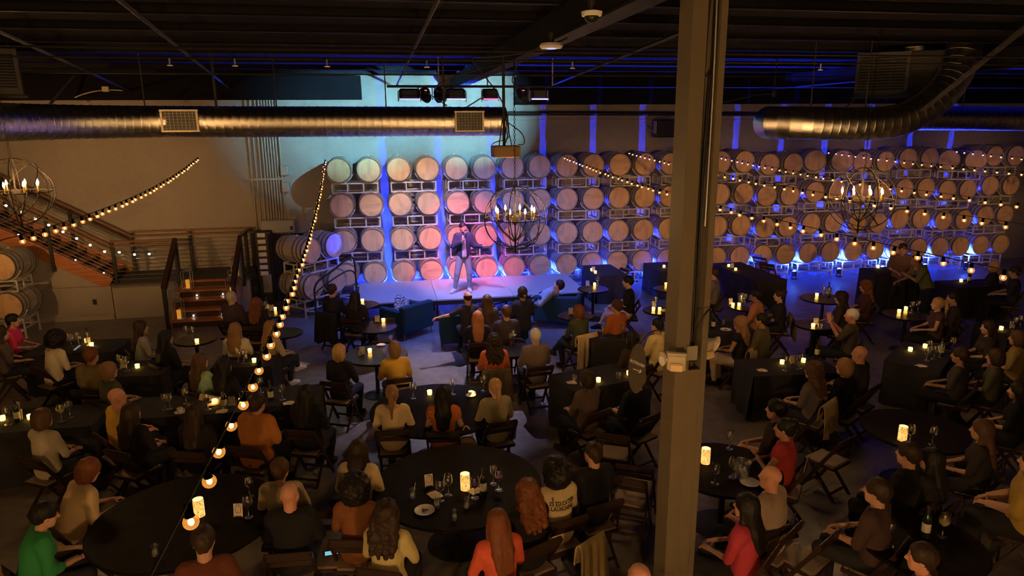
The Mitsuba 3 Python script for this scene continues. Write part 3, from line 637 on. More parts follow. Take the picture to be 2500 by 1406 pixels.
def barrel_head(var, y=0.032, back=False):
    rr = np.array([0.0, 0.1, 0.2, 0.262, 0.290]); yy = np.array([0, 0, 0, 0, 0.006])
    n = 32; th = np.arange(n) * 2 * np.pi / n
    v = np.stack([rr[:, None] * np.cos(th), np.repeat(y + yy[:, None], n, 1), rr[:, None] * np.sin(th)], -1).reshape(-1, 3)
    i, j = np.meshgrid(np.arange(len(rr) - 1), np.arange(n), indexing='ij')
    a, b = i * n + j, i * n + (j + 1) % n
    f = np.vstack([np.stack([a, b, b + n], -1).reshape(-1, 3), np.stack([a, b + n, a + n], -1).reshape(-1, 3)])
    if not back: f = f[:, ::-1] if np.cross(v[f[-1, 1]] - v[f[-1, 0]], v[f[-1, 2]] - v[f[-1, 0]])[1] > 0 else f
    else: f = f if np.cross(v[f[-1, 1]] - v[f[-1, 0]], v[f[-1, 2]] - v[f[-1, 0]])[1] > 0 else f[:, ::-1]
    uv = np.stack([v[:, 0] + 10.0 * var, v[:, 2]], -1)
    return mikit.ply((v, f), None, True, uv=uv)
def hoop(y0, w):
    def R(y): return 0.300 + 0.037 * (1 - ((y - 0.475) / 0.475) ** 2) + 0.004
    return P(lathe([(R(y0) - 0.006, y0), (R(y0), y0), (R(y0 + w), y0 + w), (R(y0 + w) - 0.006, y0 + w)], 26, 'y'), 40)
BODY = [barrel_body(i) for i in range(6)]
HEAD = [barrel_head(i) for i in range(9)]
BACK = barrel_head(9, 0.918, True)
HOOPS = [hoop(y, w) for y, w in ((0.004, 0.05), (0.14, 0.04), (0.27, 0.045), (0.64, 0.045), (0.77, 0.04), (0.896, 0.05))]
BUNG = P(lathe([(0.0, 0.0), (0.022, 0.0), (0.022, 0.018), (0.0, 0.022)], 10), 40)
rb = random.Random(4)
def barrel(label, x, y, z, rz, group, name='wine_barrel'):
    k = thing(name, label, 'barrel', group)
    rz0 = rz; at = M4(x, y, z, rz=rz0)
    spin = at @ T().rotate([0, 1, 0], rb.choice([0, 0, 0, 90, 4, -7, -25, 12, 5]))
    part(k, 'body', BODY[rb.randrange(6)], 'mat_stave', at)
    part(k, 'head', HEAD[rb.randrange(9)], 'mat_head', spin)
    part(k, 'back_head', BACK, 'mat_head', at)
    for h in HOOPS: part(k, 'hoop', h, 'mat_hoop', at)
    part(k, 'bung', BUNG, 'mat_white', at @ T().translate([0, 0.475, 0.333]))
    return k

def rack_parts():
    w, zt, zb = 1.18, -0.345, -0.58
    fr = lambda y: join(box(0, y, zt, w, 0.035, 0.035), box(0, y, zb, w, 0.035, 0.035), *[box(q, y, (zt + zb) / 2, 0.03, 0.034, zt - zb) for q in (-w / 2 + 0.015, -0.19, 0.21, w / 2 - 0.015)])
    side = [P(join(box(q, 0.475, zt - 0.02, 0.03, 0.62, 0.03), box(q, 0.475, zb + 0.02, 0.03, 0.62, 0.03), box(q, 0.475, (zt + zb) / 2, 0.028, 0.03, zt - zb - 0.05))) for q in (-0.56, 0.56)]
    def saddle(cx, y):
        th = np.linspace(math.radians(200), math.radians(340), 14)
        return tube(np.stack([cx + 0.341 * np.cos(th), 0 * th + y, 0.341 * np.sin(th)], -1), 0.015, 6)
    return P(fr(0.15)), P(fr(0.80)), side, [P(saddle(c, y), 50) for c in (-0.368, 0.368) for y in (0.16, 0.79)]
FRONT, REAR, SIDE, SADDLES = rack_parts()
LEGS = [('leg', P(join(box(q, y, -0.677, 0.035, 0.035, 0.195), box(q, y, -0.770, 0.07, 0.07, 0.010)))) for q in (-0.575, 0.575) for y in (0.15, 0.80)] + [('brace', P(bar((s * 0.57, 0.15, -0.60), (s * 0.02, 0.15, -0.76), 0.022))) for s in (-1, 1)]
def rack(label, x, y, z, rz, bottom, group='barrel racks'):
    k = thing('barrel_rack', label, 'rack', group)
    at = M4(x, y, z, rz=rz)
    part(k, 'front_frame', FRONT, 'mat_rack', at)
    part(k, 'rear_frame', REAR, 'mat_rack', at)
    for s in SIDE: part(k, 'side_rail', s, 'mat_rack', at)
    for s in SADDLES: part(k, 'saddle', s, 'mat_rack', at)
    for n, m in LEGS if bottom else (): part(k, n, m, 'mat_rack', at)

ORD = ['first', 'second', 'third', 'fourth', 'fifth', 'sixth', 'seventh', 'eighth', 'ninth', 'tenth', 'eleventh', 'twelfth', 'thirteenth', 'fourteenth', 'fifteenth', 'sixteenth']
ROWS = [('top', 3.47), ('second', 2.58), ('third', 1.66), ('bottom', 0.775)]
PAIRS = [-0.665 + 1.4875 * i for i in range(14)]
JIT = {7: (0.0, 0.02), 8: (0.06, -0.07), 9: (0, 0.0), 10: (0, -0.05), 11: (0, 0.02), 12: (0.03, -0.06), 13: (0, 0.04)}
for ri, (rn, z) in enumerate(ROWS):
    for pi, cx in enumerate(PAIRS):
        dz = JIT.get(pi, (0, 0))[1] if ri < 3 else 0.0
        dx = (ri - 1.5) * 0.004 + rb.uniform(-0.006, 0.006); dy = rb.uniform(-0.03, 0.03); rz = rb.uniform(-0.6, 0.6)
        if (pi, ri) in ((9, 0), (12, 0)): rz = -24
        side = 'from the left' if pi < 7 else 'right of the tan post'
        q = pi if pi < 7 else pi - 7
        rack('pale steel barrel rack below the %s row, %s rack %s' % (rn, ORD[q], side), cx + dx, 17.96 + dy, z + dz, rz, ri == 3)
        for h in (0, 1):
            off = T().translate([cx + dx, 17.96 + dy, z + dz]).rotate([0, 0, 1], rz).translate([(-0.368, 0.368)[h], 0, 0])
            m = np.array(off.matrix)
            barrel('oak barrel in the %s row of the wall, %s %s' % (rn, ORD[2 * q + h], side), float(m[0, 3]), float(m[1, 3]) + rb.uniform(-0.012, 0.012), z + dz, rz, 'barrels on the long rack wall')
for z, rn in ((1.66, 'upper'), (0.775, 'lower')):
    for x, y, w in ((-1.74, 16.74, 'outer'), (-1.22, 17.36, 'inner')):
        barrel('turned oak barrel left of the stage on the %s rack, %s one' % (rn, w), x, y, z, 46, 'turned barrels left of the stage')
    rack('pale rack turned towards the stage under the %s turned barrels' % rn, -1.48, 17.05, z, 46, z < 1, None)
    for x, w in ((-8.2, 'right'), (-8.944, 'left')):
        barrel('oak barrel below the stairs at the left edge, %s barrel of the %s rack' % (w, rn), x, 16.25, z, 0, 'barrels below the stairs')
    rack('pale rack at the left edge under the %s barrels' % rn, -8.572, 16.25, z, 0, z < 1, None)

# ================================================================ string lights, chandeliers, stage rig
GLOBE = P(ball(0.026, 2), True)
SOCKET = P(lathe([(0.0, 0.062), (0.012, 0.062), (0.014, 0.030), (0.017, 0.020), (0.0, 0.020)], 8), 40)
FILAMENT = P(ball(0.0105, 1, (1, 1, 1.25)), True)
def string(label, a, b, sag, pitch=0.285, hook=True, amp=1.0, first=0.2, tail=0.0):
    """a sagging string of clear globe bulbs from a to b; tail: how far the cord runs on past the last bulb"""
    k = thing('string_light', label, 'string lights')
    a, b = np.asarray(a, float), np.asarray(b, float)
    L = np.linalg.norm(b - a); u = np.linspace(0, 1, 60)
    def at(t): return a + (b - a) * t - np.array([0, 0, 4 * sag * t * (1 - t)])
    part(k, 'cord', P(tube(np.array([at(t) for t in np.linspace(0, 1 + tail / L, 70)]) + [0, 0, 0.062], 0.0045, 5), True), 'mat_rubber')
    rs = random.Random(int(L * 1000)); t = first / L
    while t < 1:
        p = at(t); tilt = rs.uniform(-14, 14)
        m = T().translate((p + [0, 0, 0.062]).tolist()).rotate([0, 1, 0], tilt).rotate([1, 0, 0], rs.uniform(-14, 14)).translate([0, 0, -0.062])
        g = part(k, 'bulb', GLOBE, 'mat_bulb_glass', m)
        part(g, 'socket', SOCKET, 'mat_black_plastic', m)
        part(g, 'filament', FILAMENT, 'mat_white', m, emitter=glow((1.0, 0.62, 0.22), 9.0 * amp, 0.06))
        t += (pitch + rs.uniform(-0.02, 0.02)) / L
string('string of clear bulbs sagging from the left duct past the staircase', (-4.093, 16.908, 3.835), (-3.265, 6.657, 3.583), 0.168, first=0.02, tail=2.5)
string('string of clear bulbs running from the barrels to the front, nearest the camera', (-1.289, 16.904, 3.735), (-0.671, 2.076, 3.348), 0.399, first=0.02, tail=1.0)
string('string of clear bulbs passing behind the post, first right of the orb chandelier', (4.781, 18.050, 3.704), (4.670, 4.277, 3.415), 0.151, first=0.02, tail=1.2)
string('string of clear bulbs passing behind the post just above the second barrel row', (6.601, 17.876, 3.777), (6.879, 6.260, 3.419), 0.104, first=0.02, tail=1.2)
string('string of clear bulbs starting at the post edge above the top barrel row', (9.050, 17.947, 3.658), (9.050, 8.290, 3.359), 0.080, first=0.02, tail=1.2)
string('string of clear bulbs starting above the tilted barrels at right', (12.300, 17.433, 3.719), (12.300, 11.389, 3.539), 0.033, first=0.02, tail=1.2)
string('string of clear bulbs at the upper right corner of the rack wall', (15.900, 16.868, 3.715), (15.900, 8.000, 3.610), 0.121, first=0.02, tail=1.5)

def chandelier(label, x, y, z, R, rz, chain_top):
    k = thing('orb_chandelier', label, 'chandelier')
    at = M4(x, y, z, rz=rz)
    for i, (ry, rr) in enumerate(((0, 0), (60, 90), (120, 90), (0, 90), (35, 55), (-35, 55))):
        th = np.linspace(0, 2 * np.pi, 49)
        c = np.stack([R * np.cos(th), R * np.sin(th), 0 * th], -1)
        m = moved((c, np.zeros((1, 3), int)), rx=rr)[0]; m = moved((m, None), rz=ry)[0]
        if i == 0: m = m * [0.95, 0.95, 1]
        part(k, 'orb_band', P(tube(m, 0.0058, 6, cap=False), True), 'mat_bronze', at)
    part(k, 'hub', P(lathe([(0.0, -R), (0.012, -R), (0.012, -0.10), (0.05, -0.06), (0.05, 0.02), (0.012, 0.05), (0.012, R), (0.0, R)], 14), 45), 'mat_bronze', at)
    part(k, 'finial', P(tube([(0, 0, -R), (0, 0, -R - 0.05)], [0.02, 0.005], 8), 50), 'mat_bronze', at)
    n = 8
    for i in range(n):
        a = 2 * math.pi * i / n + 0.2; c, s = math.cos(a), math.sin(a); q = 0.62 * R
        arm = smooth_path([(0, 0, -0.75 * R), (0.3 * q * c, 0.3 * q * s, -0.6 * R), (0.85 * q * c, 0.85 * q * s, -0.25 * R), (q * c, q * s, 0.0)], 14)
        part(k, 'arm', P(tube(arm, 0.007, 6), True), 'mat_bronze', at)
        h = part(k, 'candle_sleeve', P(tube([(q * c, q * s, 0.0), (q * c, q * s, 0.085)], 0.013, 8), 50), 'mat_brass', at)
        part(h, 'drip_pan', P(lathe([(0.0, -0.004), (0.03, 0.0), (0.03, 0.006), (0.0, 0.004)], 12), 50), 'mat_bronze', at @ T().translate([q * c, q * s, 0]))
        part(h, 'flame_bulb', P(lathe([(0.0, 0.0), (0.010, 0.004), (0.0155, 0.024), (0.011, 0.045), (0.004, 0.064), (0.0, 0.075)], 10), True), 'mat_white', at @ T().translate([q * c, q * s, 0.088]), emitter=glow((1.0, 0.55, 0.20), CANDLE_LAMP, 1.4))
    links = []
    zz = R
    while z + zz < chain_top:
        links.append(moved(ring(0.016, 0.0035, 10, 4), 0, 0, zz + 0.018, rx=90, rz=90 * (len(links) % 2))); zz += 0.034
    part(k, 'chain', P(join(*links), True), 'mat_bronze', at)
plain('mat_bronze', (0.012, 0.009, 0.007), 0.6, 0.0, 0.12)
chandelier('iron orb chandelier hanging in front of the stage', 1.82, 9.4, 3.30, 0.445, 8, 5.8)
chandelier('iron orb chandelier hanging right of the tan post', 6.75, 8.72, 3.50, 0.445, 20, 5.8)
chandelier('iron orb chandelier hanging over the stairs at the left edge', -5.0, 10.66, 3.72, 0.46, -12, 5.8)

k = thing('projector', 'wooden projector box hung on a dark pole before the stage', 'projector')
part(k, 'case', P(rbox(1.72, 9.55, 4.21, 0.37, 0.30, 0.145, 0.008), False), 'mat_box_wood')
part(k, 'lid', P(rbox(1.72, 9.55, 4.288, 0.375, 0.305, 0.012, 0.004)), 'mat_box_wood')
part(k, 'pole', P(tube([(1.70, 9.55, 4.29), (1.70, 9.55, 5.5)], 0.02, 8), 60), 'mat_black_metal')
part(k, 'strut', P(tube([(1.62, 9.5, 4.29), (1.69, 9.54, 4.75)], 0.007, 6), 60), 'mat_black_metal')
part(k, 'strut', P(tube([(1.80, 9.5, 4.29), (1.71, 9.54, 4.75)], 0.007, 6), 60), 'mat_black_metal')
part(k, 'cable', P(tube(smooth_path([(1.71, 9.5, 4.80), (1.82, 9.45, 4.55), (1.95, 9.42, 4.42), (1.96, 9.42, 4.33), (1.88, 9.44, 4.31)], 16), 0.007, 6), True), 'mat_black_plastic')
part(k, 'cable', P(tube(smooth_path([(1.69, 9.5, 4.7), (1.6, 9.42, 4.36), (1.52, 9.4, 4.33), (1.50, 9.4, 4.31)], 16), 0.006, 6), True), 'mat_black_plastic')

# lamps of the stage: a bar with flood lights and small moving heads
RY, RZ = 14.2, 5.12
k = thing('lighting_bar', 'dark lighting bar hung under the ceiling above the stage edge', 'lighting bar')
part(k, 'pipe', P(tube([(0.2, RY, RZ + 0.2), (3.7, RY, RZ + 0.2)], 0.024, 8), 60), 'mat_black_metal')
for x in (1.22, 2.2, 3.55):
    part(k, 'hanger', P(tube([(x, RY, RZ + 0.2), (x, RY, 5.88)], 0.016, 6), 60), 'mat_conduit')
part(k, 'brace', P(tube([(1.0, RY - 0.1, RZ + 0.06), (1.35, RY - 0.2, RZ - 0.18)], 0.013, 6), 60), 'mat_conduit')
part(k, 'brace', P(tube([(2.1, RY - 0.1, RZ + 0.0), (1.75, RY - 0.2, RZ - 0.2)], 0.013, 6), 60), 'mat_conduit')
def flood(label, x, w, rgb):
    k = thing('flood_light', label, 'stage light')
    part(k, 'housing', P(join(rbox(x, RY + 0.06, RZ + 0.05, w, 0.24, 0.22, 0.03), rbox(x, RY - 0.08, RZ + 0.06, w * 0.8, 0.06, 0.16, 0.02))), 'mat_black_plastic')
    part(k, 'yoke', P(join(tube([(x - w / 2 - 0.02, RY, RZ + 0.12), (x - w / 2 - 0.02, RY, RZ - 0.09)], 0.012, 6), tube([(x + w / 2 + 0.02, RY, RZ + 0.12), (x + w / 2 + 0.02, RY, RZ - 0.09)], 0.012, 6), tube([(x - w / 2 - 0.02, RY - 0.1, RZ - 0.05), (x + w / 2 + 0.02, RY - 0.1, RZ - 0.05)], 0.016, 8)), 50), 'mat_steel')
    part(k, 'yoke_glow', P(tube([(x - w / 2, RY - 0.125, RZ - 0.05), (x + w / 2, RY - 0.125, RZ - 0.05)], 0.017, 8), 50), 'mat_white', emitter=glow(rgb, 1.0, 0.3))  # no lamp: its emission stands in for stage light on the yoke
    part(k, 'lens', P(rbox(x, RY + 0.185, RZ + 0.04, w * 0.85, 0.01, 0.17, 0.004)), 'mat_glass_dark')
plain('mat_glass_dark', (0.05, 0.05, 0.06), 0.1, 0, 0.6)
flood('black flood light with pale bar glowing as its lit yoke, leftmost on the lighting bar', 0.63, 0.40, (0.62, 0.60, 1.0))
flood('black flood light with pale bar glowing as its lit yoke, second on the lighting bar', 1.55, 0.38, (0.70, 0.66, 1.0))
flood('black flood light with pink bar glowing as its lit yoke beside the projector pole', 2.25, 0.30, (1.0, 0.22, 0.50))
flood('black flood light with pale bar glowing as its lit yoke, rightmost on the lighting bar', 3.26, 0.34, (0.55, 0.50, 1.0))
def par(label, x, dx, red):
    k = thing('moving_head_light', label, 'stage light')
    m = T().translate([x, RY + 0.02, RZ + 0.02]).rotate([0, 0, 1], dx).rotate([1, 0, 0], -60)
    part(k, 'body', P(lathe([(0.0, -0.16), (0.07, -0.16), (0.10, -0.08), (0.11, 0.08), (0.12, 0.13), (0.0, 0.13)], 20), 40), 'mat_black_plastic', m)
    part(k, 'lens', P(disk(0.105, 0.132, 20)), 'mat_glass_dark', m)
    part(k, 'yoke', P(join(box(-0.135, 0, 0.05, 0.015, 0.05, 0.25), box(0.135, 0, 0.05, 0.015, 0.05, 0.25), box(0, 0, 0.18, 0.285, 0.05, 0.015))), 'mat_black_metal', T().translate([x, RY + 0.02, RZ + 0.02]))
    if red:
        part(k, 'display', P(rbox(x, RY - 0.09, RZ + 0.12, 0.05, 0.012, 0.018, 0.003)), 'mat_white', emitter=glow((1.0, 0.12, 0.08), 1.6, 0.1))
par('round black stage light with red display, left of the second flood', 0.95, 10, True)
par('round black stage light between the first two floods without display', 1.22, -8, False)
par('round black stage light with small orange display near the rightmost flood', 2.92, 5, True)

# blue uplights on the floor between the stacks
for i, x in enumerate(UPLIGHTS):
    k = thing('floor_uplight', 'small blue floor uplight between the bottom barrels, %s from the left' % (ORD + ['last'])[i], 'stage light', 'blue uplights between the barrel stacks')
    y = 18.02
    m = T().translate([x, y, 0.20]).rotate([1, 0, 0], -14)
    part(k, 'body', P(lathe([(0.0, -0.12), (0.05, -0.12), (0.062, -0.02), (0.062, 0.03), (0.05, 0.03), (0.05, 0.02), (0.0, 0.02)], 14), 40), 'mat_black_plastic', m)
    part(k, 'foot', P(join(box(x, y, 0.01, 0.14, 0.12, 0.02), box(x - 0.066, y, 0.11, 0.008, 0.03, 0.2), box(x + 0.066, y, 0.11, 0.008, 0.03, 0.2))), 'mat_black_metal')
    part(k, 'lens', P(lathe([(0.049, 0.022), (0.044, 0.040), (0.028, 0.054), (0.0, 0.060)], 14), True), 'mat_white', m, emitter=glow((0.05, 0.17, 1.0), BLUE_LENS[i], 3.0))

# ================================================================ people: bodies from smoothly joined limbs, meshed with surface nets
def nets(S, o, h):
    """surface nets of the field S (negative inside) on a grid from o with step h"""
    n = np.array(S.shape); B = S < 0
    c = np.zeros(n - 1, np.int8)
    for a in (0, 1):
        for b in (0, 1):
            for d in (0, 1):
                c += B[a:n[0] - 1 + a, b:n[1] - 1 + b, d:n[2] - 1 + d]
    act = (c > 0) & (c < 8)
    I = np.argwhere(act); idx = -np.ones(act.shape, int); idx[act] = np.arange(len(I))
    acc, cnt = np.zeros((len(I), 3)), np.zeros(len(I))
    cor = np.array([[a, b, d] for a in (0, 1) for b in (0, 1) for d in (0, 1)])
    val = np.stack([S[I[:, 0] + q[0], I[:, 1] + q[1], I[:, 2] + q[2]] for q in cor], 1)
    for i in range(8):
        for j in range(i + 1, 8):
            if np.abs(cor[i] - cor[j]).sum() != 1: continue
            s, t = val[:, i], val[:, j]; m = (s < 0) != (t < 0)
            u = s[m] / (s[m] - t[m])
            acc[m] += cor[i] + u[:, None] * (cor[j] - cor[i]); cnt[m] += 1
    V = (I + acc / cnt[:, None]) * h + o
    F = []
    for ax in range(3):
        b1, b2 = (ax + 1) % 3, (ax + 2) % 3
        lo = [slice(1, n[k] - 1) for k in range(3)]; hi = list(lo); lo[ax] = slice(0, n[ax] - 1); hi[ax] = slice(1, n[ax])
        A0, A1 = B[tuple(lo)], B[tuple(hi)]
        E = np.argwhere(A0 != A1)
        if not len(E): continue
        neg = A0[tuple(E.T)]
        base = E.copy(); base[:, b1] += 1; base[:, b2] += 1
        def cell(d1, d2):
            q = base.copy(); q[:, b1] -= d1; q[:, b2] -= d2
            return idx[tuple(q.T)]
        q = np.stack([cell(1, 1), cell(0, 1), cell(0, 0), cell(1, 0)], 1)
        q[~neg] = q[~neg][:, ::-1]
        F += [q[:, [0, 1, 2]], q[:, [0, 2, 3]]]
    return V, np.vstack(F)

class Field:
    """a grid on which limbs are joined; every limb touches only the cells near it"""
    def __init__(self, lo, hi, h):
        self.o, self.h = np.asarray(lo, float), h
        self.n = np.ceil((np.asarray(hi) - lo) / h).astype(int) + 1
        self.ax = [(self.o[k] + np.arange(self.n[k]) * h).astype(np.float32) for k in range(3)]
        self.S = np.full(self.n, 0.2, np.float32)
    def win(self, lo, hi, pad):
        a = np.clip(((np.asarray(lo) - pad - self.o) / self.h).astype(int), 0, self.n - 1); b = np.clip(((np.asarray(hi) + pad - self.o) / self.h).astype(int) + 2, 1, self.n)
        s = tuple(slice(i, j) for i, j in zip(a, b))
        return s, self.ax[0][s[0]][:, None, None], self.ax[1][s[1]][None, :, None], self.ax[2][s[2]][None, None, :]
    def mix(self, s, d, k):
        if k <= 0: self.S[s] = np.minimum(self.S[s], d); return
        a = self.S[s]; t = np.maximum(k - np.abs(a - d), 0) / k
        self.S[s] = np.minimum(a, d) - t * t * k * 0.25
    def limb(self, p, q, r0, r1, k=0.03, sq=None):
        p, q = np.asarray(p, float), np.asarray(q, float); R = max(r0, r1)
        s, x, y, z = self.win(np.minimum(p, q) - R, np.maximum(p, q) + R, 0.06)
        d = q - p; L = max(d @ d, 1e-9)
        t = np.clip(((x - p[0]) * d[0] + (y - p[1]) * d[1] + (z - p[2]) * d[2]) / L, 0, 1)
        self.mix(s, np.sqrt((x - p[0] - t * d[0]) ** 2 + (y - p[1] - t * d[1]) ** 2 + (z - p[2] - t * d[2]) ** 2) - (r0 + (r1 - r0) * t), k)
    def ell(self, c, r, k=0.03, R=None, sub=False):
        c, r = np.asarray(c, float), np.asarray(r, float); m = r.max()
        s, x, y, z = self.win(c - m, c + m, 0.06)
        x, y, z = x - c[0], y - c[1], z - c[2]
        if R is not None: x, y, z = (x * R[0][i] + y * R[1][i] + z * R[2][i] for i in range(3))
        g = np.sqrt((x / r[0]) ** 2 + (y / r[1]) ** 2 + (z / r[2]) ** 2)
        g2 = np.sqrt((x / r[0] ** 2) ** 2 + (y / r[1] ** 2) ** 2 + (z / r[2] ** 2) ** 2) + 1e-6
        d = g * (g - 1) / g2
        if sub: self.S[s] = np.maximum(self.S[s], -d)
        else: self.mix(s, d, k)
    def cut(self, n, c):
        """keep only where n.p < c"""
        self.S = np.maximum(self.S, self.ax[0][:, None, None] * n[0] + self.ax[1][None, :, None] * n[1] + self.ax[2][None, None, :] * n[2] - c)
    def mesh(self):
        self.S[[0, -1]] = 0.2; self.S[:, [0, -1]] = 0.2; self.S[:, :, [0, -1]] = 0.2
        return nets(self.S, self.o, self.h)

def rotm(rz=0, rx=0, ry=0):
    """columns: turned axes; rz about z, then rx about the turned x"""
    a, b, c = math.radians(rz), math.radians(rx), math.radians(ry)
    Z = np.array([[math.cos(a), -math.sin(a), 0], [math.sin(a), math.cos(a), 0], [0, 0, 1]])
    X = np.array([[1, 0, 0], [0, math.cos(b), -math.sin(b)], [0, math.sin(b), math.cos(b)]])
    Y = np.array([[math.cos(c), 0, math.sin(c)], [0, 1, 0], [-math.sin(c), 0, math.cos(c)]])
    return Z @ X @ Y

def make_head(male):
    f = Field((-0.11, -0.13, -0.24), (0.11, 0.15, 0.16), 0.0095)
    f.ell((0, -0.015, 0.035), (0.076, 0.097, 0.088), 0)
    f.ell((0, 0.025, -0.035), (0.062 if male else 0.058, 0.068, 0.080), 0.04)
    f.limb((-0.03, 0.05, -0.085), (0.03, 0.05, -0.085), 0.026, 0.026, 0.04)          # chin
    f.limb((0, 0.085, 0.012), (0, 0.106, -0.024), 0.009, 0.015, 0.015)               # nose
    f.limb((-0.012, 0.094, -0.028), (0.012, 0.094, -0.028), 0.010, 0.010, 0.012)
    f.limb((-0.042, 0.070, 0.026), (0.042, 0.070, 0.026), 0.014, 0.014, 0.02)        # brow
    f.limb((-0.02, 0.078, -0.060), (0.02, 0.078, -0.060), 0.010, 0.010, 0.012)       # lips
    for s in (-1, 1):
        f.ell((s * 0.030, 0.096, 0.006), (0.016, 0.014, 0.011), sub=True)
        f.ell((s * 0.030, 0.074, 0.006), (0.013, 0.013, 0.012), 0.004)
        f.ell((s * 0.077, -0.008, -0.012), (0.010, 0.022, 0.033), 0.008)
        f.limb((s * 0.045, 0.05, -0.03), (s * 0.040, 0.03, -0.06), 0.025, 0.02, 0.03)
    r = 0.056 if male else 0.047
    f.limb((0, -0.022, -0.06), (0, -0.030, -0.205), r, r + 0.004, 0.035)
    return f.mesh()
HEADS = {True: make_head(True), False: make_head(False)}

def make_hand(curl, spread=0.0, h=0.0062):
    """a right hand: wrist at the origin, fingers along +y, palm facing -z, thumb towards -x"""
    f = Field((-0.075, -0.035, -0.115), (0.06, 0.20, 0.05), h)
    f.limb((0, -0.03, 0), (0, 0.012, 0), 0.026, 0.025, 0)
    for x0, x1 in ((-0.025, -0.026), (-0.008, -0.009), (0.009, 0.010), (0.022, 0.026)):
        f.limb((x0 * 0.6, 0.01, 0), (x1, 0.085, 0), 0.016, 0.0125, 0.012)
    for x, L, r, a in ((-0.028, 0.072, 0.0088, -0.10), (-0.0095, 0.080, 0.0090, -0.02), (0.010, 0.074, 0.0088, 0.05), (0.0275, 0.058, 0.0078, 0.14)):
        p = np.array([x, 0.088, 0.0]); ang = 0.15 * curl; d3 = a * (0.4 + spread)
        for seg, w in ((0.46, 1.0), (0.30, 1.1), (0.24, 0.7)):
            ang += curl * w * 0.62
            q = p + L * seg * np.array([math.sin(d3) * math.cos(ang), math.cos(d3) * math.cos(ang), -math.sin(ang)])
            f.limb(p, q, r, r * 0.92, 0.004); p, r = q, r * 0.94
    p = np.array([-0.022, 0.022, -0.006])                                            # the thumb leaves the side of the palm
    for d, L, r in (((-0.75, 0.55, -0.32), 0.040, 0.0125), ((-0.45, 0.82, -0.42 - 0.3 * curl), 0.032, 0.0102), ((-0.15 + 0.25 * curl, 0.85, -0.4 - 0.35 * curl), 0.027, 0.0090)):
        d = np.array(d) / np.linalg.norm(d); q = p + L * d
        f.limb(p, q, r, r * 0.9, 0.006); p = q
    return f.mesh()
HANDS = {'soft': make_hand(0.55), 'fist': make_hand(1.65), 'open': make_hand(0.12, 1.2)}

def place_hand(kind, wrist, direction, palm, left):
    v, f = HANDS[kind]
    y = np.asarray(direction, float); y /= np.linalg.norm(y)
    z = -np.asarray(palm, float); z -= y * (z @ y); z /= np.linalg.norm(z) + 1e-9
    x = np.cross(y, z)
    if left: v, f = v * [-1, 1, 1], f[:, ::-1]
    return v @ np.stack([x, y, z]) + wrist, f

POSES = {}
def pose_sit(lean=0, reach=(0.30, 0.72), spread=0.10, cross=False, rise=0.0, legs_out=0.0, arms=None):
    """joints of a seated figure facing +y with the seat at 0.46 m"""
    J = {}
    a = math.radians(lean); hip = np.array([0, 0, 0.55])
    def up(y, z): return hip + np.array([0, y * math.cos(a) + z * math.sin(a), z * math.cos(a) - y * math.sin(a)])
    J['hip'] = hip; J['waist'] = up(-0.03, 0.17); J['chest'] = up(-0.03, 0.36); J['neck'] = up(-0.035, 0.53); J['head'] = up(-0.015, 0.70)
    for s, n in ((-1, 'l'), (1, 'r')):
        J['hp' + n] = hip + [s * 0.085, 0.02, -0.01]; J['kn' + n] = np.array([s * spread, 0.44, 0.515]); J['an' + n] = np.array([s * spread * 0.9, 0.40 + legs_out, 0.10])
        J['sh' + n] = up(-0.02, 0.475) + [s * 0.165, 0, 0]; J['el' + n] = up(0.06, 0.24) + [s * 0.235, 0, 0]
        J['wr' + n] = np.array([s * 0.09, reach[0] + 0.45 * math.sin(a), reach[1]])
    if cross:
        J['knr'] = np.array([0.02, 0.45, 0.60]); J['anr'] = np.array([-0.16, 0.62, 0.32])
    if arms:
        for n, (e, w) in arms.items():
            J['el' + n], J['wr' + n] = np.array(e), np.array(w)
    return J

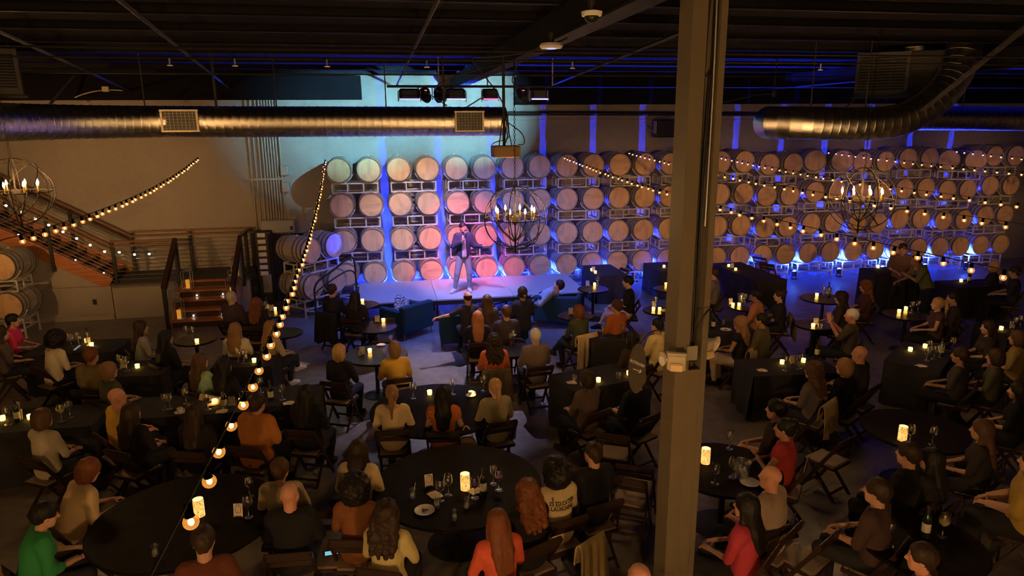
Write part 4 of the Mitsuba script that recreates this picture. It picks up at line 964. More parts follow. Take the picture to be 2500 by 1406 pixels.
def build_person(J, sc=1.0, wide=1.0, fem=False, sleeve=1.0, neckline=0.0, hem=0.0, h=0.026, hands=('soft', 'soft'), shorts=False, look=0, nod=0, skirt=False, bulk=0.0, feet=None):
    """meshes of body, top, legwear, shoes in the figure's own frame (facing +y)"""
    J = {k: np.asarray(v, float) * sc for k, v in J.items()}
    allp = np.array(list(J.values())); lo, hi = allp.min(0) - 0.32, allp.max(0) + 0.22; lo[2] = max(lo[2], -0.06)
    w = wide * sc
    def torso(f, e):
        f.ell(J['hip'] + [0, -0.01, 0.02], ((0.165 if not fem else 0.172) * w + e, 0.118 * w + e, 0.125 * sc + e), 0)
        f.ell((J['hip'] + J['waist']) / 2 + [0, 0, 0.02], ((0.150 if not fem else 0.140) * w + e, 0.108 * w + e, 0.15 * sc + e), 0.06)
        f.ell(J['waist'] * 0.45 + J['chest'] * 0.55, ((0.158 if not fem else 0.138) * w + e, 0.112 * w + e, 0.17 * sc + e), 0.06)
        f.ell(J['chest'] + (J['neck'] - J['chest']) * 0.18, ((0.165 if not fem else 0.148) * w + e, 0.110 * w + e, 0.135 * sc + e), 0.05)
        f.limb(J['shl'] * 0.80 + J['neck'] * 0.20, J['shr'] * 0.80 + J['neck'] * 0.20, 0.064 * w + e, 0.064 * w + e, 0.05)
        f.limb(J['neck'] * 0.6 + J['chest'] * 0.4, J['neck'], 0.075 * w + e, 0.052 * sc + e * 0.7, 0.05)
        if fem and e >= 0:
            for s in (-0.068, 0.068): f.ell(J['chest'] + [s, 0.085, 0.0], (0.066 * w + e, 0.06 * w + e, 0.06 + e), 0.04)
    def arms(f, e, upto=2.0):
        for n in 'lr':
            s, el, wr = J['sh' + n], J['el' + n], J['wr' + n]
            a = 0.86 if fem else 1.0
            t = min(upto, 1.0)
            f.limb(s, s + (el - s) * t, 0.058 * a * w + e, (0.058 - 0.016 * t) * a * w + e, 0.045)
            if upto > 1:
                t = min(upto - 1, 1.0)
                f.limb(el, el + (wr - el) * t, 0.043 * a * w + e, (0.043 - 0.014 * t) * a * w + e, 0.02)
    def legs(f, e, upto=2.0, k=0.05):
        for n in 'lr':
            p, q, r = J['hp' + n], J['kn' + n], J['an' + n]
            t = min(upto, 1.0)
            f.limb(p, p + (q - p) * t, 0.092 * w + e, (0.092 - 0.030 * t) * w + e, k)
            if upto > 1:
                t = min(upto - 1, 1.0)
                c = q + (r - q) * 0.35 * t
                f.limb(q, c, 0.058 * w + e, 0.055 * w + e, 0.03); f.limb(c, q + (r - q) * t, 0.055 * w + e, (0.055 - 0.018 * t) * w + e, 0.03)
    out = {}
    f = Field(lo, hi, h); torso(f, -0.004); arms(f, -0.002); legs(f, -0.004)
    fd = {}
    for n in 'lr':
        a = J['an' + n]; d = J['an' + n] - J['kn' + n]; fw = np.array([0, 1.0, 0]) if not feet else np.asarray(feet[n], float)
        fw = fw / np.linalg.norm(fw); fd[n] = (a, fw)
        f.limb(a, a + fw * 0.12 * sc + [0, 0, -0.058], 0.034, 0.022, 0.03)
    body = f.mesh()
    hv, hf = HEADS[not fem]; R = rotm(look, nod)
    head = (hv * sc) @ R.T + J['head']
    parts = [body, (head, hf)]
    for n, kind in zip('lr', hands):
        d = J['wr' + n] - J['el' + n]
        if isinstance(kind, tuple): kind, pd, dd = kind; d = np.asarray(dd, float)
        else: pd = np.array([0.25 if n == 'l' else -0.25, 0.0, -1.0])
        v, q = place_hand(kind, (0, 0, 0), d, pd, n == 'l')
        parts.append((v * sc * (0.93 if fem else 1.0) + J['wr' + n], q))
    out['body'] = join(*parts)
    e = 0.013 + bulk
    f = Field(lo, hi, h); torso(f, e)
    if sleeve > 0: arms(f, e + 0.003, sleeve)
    f.cut((0, 0, -1), -(J['hip'][2] - 0.085 * sc + hem))
    nk = J['neck'] + [0, 0.0, -0.01 - neckline]
    dirn = (J['neck'] - J['chest']); dirn /= np.linalg.norm(dirn)
    f.ell(J['neck'] + dirn * 0.045 + [0, 0.02, 0], (0.062 + neckline * 1.2, 0.07 + neckline, 0.055 + neckline), sub=True)
    v, q = f.mesh()
    v = v + 0.010 * (meshkit.noise(v * [11, 11, 8], 3) - 0.5)[:, None] * np.array([1, 1, 0.2])
    out['top'] = (v, q)
    f = Field(lo, hi, h); f.ell(J['hip'] + [0, -0.01, 0.01], (0.168 * w + 0.008, 0.12 * w + 0.008, 0.11 * sc), 0)
    if skirt:
        f.limb(J['hpl'], J['knl'], 0.105, 0.10, 0.08); f.limb(J['hpr'], J['knr'], 0.105, 0.10, 0.08); f.limb((J['hpl'] + J['hpr']) / 2, (J['knl'] + J['knr']) / 2, 0.09, 0.085, 0.08)
    else: legs(f, 0.012, 1.0 if shorts else 1.98)
    f.cut((0, 0, 1), J['hip'][2] + 0.10 * sc)
    out['legs'] = f.mesh()
    out['shoes'] = []
    for n in 'lr':
        a, fw = fd[n]
        toe = a + fw * 0.165 * sc + [0, 0, -0.062]; heel = a + fw * -0.045 + [0, 0, -0.062]
        f = Field(np.minimum(toe, heel) - 0.1, np.maximum(toe, a) + 0.1, 0.016)
        f.limb(heel, toe, 0.040, 0.037, 0.0); f.limb(a + [0, 0, -0.015], a + fw * 0.09 + [0, 0, -0.045], 0.050, 0.044, 0.03)
        if feet is None: f.cut((0, 0, -1), 0.003)
        out['shoes'].append(f.mesh())
    out['J'] = J; out['R'] = R
    return out

def hair_mesh(style, J, R, sc, fem, seed, h=0.0145):
    """hair around the head; long styles fall down the back"""
    c = J['head']; sd = seed
    lo, hi = c + [-0.26, -0.30, -0.62], c + [0.26, 0.22, 0.30]
    if style in ('short', 'crop', 'ring', 'bun', 'hat'): lo = c + [-0.2, -0.24, -0.25]
    f = Field(lo, hi, h)
    W = lambda p: R @ (np.asarray(p, float) * sc) + c
    t = {'crop': 0.006, 'short': 0.016, 'ring': 0.008, 'bob': 0.022, 'long': 0.018, 'wavy': 0.024, 'curly': 0.034, 'afro': 0.055, 'pony': 0.010, 'bun': 0.012}.get(style, 0.015)
    f.ell(W((0, -0.018, 0.037)), np.array([0.080 + t, 0.101 + t, 0.092 + t]) * sc, 0, R)
    if style in ('short', 'bob', 'long', 'wavy', 'curly', 'pony', 'bun', 'crop'):
        f.limb(W((0, -0.075, 0.0)), W((0, -0.065, -0.075)), 0.05 + t * 0.5, 0.035 + t * 0.4, 0.03)
    if style == 'afro':
        f.ell(W((0, -0.03, 0.03)), np.array([0.155, 0.15, 0.15]) * sc, 0.04, R); f.ell(W((0, -0.05, -0.06)), np.array([0.14, 0.11, 0.10]) * sc, 0.05, R)
    # the face stays free
    f.ell(W((0, 0.115, -0.045)), np.array([0.074, 0.085, 0.115]) * sc, sub=True, R=R)
    f.ell(W((0, 0.06, -0.13)), np.array([0.066, 0.10, 0.09]) * sc, sub=True, R=R)
    if style in ('crop', 'short', 'ring', 'pony', 'bun'):
        nrm = R @ np.array([0, -0.35, -1.0]); p = W((0, -0.06, -0.085)); f.cut(nrm, nrm @ p)
        for s in (-1, 1): f.ell(W((s * 0.09, 0.015, -0.05)), np.array([0.03, 0.055, 0.05]) * sc, sub=True, R=R)
    if style == 'ring':
        nrm = R @ np.array([0, 0.25, 1.0]); f.cut(nrm, nrm @ W((0, -0.05, 0.055)))
    b = R @ np.array([0, -1.0, 0]); b[2] = 0; b /= np.linalg.norm(b) + 1e-9; sd_ = np.array([-b[1], b[0], 0])
    if style == 'bob':
        f.ell(W((0, -0.035, -0.045)), np.array([0.100, 0.098, 0.105]) * sc, 0.04, R)
        f.ell(W((0, 0.09, -0.07)), np.array([0.066, 0.09, 0.10]) * sc, sub=True, R=R)
        f.cut((0, 0, -1), -(c[2] - 0.135 * sc))
    if style in ('long', 'wavy', 'curly'):
        L = {'long': 0.42, 'wavy': 0.36, 'curly': 0.33}[style] * sc; wd = {'long': 0.085, 'wavy': 0.10, 'curly': 0.135}[style]
        base = W((0, -0.06, -0.02))
        for o in (-1, -0.33, 0.33, 1):
            a = base + sd_ * o * wd * 0.55; m = base + b * 0.065 + sd_ * o * wd * 0.75 + [0, 0, -L * 0.5]; e = base + b * (0.115) + sd_ * o * wd * 0.7 + [0, 0, -L * (1.0 - 0.12 * abs(o))]
            f.limb(a, m, 0.055, 0.042, 0.03); f.limb(m, e, 0.042, 0.022, 0.03)
        for s in (-1, 1):
            f.limb(W((s * 0.082, -0.01, 0.0)), W((s * 0.095, -0.02, -0.13)), 0.030, 0.026, 0.03)
            if style != 'long' or sd % 2: f.limb(W((s * 0.095, -0.02, -0.13)), W((s * 0.11, 0.02, -0.26)), 0.026, 0.018, 0.03)
        f.ell(W((0, 0.115, -0.06)), np.array([0.066, 0.09, 0.12]) * sc, sub=True, R=R)
    if style == 'pony':
        k = W((0, -0.115, 0.05)); f.limb(k, k + b * 0.035 + [0, 0, 0.005], 0.026, 0.028, 0.015)
        f.limb(k + b * 0.035, k + b * 0.065 + [0, 0, -0.13], 0.030, 0.032, 0.02); f.limb(k + b * 0.065 + [0, 0, -0.13], k + b * 0.05 + [0, 0, -0.33], 0.032, 0.012, 0.02)
    if style == 'bun': f.ell(W((0, -0.10, 0.095)), (0.055, 0.052, 0.05), 0.02)
    v, q = f.mesh()
    if style in ('curly', 'afro'): d = 0.030 * (meshkit.noise(v * 38, sd) - 0.5) + 0.02 * (meshkit.noise(v * 16, sd + 5) - 0.5)
    elif style == 'wavy': d = 0.024 * (meshkit.noise(v * [46, 46, 16], sd) - 0.5)
    else: d = 0.012 * (meshkit.noise(v * [60, 60, 6], sd) - 0.5)
    n = np.zeros_like(v); cr = np.cross(v[q[:, 1]] - v[q[:, 0]], v[q[:, 2]] - v[q[:, 0]])
    for i in range(3): np.add.at(n, q[:, i], cr)
    n /= np.linalg.norm(n, axis=1, keepdims=True) + 1e-12
    return v + n * d[:, None], q

SKINS = {'pale': (0.58, 0.36, 0.26), 'mid': (0.47, 0.27, 0.18), 'tan': (0.36, 0.20, 0.125), 'brown': (0.22, 0.115, 0.07), 'red': (0.56, 0.28, 0.19)}
HAIRS = {'black': (0.012, 0.010, 0.009), 'dark': (0.035, 0.020, 0.013), 'brown': (0.085, 0.042, 0.022), 'auburn': (0.17, 0.055, 0.022), 'light': (0.24, 0.13, 0.06), 'blond': (0.46, 0.28, 0.12), 'grey': (0.38, 0.34, 0.30), 'white': (0.60, 0.56, 0.50), 'redblond': (0.36, 0.14, 0.055)}
_people = 0
def person(label, x, y, rz, top, hair, style, skin='mid', fem=False, legs=(0.02, 0.02, 0.025), shoe=(0.02, 0.02, 0.02), z=0.0, J=None, sc=1.0, far=False, chair=True, face=False, **kw):
    """a whole figure at (x, y) turned by rz; returns its key and frame"""
    global _people
    _people += 1
    lean = kw.pop('lean', 4)
    J = J or pose_sit(lean=lean, reach=kw.pop('reach', (0.30, 0.72)), cross=kw.pop('cross', False), legs_out=kw.pop('legs_out', 0.0), arms=kw.pop('arms', None), spread=kw.pop('spread', 0.10))
    b = build_person(J, sc, fem=fem, h=0.030 if far else 0.025, **kw)
    k = thing('person', label, 'person')
    at = M4(x, y, z, rz=rz)
    part(k, 'body', P(b['body'], True), tint(SKINS[skin], 0.6), at)
    part(k, 'top', P(b['top'], True), top if isinstance(top, str) else tint(top), at)
    part(k, 'legwear', P(b['legs'], True), legs if isinstance(legs, str) else tint(legs), at)
    for s in b['shoes']: part(k, 'shoe', P(s, True), tint(shoe), at)
    if style != 'bald':
        hm = hair_mesh(style, b['J'], b['R'], sc, fem, _people, 0.017 if far else 0.0135)
        part(k, 'hair', P(hm, True), tint(HAIRS[hair], 0.55), at)
    if face:
        c, R = b['J']['head'], b['R']
        def on(mesh, dx, dy, dz): return (mesh[0] + [dx, dy, dz]) @ R.T * sc + c, mesh[1]
        for s in (-1, 1):
            e = part(k, 'eye', P(on(ball(0.0125, 2, (1.15, 1, 0.8)), s * 0.030, 0.079, 0.006), True), tint((0.62, 0.58, 0.54), 0.3), at)
            part(e, 'iris', P(on(ball(0.0065, 1, (1, 0.6, 1)), s * 0.030, 0.0895, 0.006), True), tint((0.02, 0.012, 0.01), 0.2), at)
            part(k, 'eyebrow', P(on(tube([(s * 0.014, 0.0875, 0.026), (s * 0.030, 0.0885, 0.031), (s * 0.046, 0.076, 0.026)], 0.0038, 5), 0, 0, 0), True), tint(HAIRS['black']), at)
        part(k, 'lips', P(on(join(tube([(-0.023, 0.080, -0.058), (0, 0.0905, -0.055), (0.023, 0.080, -0.058)], [0.002, 0.0042, 0.002], 6), tube([(-0.021, 0.079, -0.063), (0, 0.0885, -0.067), (0.021, 0.079, -0.063)], [0.002, 0.005, 0.002], 6)), 0, 0, 0), True), tint((0.34, 0.13, 0.11), 0.5), at)
    return k, at, b

# ================================================================ chairs, tables, tableware
def _chair():
    out = []
    for s in (-1, 1):
        x = s * 0.205
        out.append(('front_leg', bar((x, 0.235, 0.0), (x, -0.245, 0.80), 0.022, 0.042, (0, 1, 0.6))))
        out.append(('rear_leg', bar((x * 0.86, -0.235, 0.0), (x * 0.86, 0.15, 0.455), 0.020, 0.038, (0, -1, 0.8))))
    out.append(('back_rail', rbox(0, -0.232, 0.775, 0.43, 0.024, 0.085, 0.008)))
    out.append(('back_slat', rbox(0, -0.175, 0.665, 0.40, 0.018, 0.055, 0.006)))
    out.append(('stretcher', rbox(0, 0.165, 0.115, 0.39, 0.022, 0.032, 0.005)))
    out.append(('stretcher', rbox(0, -0.165, 0.085, 0.33, 0.022, 0.032, 0.005)))
    out.append(('seat_frame', join(rbox(0, 0.19, 0.435, 0.40, 0.03, 0.04, 0.006), rbox(0, -0.19, 0.435, 0.36, 0.03, 0.04, 0.006), rbox(-0.185, 0, 0.435, 0.03, 0.40, 0.04, 0.006), rbox(0.185, 0, 0.435, 0.03, 0.40, 0.04, 0.006))))
    return [(n, P(m, 30)) for n, m in out], P(rbox(0, 0.0, 0.452, 0.355, 0.385, 0.04, 0.014), 40)
CHAIR, PAD = _chair()
def chair(label, x, y, rz, group='dark folding chairs'):
    k = thing('folding_chair', label, 'chair', group)
    at = M4(x, y, 0, rz=rz)
    for n, s in CHAIR: part(k, n, s, 'mat_chair_wood', at)
    part(k, 'seat_pad', PAD, 'mat_seat_pad', at)
    return k

def coat(label, x, y, rz, rgb, w=0.46, drop=0.5, z0=0.82, name='coat', front=0.22):
    """a garment hung over a chair back"""
    def fn(u, v):
        s = (v - 0.32) / 0.68; a = np.where(v < 0.32, (0.32 - v) / 0.32, 0)
        fold = 0.014 * np.sin(u * 23 + v * 3) * (0.3 + np.abs(s)) + 0.01 * np.sin(u * 11)
        flare = 1 + 0.18 * np.clip(s, 0, 1)
        X = (u - 0.5) * w * flare
        Yb = -0.262 - 0.05 * np.clip(s, 0, 1) - fold; Yf = -0.205 + 0.02 * a + fold * 0.5
        ease = np.clip((v - 0.24) / 0.16, 0, 1); ease = ease * ease * (3 - 2 * ease)
        Y = Yf * (1 - ease) + Yb * ease
        Z = z0 - np.clip(s, 0, 1) * drop * (1 + 0.05 * np.sin(u * 9)) - a * front + 0.012 * np.sin(np.pi * np.clip((v - 0.2) / 0.24, 0, 1))
        return np.stack([X, Y, Z], -1)
    m = thick(grid_cloth(fn, 30, 26), 0.014)
    return single(name, label, 'coat', P(m, True), tint(rgb), M4(x, y, 0, rz=rz))

def round_table(label, x, y, r, mat=None, h=0.75):
    mat = mat or ('mat_tabletop' if r < 0.55 else 'mat_dull_tabletop')
    k = thing('round_table', label, 'table')
    at = M4(x, y, 0)
    part(k, 'tabletop', P(lathe([(0.0, h - 0.035), (r - 0.01, h - 0.035), (r, h - 0.026), (r, h - 0.008), (r - 0.008, h), (0.0, h)], 48), 30), mat, at)
    part(k, 'pedestal', P(lathe([(0.0, 0.02), (0.035, 0.03), (0.032, h - 0.06), (0.12, h - 0.035), (0.0, h - 0.034)], 16), 40), 'mat_black_metal', at)
    part(k, 'base', P(lathe([(0.0, 0.0), (0.24 if r < 0.6 else 0.36, 0.0), (0.23 if r < 0.6 else 0.34, 0.018), (0.05, 0.035), (0.0, 0.036)], 24), 40), 'mat_black_metal', at)
    return k

def cloth_table(label, x, y, w, d, rz, h=0.75, seed=1):
    """a rectangular table under a black cloth that hangs to the floor in folds"""
    k = thing('banquet_table', label, 'table')
    at = M4(x, y, 0, rz=rz)
    part(k, 'tabletop', P(rbox(0, 0, h - 0.02, w, d, 0.03, 0.008)), 'mat_dark_wood', at)
    for a in (-1, 1):
        for b in (-1, 1): part(k, 'leg', P(tube([(a * (w / 2 - 0.08), b * (d / 2 - 0.08), 0.0), (a * (w / 2 - 0.08), b * (d / 2 - 0.08), h - 0.03)], 0.016, 6), 50), 'mat_black_metal', at)
    per = 2 * (w + d); N = int(per / 0.05)
    def rim(u):
        s = (u * per) % per; x_ = np.zeros_like(s); y_ = np.zeros_like(s); nx = np.zeros_like(s); ny = np.zeros_like(s)
        for lo, L, p0, dv, nn in ((0, w, (-w / 2, -d / 2), (1, 0), (0, -1)), (w, d, (w / 2, -d / 2), (0, 1), (1, 0)), (w + d, w, (w / 2, d / 2), (-1, 0), (0, 1)), (2 * w + d, d, (-w / 2, d / 2), (0, -1), (-1, 0))):
            m = (s >= lo - 1e-9) & (s < lo + L + 1e-9); t = s - lo
            x_ = np.where(m, p0[0] + dv[0] * t, x_); y_ = np.where(m, p0[1] + dv[1] * t, y_); nx = np.where(m, nn[0], nx); ny = np.where(m, nn[1], ny)
        return x_, y_, nx, ny
    def fn(u, v):
        x_, y_, nx, ny = rim(u * 0.99999)
        am = 0.028 * v * np.sin(u * per * 14 + seed) + 0.02 * v * np.sin(u * per * 5.3 + 2 * seed) + 0.035 * v + 0.006
        return np.stack([x_ + nx * am, y_ + ny * am, h + 0.004 - v * (h - 0.012)], -1)
    sk = grid_cloth(fn, N + 1, 6)
    t = box(0, 0, h, w + 0.012, d + 0.012, 0.01)
    part(k, 'tablecloth', P(join(sk, t), 40), 'mat_black_cloth2', at)
    return k
scene['mat_black_cloth2'] = {'type': 'twosided', 'bsdf': {'type': 'principled', 'base_color': {'type': 'rgb', 'value': [0.024, 0.022, 0.025]}, 'roughness': 0.8, 'specular': 0.35}}

V_CUP = P(lathe([(0.0, 0.0), (0.030, 0.0), (0.034, 0.010), (0.036, 0.065), (0.033, 0.065), (0.031, 0.045), (0.0, 0.042)], 16), 50)
V_FLAME = P(lathe([(0.0, 0.0), (0.005, 0.004), (0.006, 0.012), (0.002, 0.026), (0.0, 0.030)], 8), True)
V_WICK = P(tube([(0, 0, 0.040), (0, 0, 0.052)], 0.0015, 5), 50)
def votive(label, x, y, z, k=1.0, group='votive candles'):
    t = thing('votive_candle', label, 'candle', group)
    at = M4(x, y, z)
    part(t, 'glass_cup', V_CUP, 'mat_wax', at, emitter=glow((1.0, 0.55, 0.085), VOTIVE * k, 0.9))
    part(t, 'wick', V_WICK, 'mat_ink', at)
    part(t, 'flame', V_FLAME, 'mat_white', at @ T().translate([0, 0, 0.047]), emitter=glow((1.0, 0.80, 0.42), 14.0, 0.3))
def fn_lantern(p, n, uv):
    v = smoothstep(0.52, 0.64, noise(uv.x * 5.0, uv.y * 5.0, 2.0)); w = smoothstep(0.50, 0.58, noise(uv.x * 11, uv.y * 9, 7.0))
    c = mix((1.0, 0.70, 0.22), (1.0, 0.40, 0.05), noise(uv.x * 3, uv.y * 2, 4.0))
    return c * (1.0 - 0.85 * v * w) * (1.1 * DIM)
def tall_candle(label, x, y, z, s=1.0):
    t = thing('cylinder_candle', label, 'candle')
    n = 28; th = np.arange(n + 1) * 2 * np.pi / n; R, Hh = 0.052 * s, 0.185 * s
    v = np.vstack([np.stack([R * np.cos(th), R * np.sin(th), 0 * th + q], -1) for q in (0.0, Hh)])
    a = np.arange(n); f = np.vstack([np.stack([a, a + 1, a + n + 2], -1), np.stack([a, a + n + 2, a + n + 1], -1)])
    uv = np.stack([np.tile(th, 2), np.repeat([0, 3.0], n + 1)], -1)
    at = M4(x, y, z)
    part(t, 'patterned_shade', mikit.ply((v, f), None, True, uv=uv), 'mat_wax', at, emitter={'type': 'area', 'radiance': proc(fn_lantern), 'sampling_weight': 1.5})
    part(t, 'inner_glass', P((np.array(v * [0.95, 0.95, 1]), f[:, ::-1]), True), 'mat_wax', at, emitter=glow((1.0, 0.70, 0.26), 1.3, 0.3))
    part(t, 'wax', P(lathe([(0.0, 0.0), (R * 0.86, 0.0), (R * 0.86, Hh * 0.5), (0.0, Hh * 0.48)], 20), 50), 'mat_wax', at)
    part(t, 'rim', P(moved(ring(R, 0.002, 28, 4), 0, 0, Hh), True), 'mat_brass', at)
    part(t, 'flame', V_FLAME, 'mat_white', at @ T().translate([0, 0, Hh * 0.5]).scale(1.5), emitter=glow((1.0, 0.82, 0.45), 12.0, 0.3))

WINE = P(lathe([(0.0, 0.0), (0.036, 0.0), (0.034, 0.004), (0.006, 0.010), (0.004, 0.085), (0.012, 0.096), (0.036, 0.118), (0.042, 0.145), (0.038, 0.180), (0.032, 0.205)], 18), True)
WINE_RED = P(lathe([(0.0, 0.098), (0.012, 0.100), (0.033, 0.119), (0.038, 0.135), (0.0, 0.135)], 16), 50)
TUMBLER = P(lathe([(0.0, 0.004), (0.030, 0.004), (0.032, 0.0), (0.038, 0.095), (0.040, 0.098), (0.036, 0.095), (0.030, 0.010), (0.0, 0.010)], 18), 50)
FLUTE = P(lathe([(0.0, 0.0), (0.033, 0.0), (0.030, 0.004), (0.005, 0.010), (0.005, 0.07), (0.016, 0.09), (0.027, 0.13), (0.031, 0.19)], 16), True)
BOTTLE = P(lathe([(0.0, 0.0), (0.037, 0.0), (0.038, 0.01), (0.038, 0.185), (0.030, 0.215), (0.015, 0.240), (0.014, 0.300), (0.016, 0.302), (0.016, 0.312), (0.0, 0.313)], 18), 50)
BOTTLE_LABEL = P(lathe([(0.0386, 0.06), (0.0390, 0.06), (0.0390, 0.15), (0.0386, 0.15)], 18), 60)
CAPSULE = P(lathe([(0.0145, 0.255), (0.0165, 0.255), (0.0172, 0.312), (0.0, 0.316)], 14), 50)
PLATE = P(lathe([(0.0, 0.0), (0.06, 0.0), (0.085, 0.010), (0.105, 0.016), (0.105, 0.020), (0.085, 0.016), (0.06, 0.006), (0.0, 0.006)], 30), 60)
CUP = P(lathe([(0.0, 0.0), (0.028, 0.0), (0.040, 0.05), (0.042, 0.062), (0.038, 0.060), (0.030, 0.012), (0.0, 0.010)], 18), True)
BUCKET = P(lathe([(0.0, 0.0), (0.075, 0.0), (0.085, 0.06), (0.100, 0.19), (0.104, 0.195), (0.097, 0.19), (0.078, 0.02), (0.0, 0.016)], 24), 50)
scene['mat_clear'] = {'type': 'blendbsdf', 'weight': 0.14, 'a': {'type': 'thindielectric', 'int_ior': 1.5}, 'b': {'type': 'twosided', 'bsdf': {'type': 'roughconductor', 'material': 'none', 'specular_reflectance': {'type': 'rgb', 'value': [0.9, 0.9, 0.9]}, 'alpha': 0.09}}}
plain('mat_red_wine', (0.10, 0.01, 0.012), 0.2)
plain('mat_white_wine', (0.55, 0.45, 0.15), 0.2)
def wineglass(label, x, y, z, fill=None, s=1.0):
    t = thing('wine_glass', label, 'glass', 'wine glasses on the tables')
    at = M4(x, y, z, s=s)
    part(t, 'bowl', WINE, 'mat_clear', at)
    if fill: part(t, 'wine', WINE_RED, fill, at)
def tumbler(label, x, y, z, straw=False):
    t = thing('tumbler', label, 'glass', 'tumblers on the tables')
    part(t, 'cup', TUMBLER, 'mat_clear', M4(x, y, z))
    part(t, 'ice', P(join(rbox(0.008, 0.004, 0.03, 0.02, 0.02, 0.02, 0.003), rbox(-0.012, -0.006, 0.045, 0.02, 0.02, 0.02, 0.003), rbox(0.01, -0.012, 0.06, 0.02, 0.02, 0.02, 0.003))), 'mat_ice', M4(x, y, z))
    if straw: part(t, 'straw', P(tube([(0, 0, 0.012), (0.035, 0.01, 0.17)], 0.0025, 5), 50), 'mat_white', M4(x, y, z))
def bottle(label, x, y, z, lab='mat_cork_label', glass='mat_green_glass'):
    t = thing('wine_bottle', label, 'bottle', 'wine bottles on the tables')
    part(t, 'glass', BOTTLE, glass, M4(x, y, z))
    part(t, 'paper_label', BOTTLE_LABEL, lab, M4(x, y, z))
    part(t, 'capsule', CAPSULE, 'mat_black_plastic', M4(x, y, z))
def menu(label, x, y, z, rz=0, w=0.09, h=0.14):
    t = thing('menu_card', label, 'card', 'menu cards on the tables')
    at = M4(x, y, z, rz=rz) @ T().rotate([1, 0, 0], -9)
    part(t, 'card', P(box(0, 0, h / 2, w, 0.004, h)), 'mat_paper', at)
    part(t, 'printed_frame', P(join(box(0, -0.003, h * 0.78, w * 0.62, 0.0015, 0.003), box(0, -0.003, h * 0.36, w * 0.62, 0.0015, 0.003), box(-w * 0.3, -0.003, h * 0.57, 0.003, 0.0015, h * 0.42), box(w * 0.3, -0.003, h * 0.57, 0.003, 0.0015, h * 0.42), box(0, -0.003, h * 0.9, w * 0.5, 0.0015, 0.006))), 'mat_ink', at)
    part(t, 'foot', P(rbox(0, 0.012, 0.006, w * 0.8, 0.045, 0.012, 0.003)), 'mat_dark_wood', M4(x, y, z, rz=rz))
def plate(label, x, y, z, food=True, s=1.0):
    t = thing('plate', label, 'plate', 'plates on the tables')
    part(t, 'dish', PLATE, 'mat_china', M4(x, y, z, s=s))
    if food:
        for i in range(5):
            part(t, 'food', P(ball(0.014, 1, (1.2, 1, 0.6)), True), 'mat_food', M4(x + 0.02 * math.cos(i * 2.1), y + 0.018 * math.sin(i * 2.1), z + 0.012 * s))
plain('mat_food', (0.16, 0.07, 0.03), 0.7)
def cup(label, x, y, z):
    t = thing('coffee_cup', label, 'cup', 'coffee cups')
    part(t, 'bowl', CUP, 'mat_china', M4(x, y, z + 0.01)); part(t, 'saucer', PLATE, 'mat_china', M4(x, y, z, s=[0.72, 0.72, 0.8]))
    part(t, 'handle', P(moved(ring(0.018, 0.004, 14, 5), x + 0.048, y, z + 0.042, rx=90), True), 'mat_china')
def napkin(label, x, y, z, rz=0, s=1.0):
    m = thick(grid_cloth(lambda u, v: np.stack([(u - 0.5) * 0.15 * s, (v - 0.5) * 0.12 * s, 0.008 + 0.006 * np.sin(u * 7 + v * 4)], -1), 7, 6), 0.006)
    return single('napkin', label, 'napkin', P(m, True), 'mat_paper', M4(x, y, z, rz=rz), group='napkins and papers')
def bucket(label, x, y, z):
    t = thing('ice_bucket', label, 'bucket')
    part(t, 'bucket', BUCKET, 'mat_clear', M4(x, y, z))
    rs = random.Random(3)
    part(t, 'ice', P(join(*[moved(rbox(0, 0, 0, 0.03, 0.03, 0.03, 0.005), rs.uniform(-0.05, 0.05), rs.uniform(-0.05, 0.05), 0.04 + rs.uniform(0, 0.08), rz=rs.uniform(0, 90), rx=rs.uniform(0, 50)) for _ in range(22)])), 'mat_ice', M4(x, y, z), kind='stuff')

# ---------------------------------------------------------------- stage, lounge seats
k = thing('stage', 'low grey stage of three decks in front of the barrel wall', 'stage')
for x0, x1 in ((-0.70, 1.147), (1.153, 2.997), (3.003, 4.85)):
    part(k, 'deck', P(rbox((x0 + x1) / 2, 16.775, 0.532, x1 - x0, 2.15, 0.036, 0.004)), 'mat_stage_top')
    part(k, 'deck_frame', P(join(box((x0 + x1) / 2, 15.725, 0.465, x1 - x0, 0.04, 0.095), box((x0 + x1) / 2, 17.825, 0.465, x1 - x0, 0.04, 0.095), box(x0 + 0.02, 16.775, 0.465, 0.04, 2.1, 0.095), box(x1 - 0.02, 16.775, 0.465, 0.04, 2.1, 0.095))), 'mat_black_metal')
for x in (-0.62, 0.25, 1.15, 2.07, 3.0, 3.9, 4.77):
    for y in (15.8, 16.8, 17.75):
        part(k, 'leg', P(tube([(x, y, 0.0), (x, y, 0.42)], 0.026, 8), 50), 'mat_black_metal')
for x in (0.25, 2.07, 3.9):
    part(k, 'brace', P(bar((x - 0.8, 15.8, 0.06), (x + 0.8, 15.8, 0.40), 0.03)), 'mat_black_metal')
k = thing('stage_handrail', 'black tubular handrail at the left end of the stage', 'handrail')
part(k, 'rail', P(tube(rounded([(-1.72, 16.5, 0.0), (-1.72, 16.5, 0.45), (-1.72, 16.5, 0.92), (-1.25, 16.6, 1.18), (-0.86, 16.7, 1.50), (-0.74, 16.75, 1.42), (-0.74, 16.75, 0.9), (-0.74, 16.75, 0.57)]), 0.024, 8), True), 'mat_black_metal')
part(k, 'lower_rail', P(tube(rounded([(-1.72, 16.5, 0.62), (-1.66, 16.52, 0.72), (-1.0, 16.68, 1.14), (-0.80, 16.74, 1.14), (-0.74, 16.75, 1.0)]), 0.018, 8), True), 'mat_black_metal')
part(k, 'cross_bar', P(tube([(-1.72, 16.5, 0.50), (-0.74, 16.75, 0.62)], 0.016, 8), 60), 'mat_black_metal')
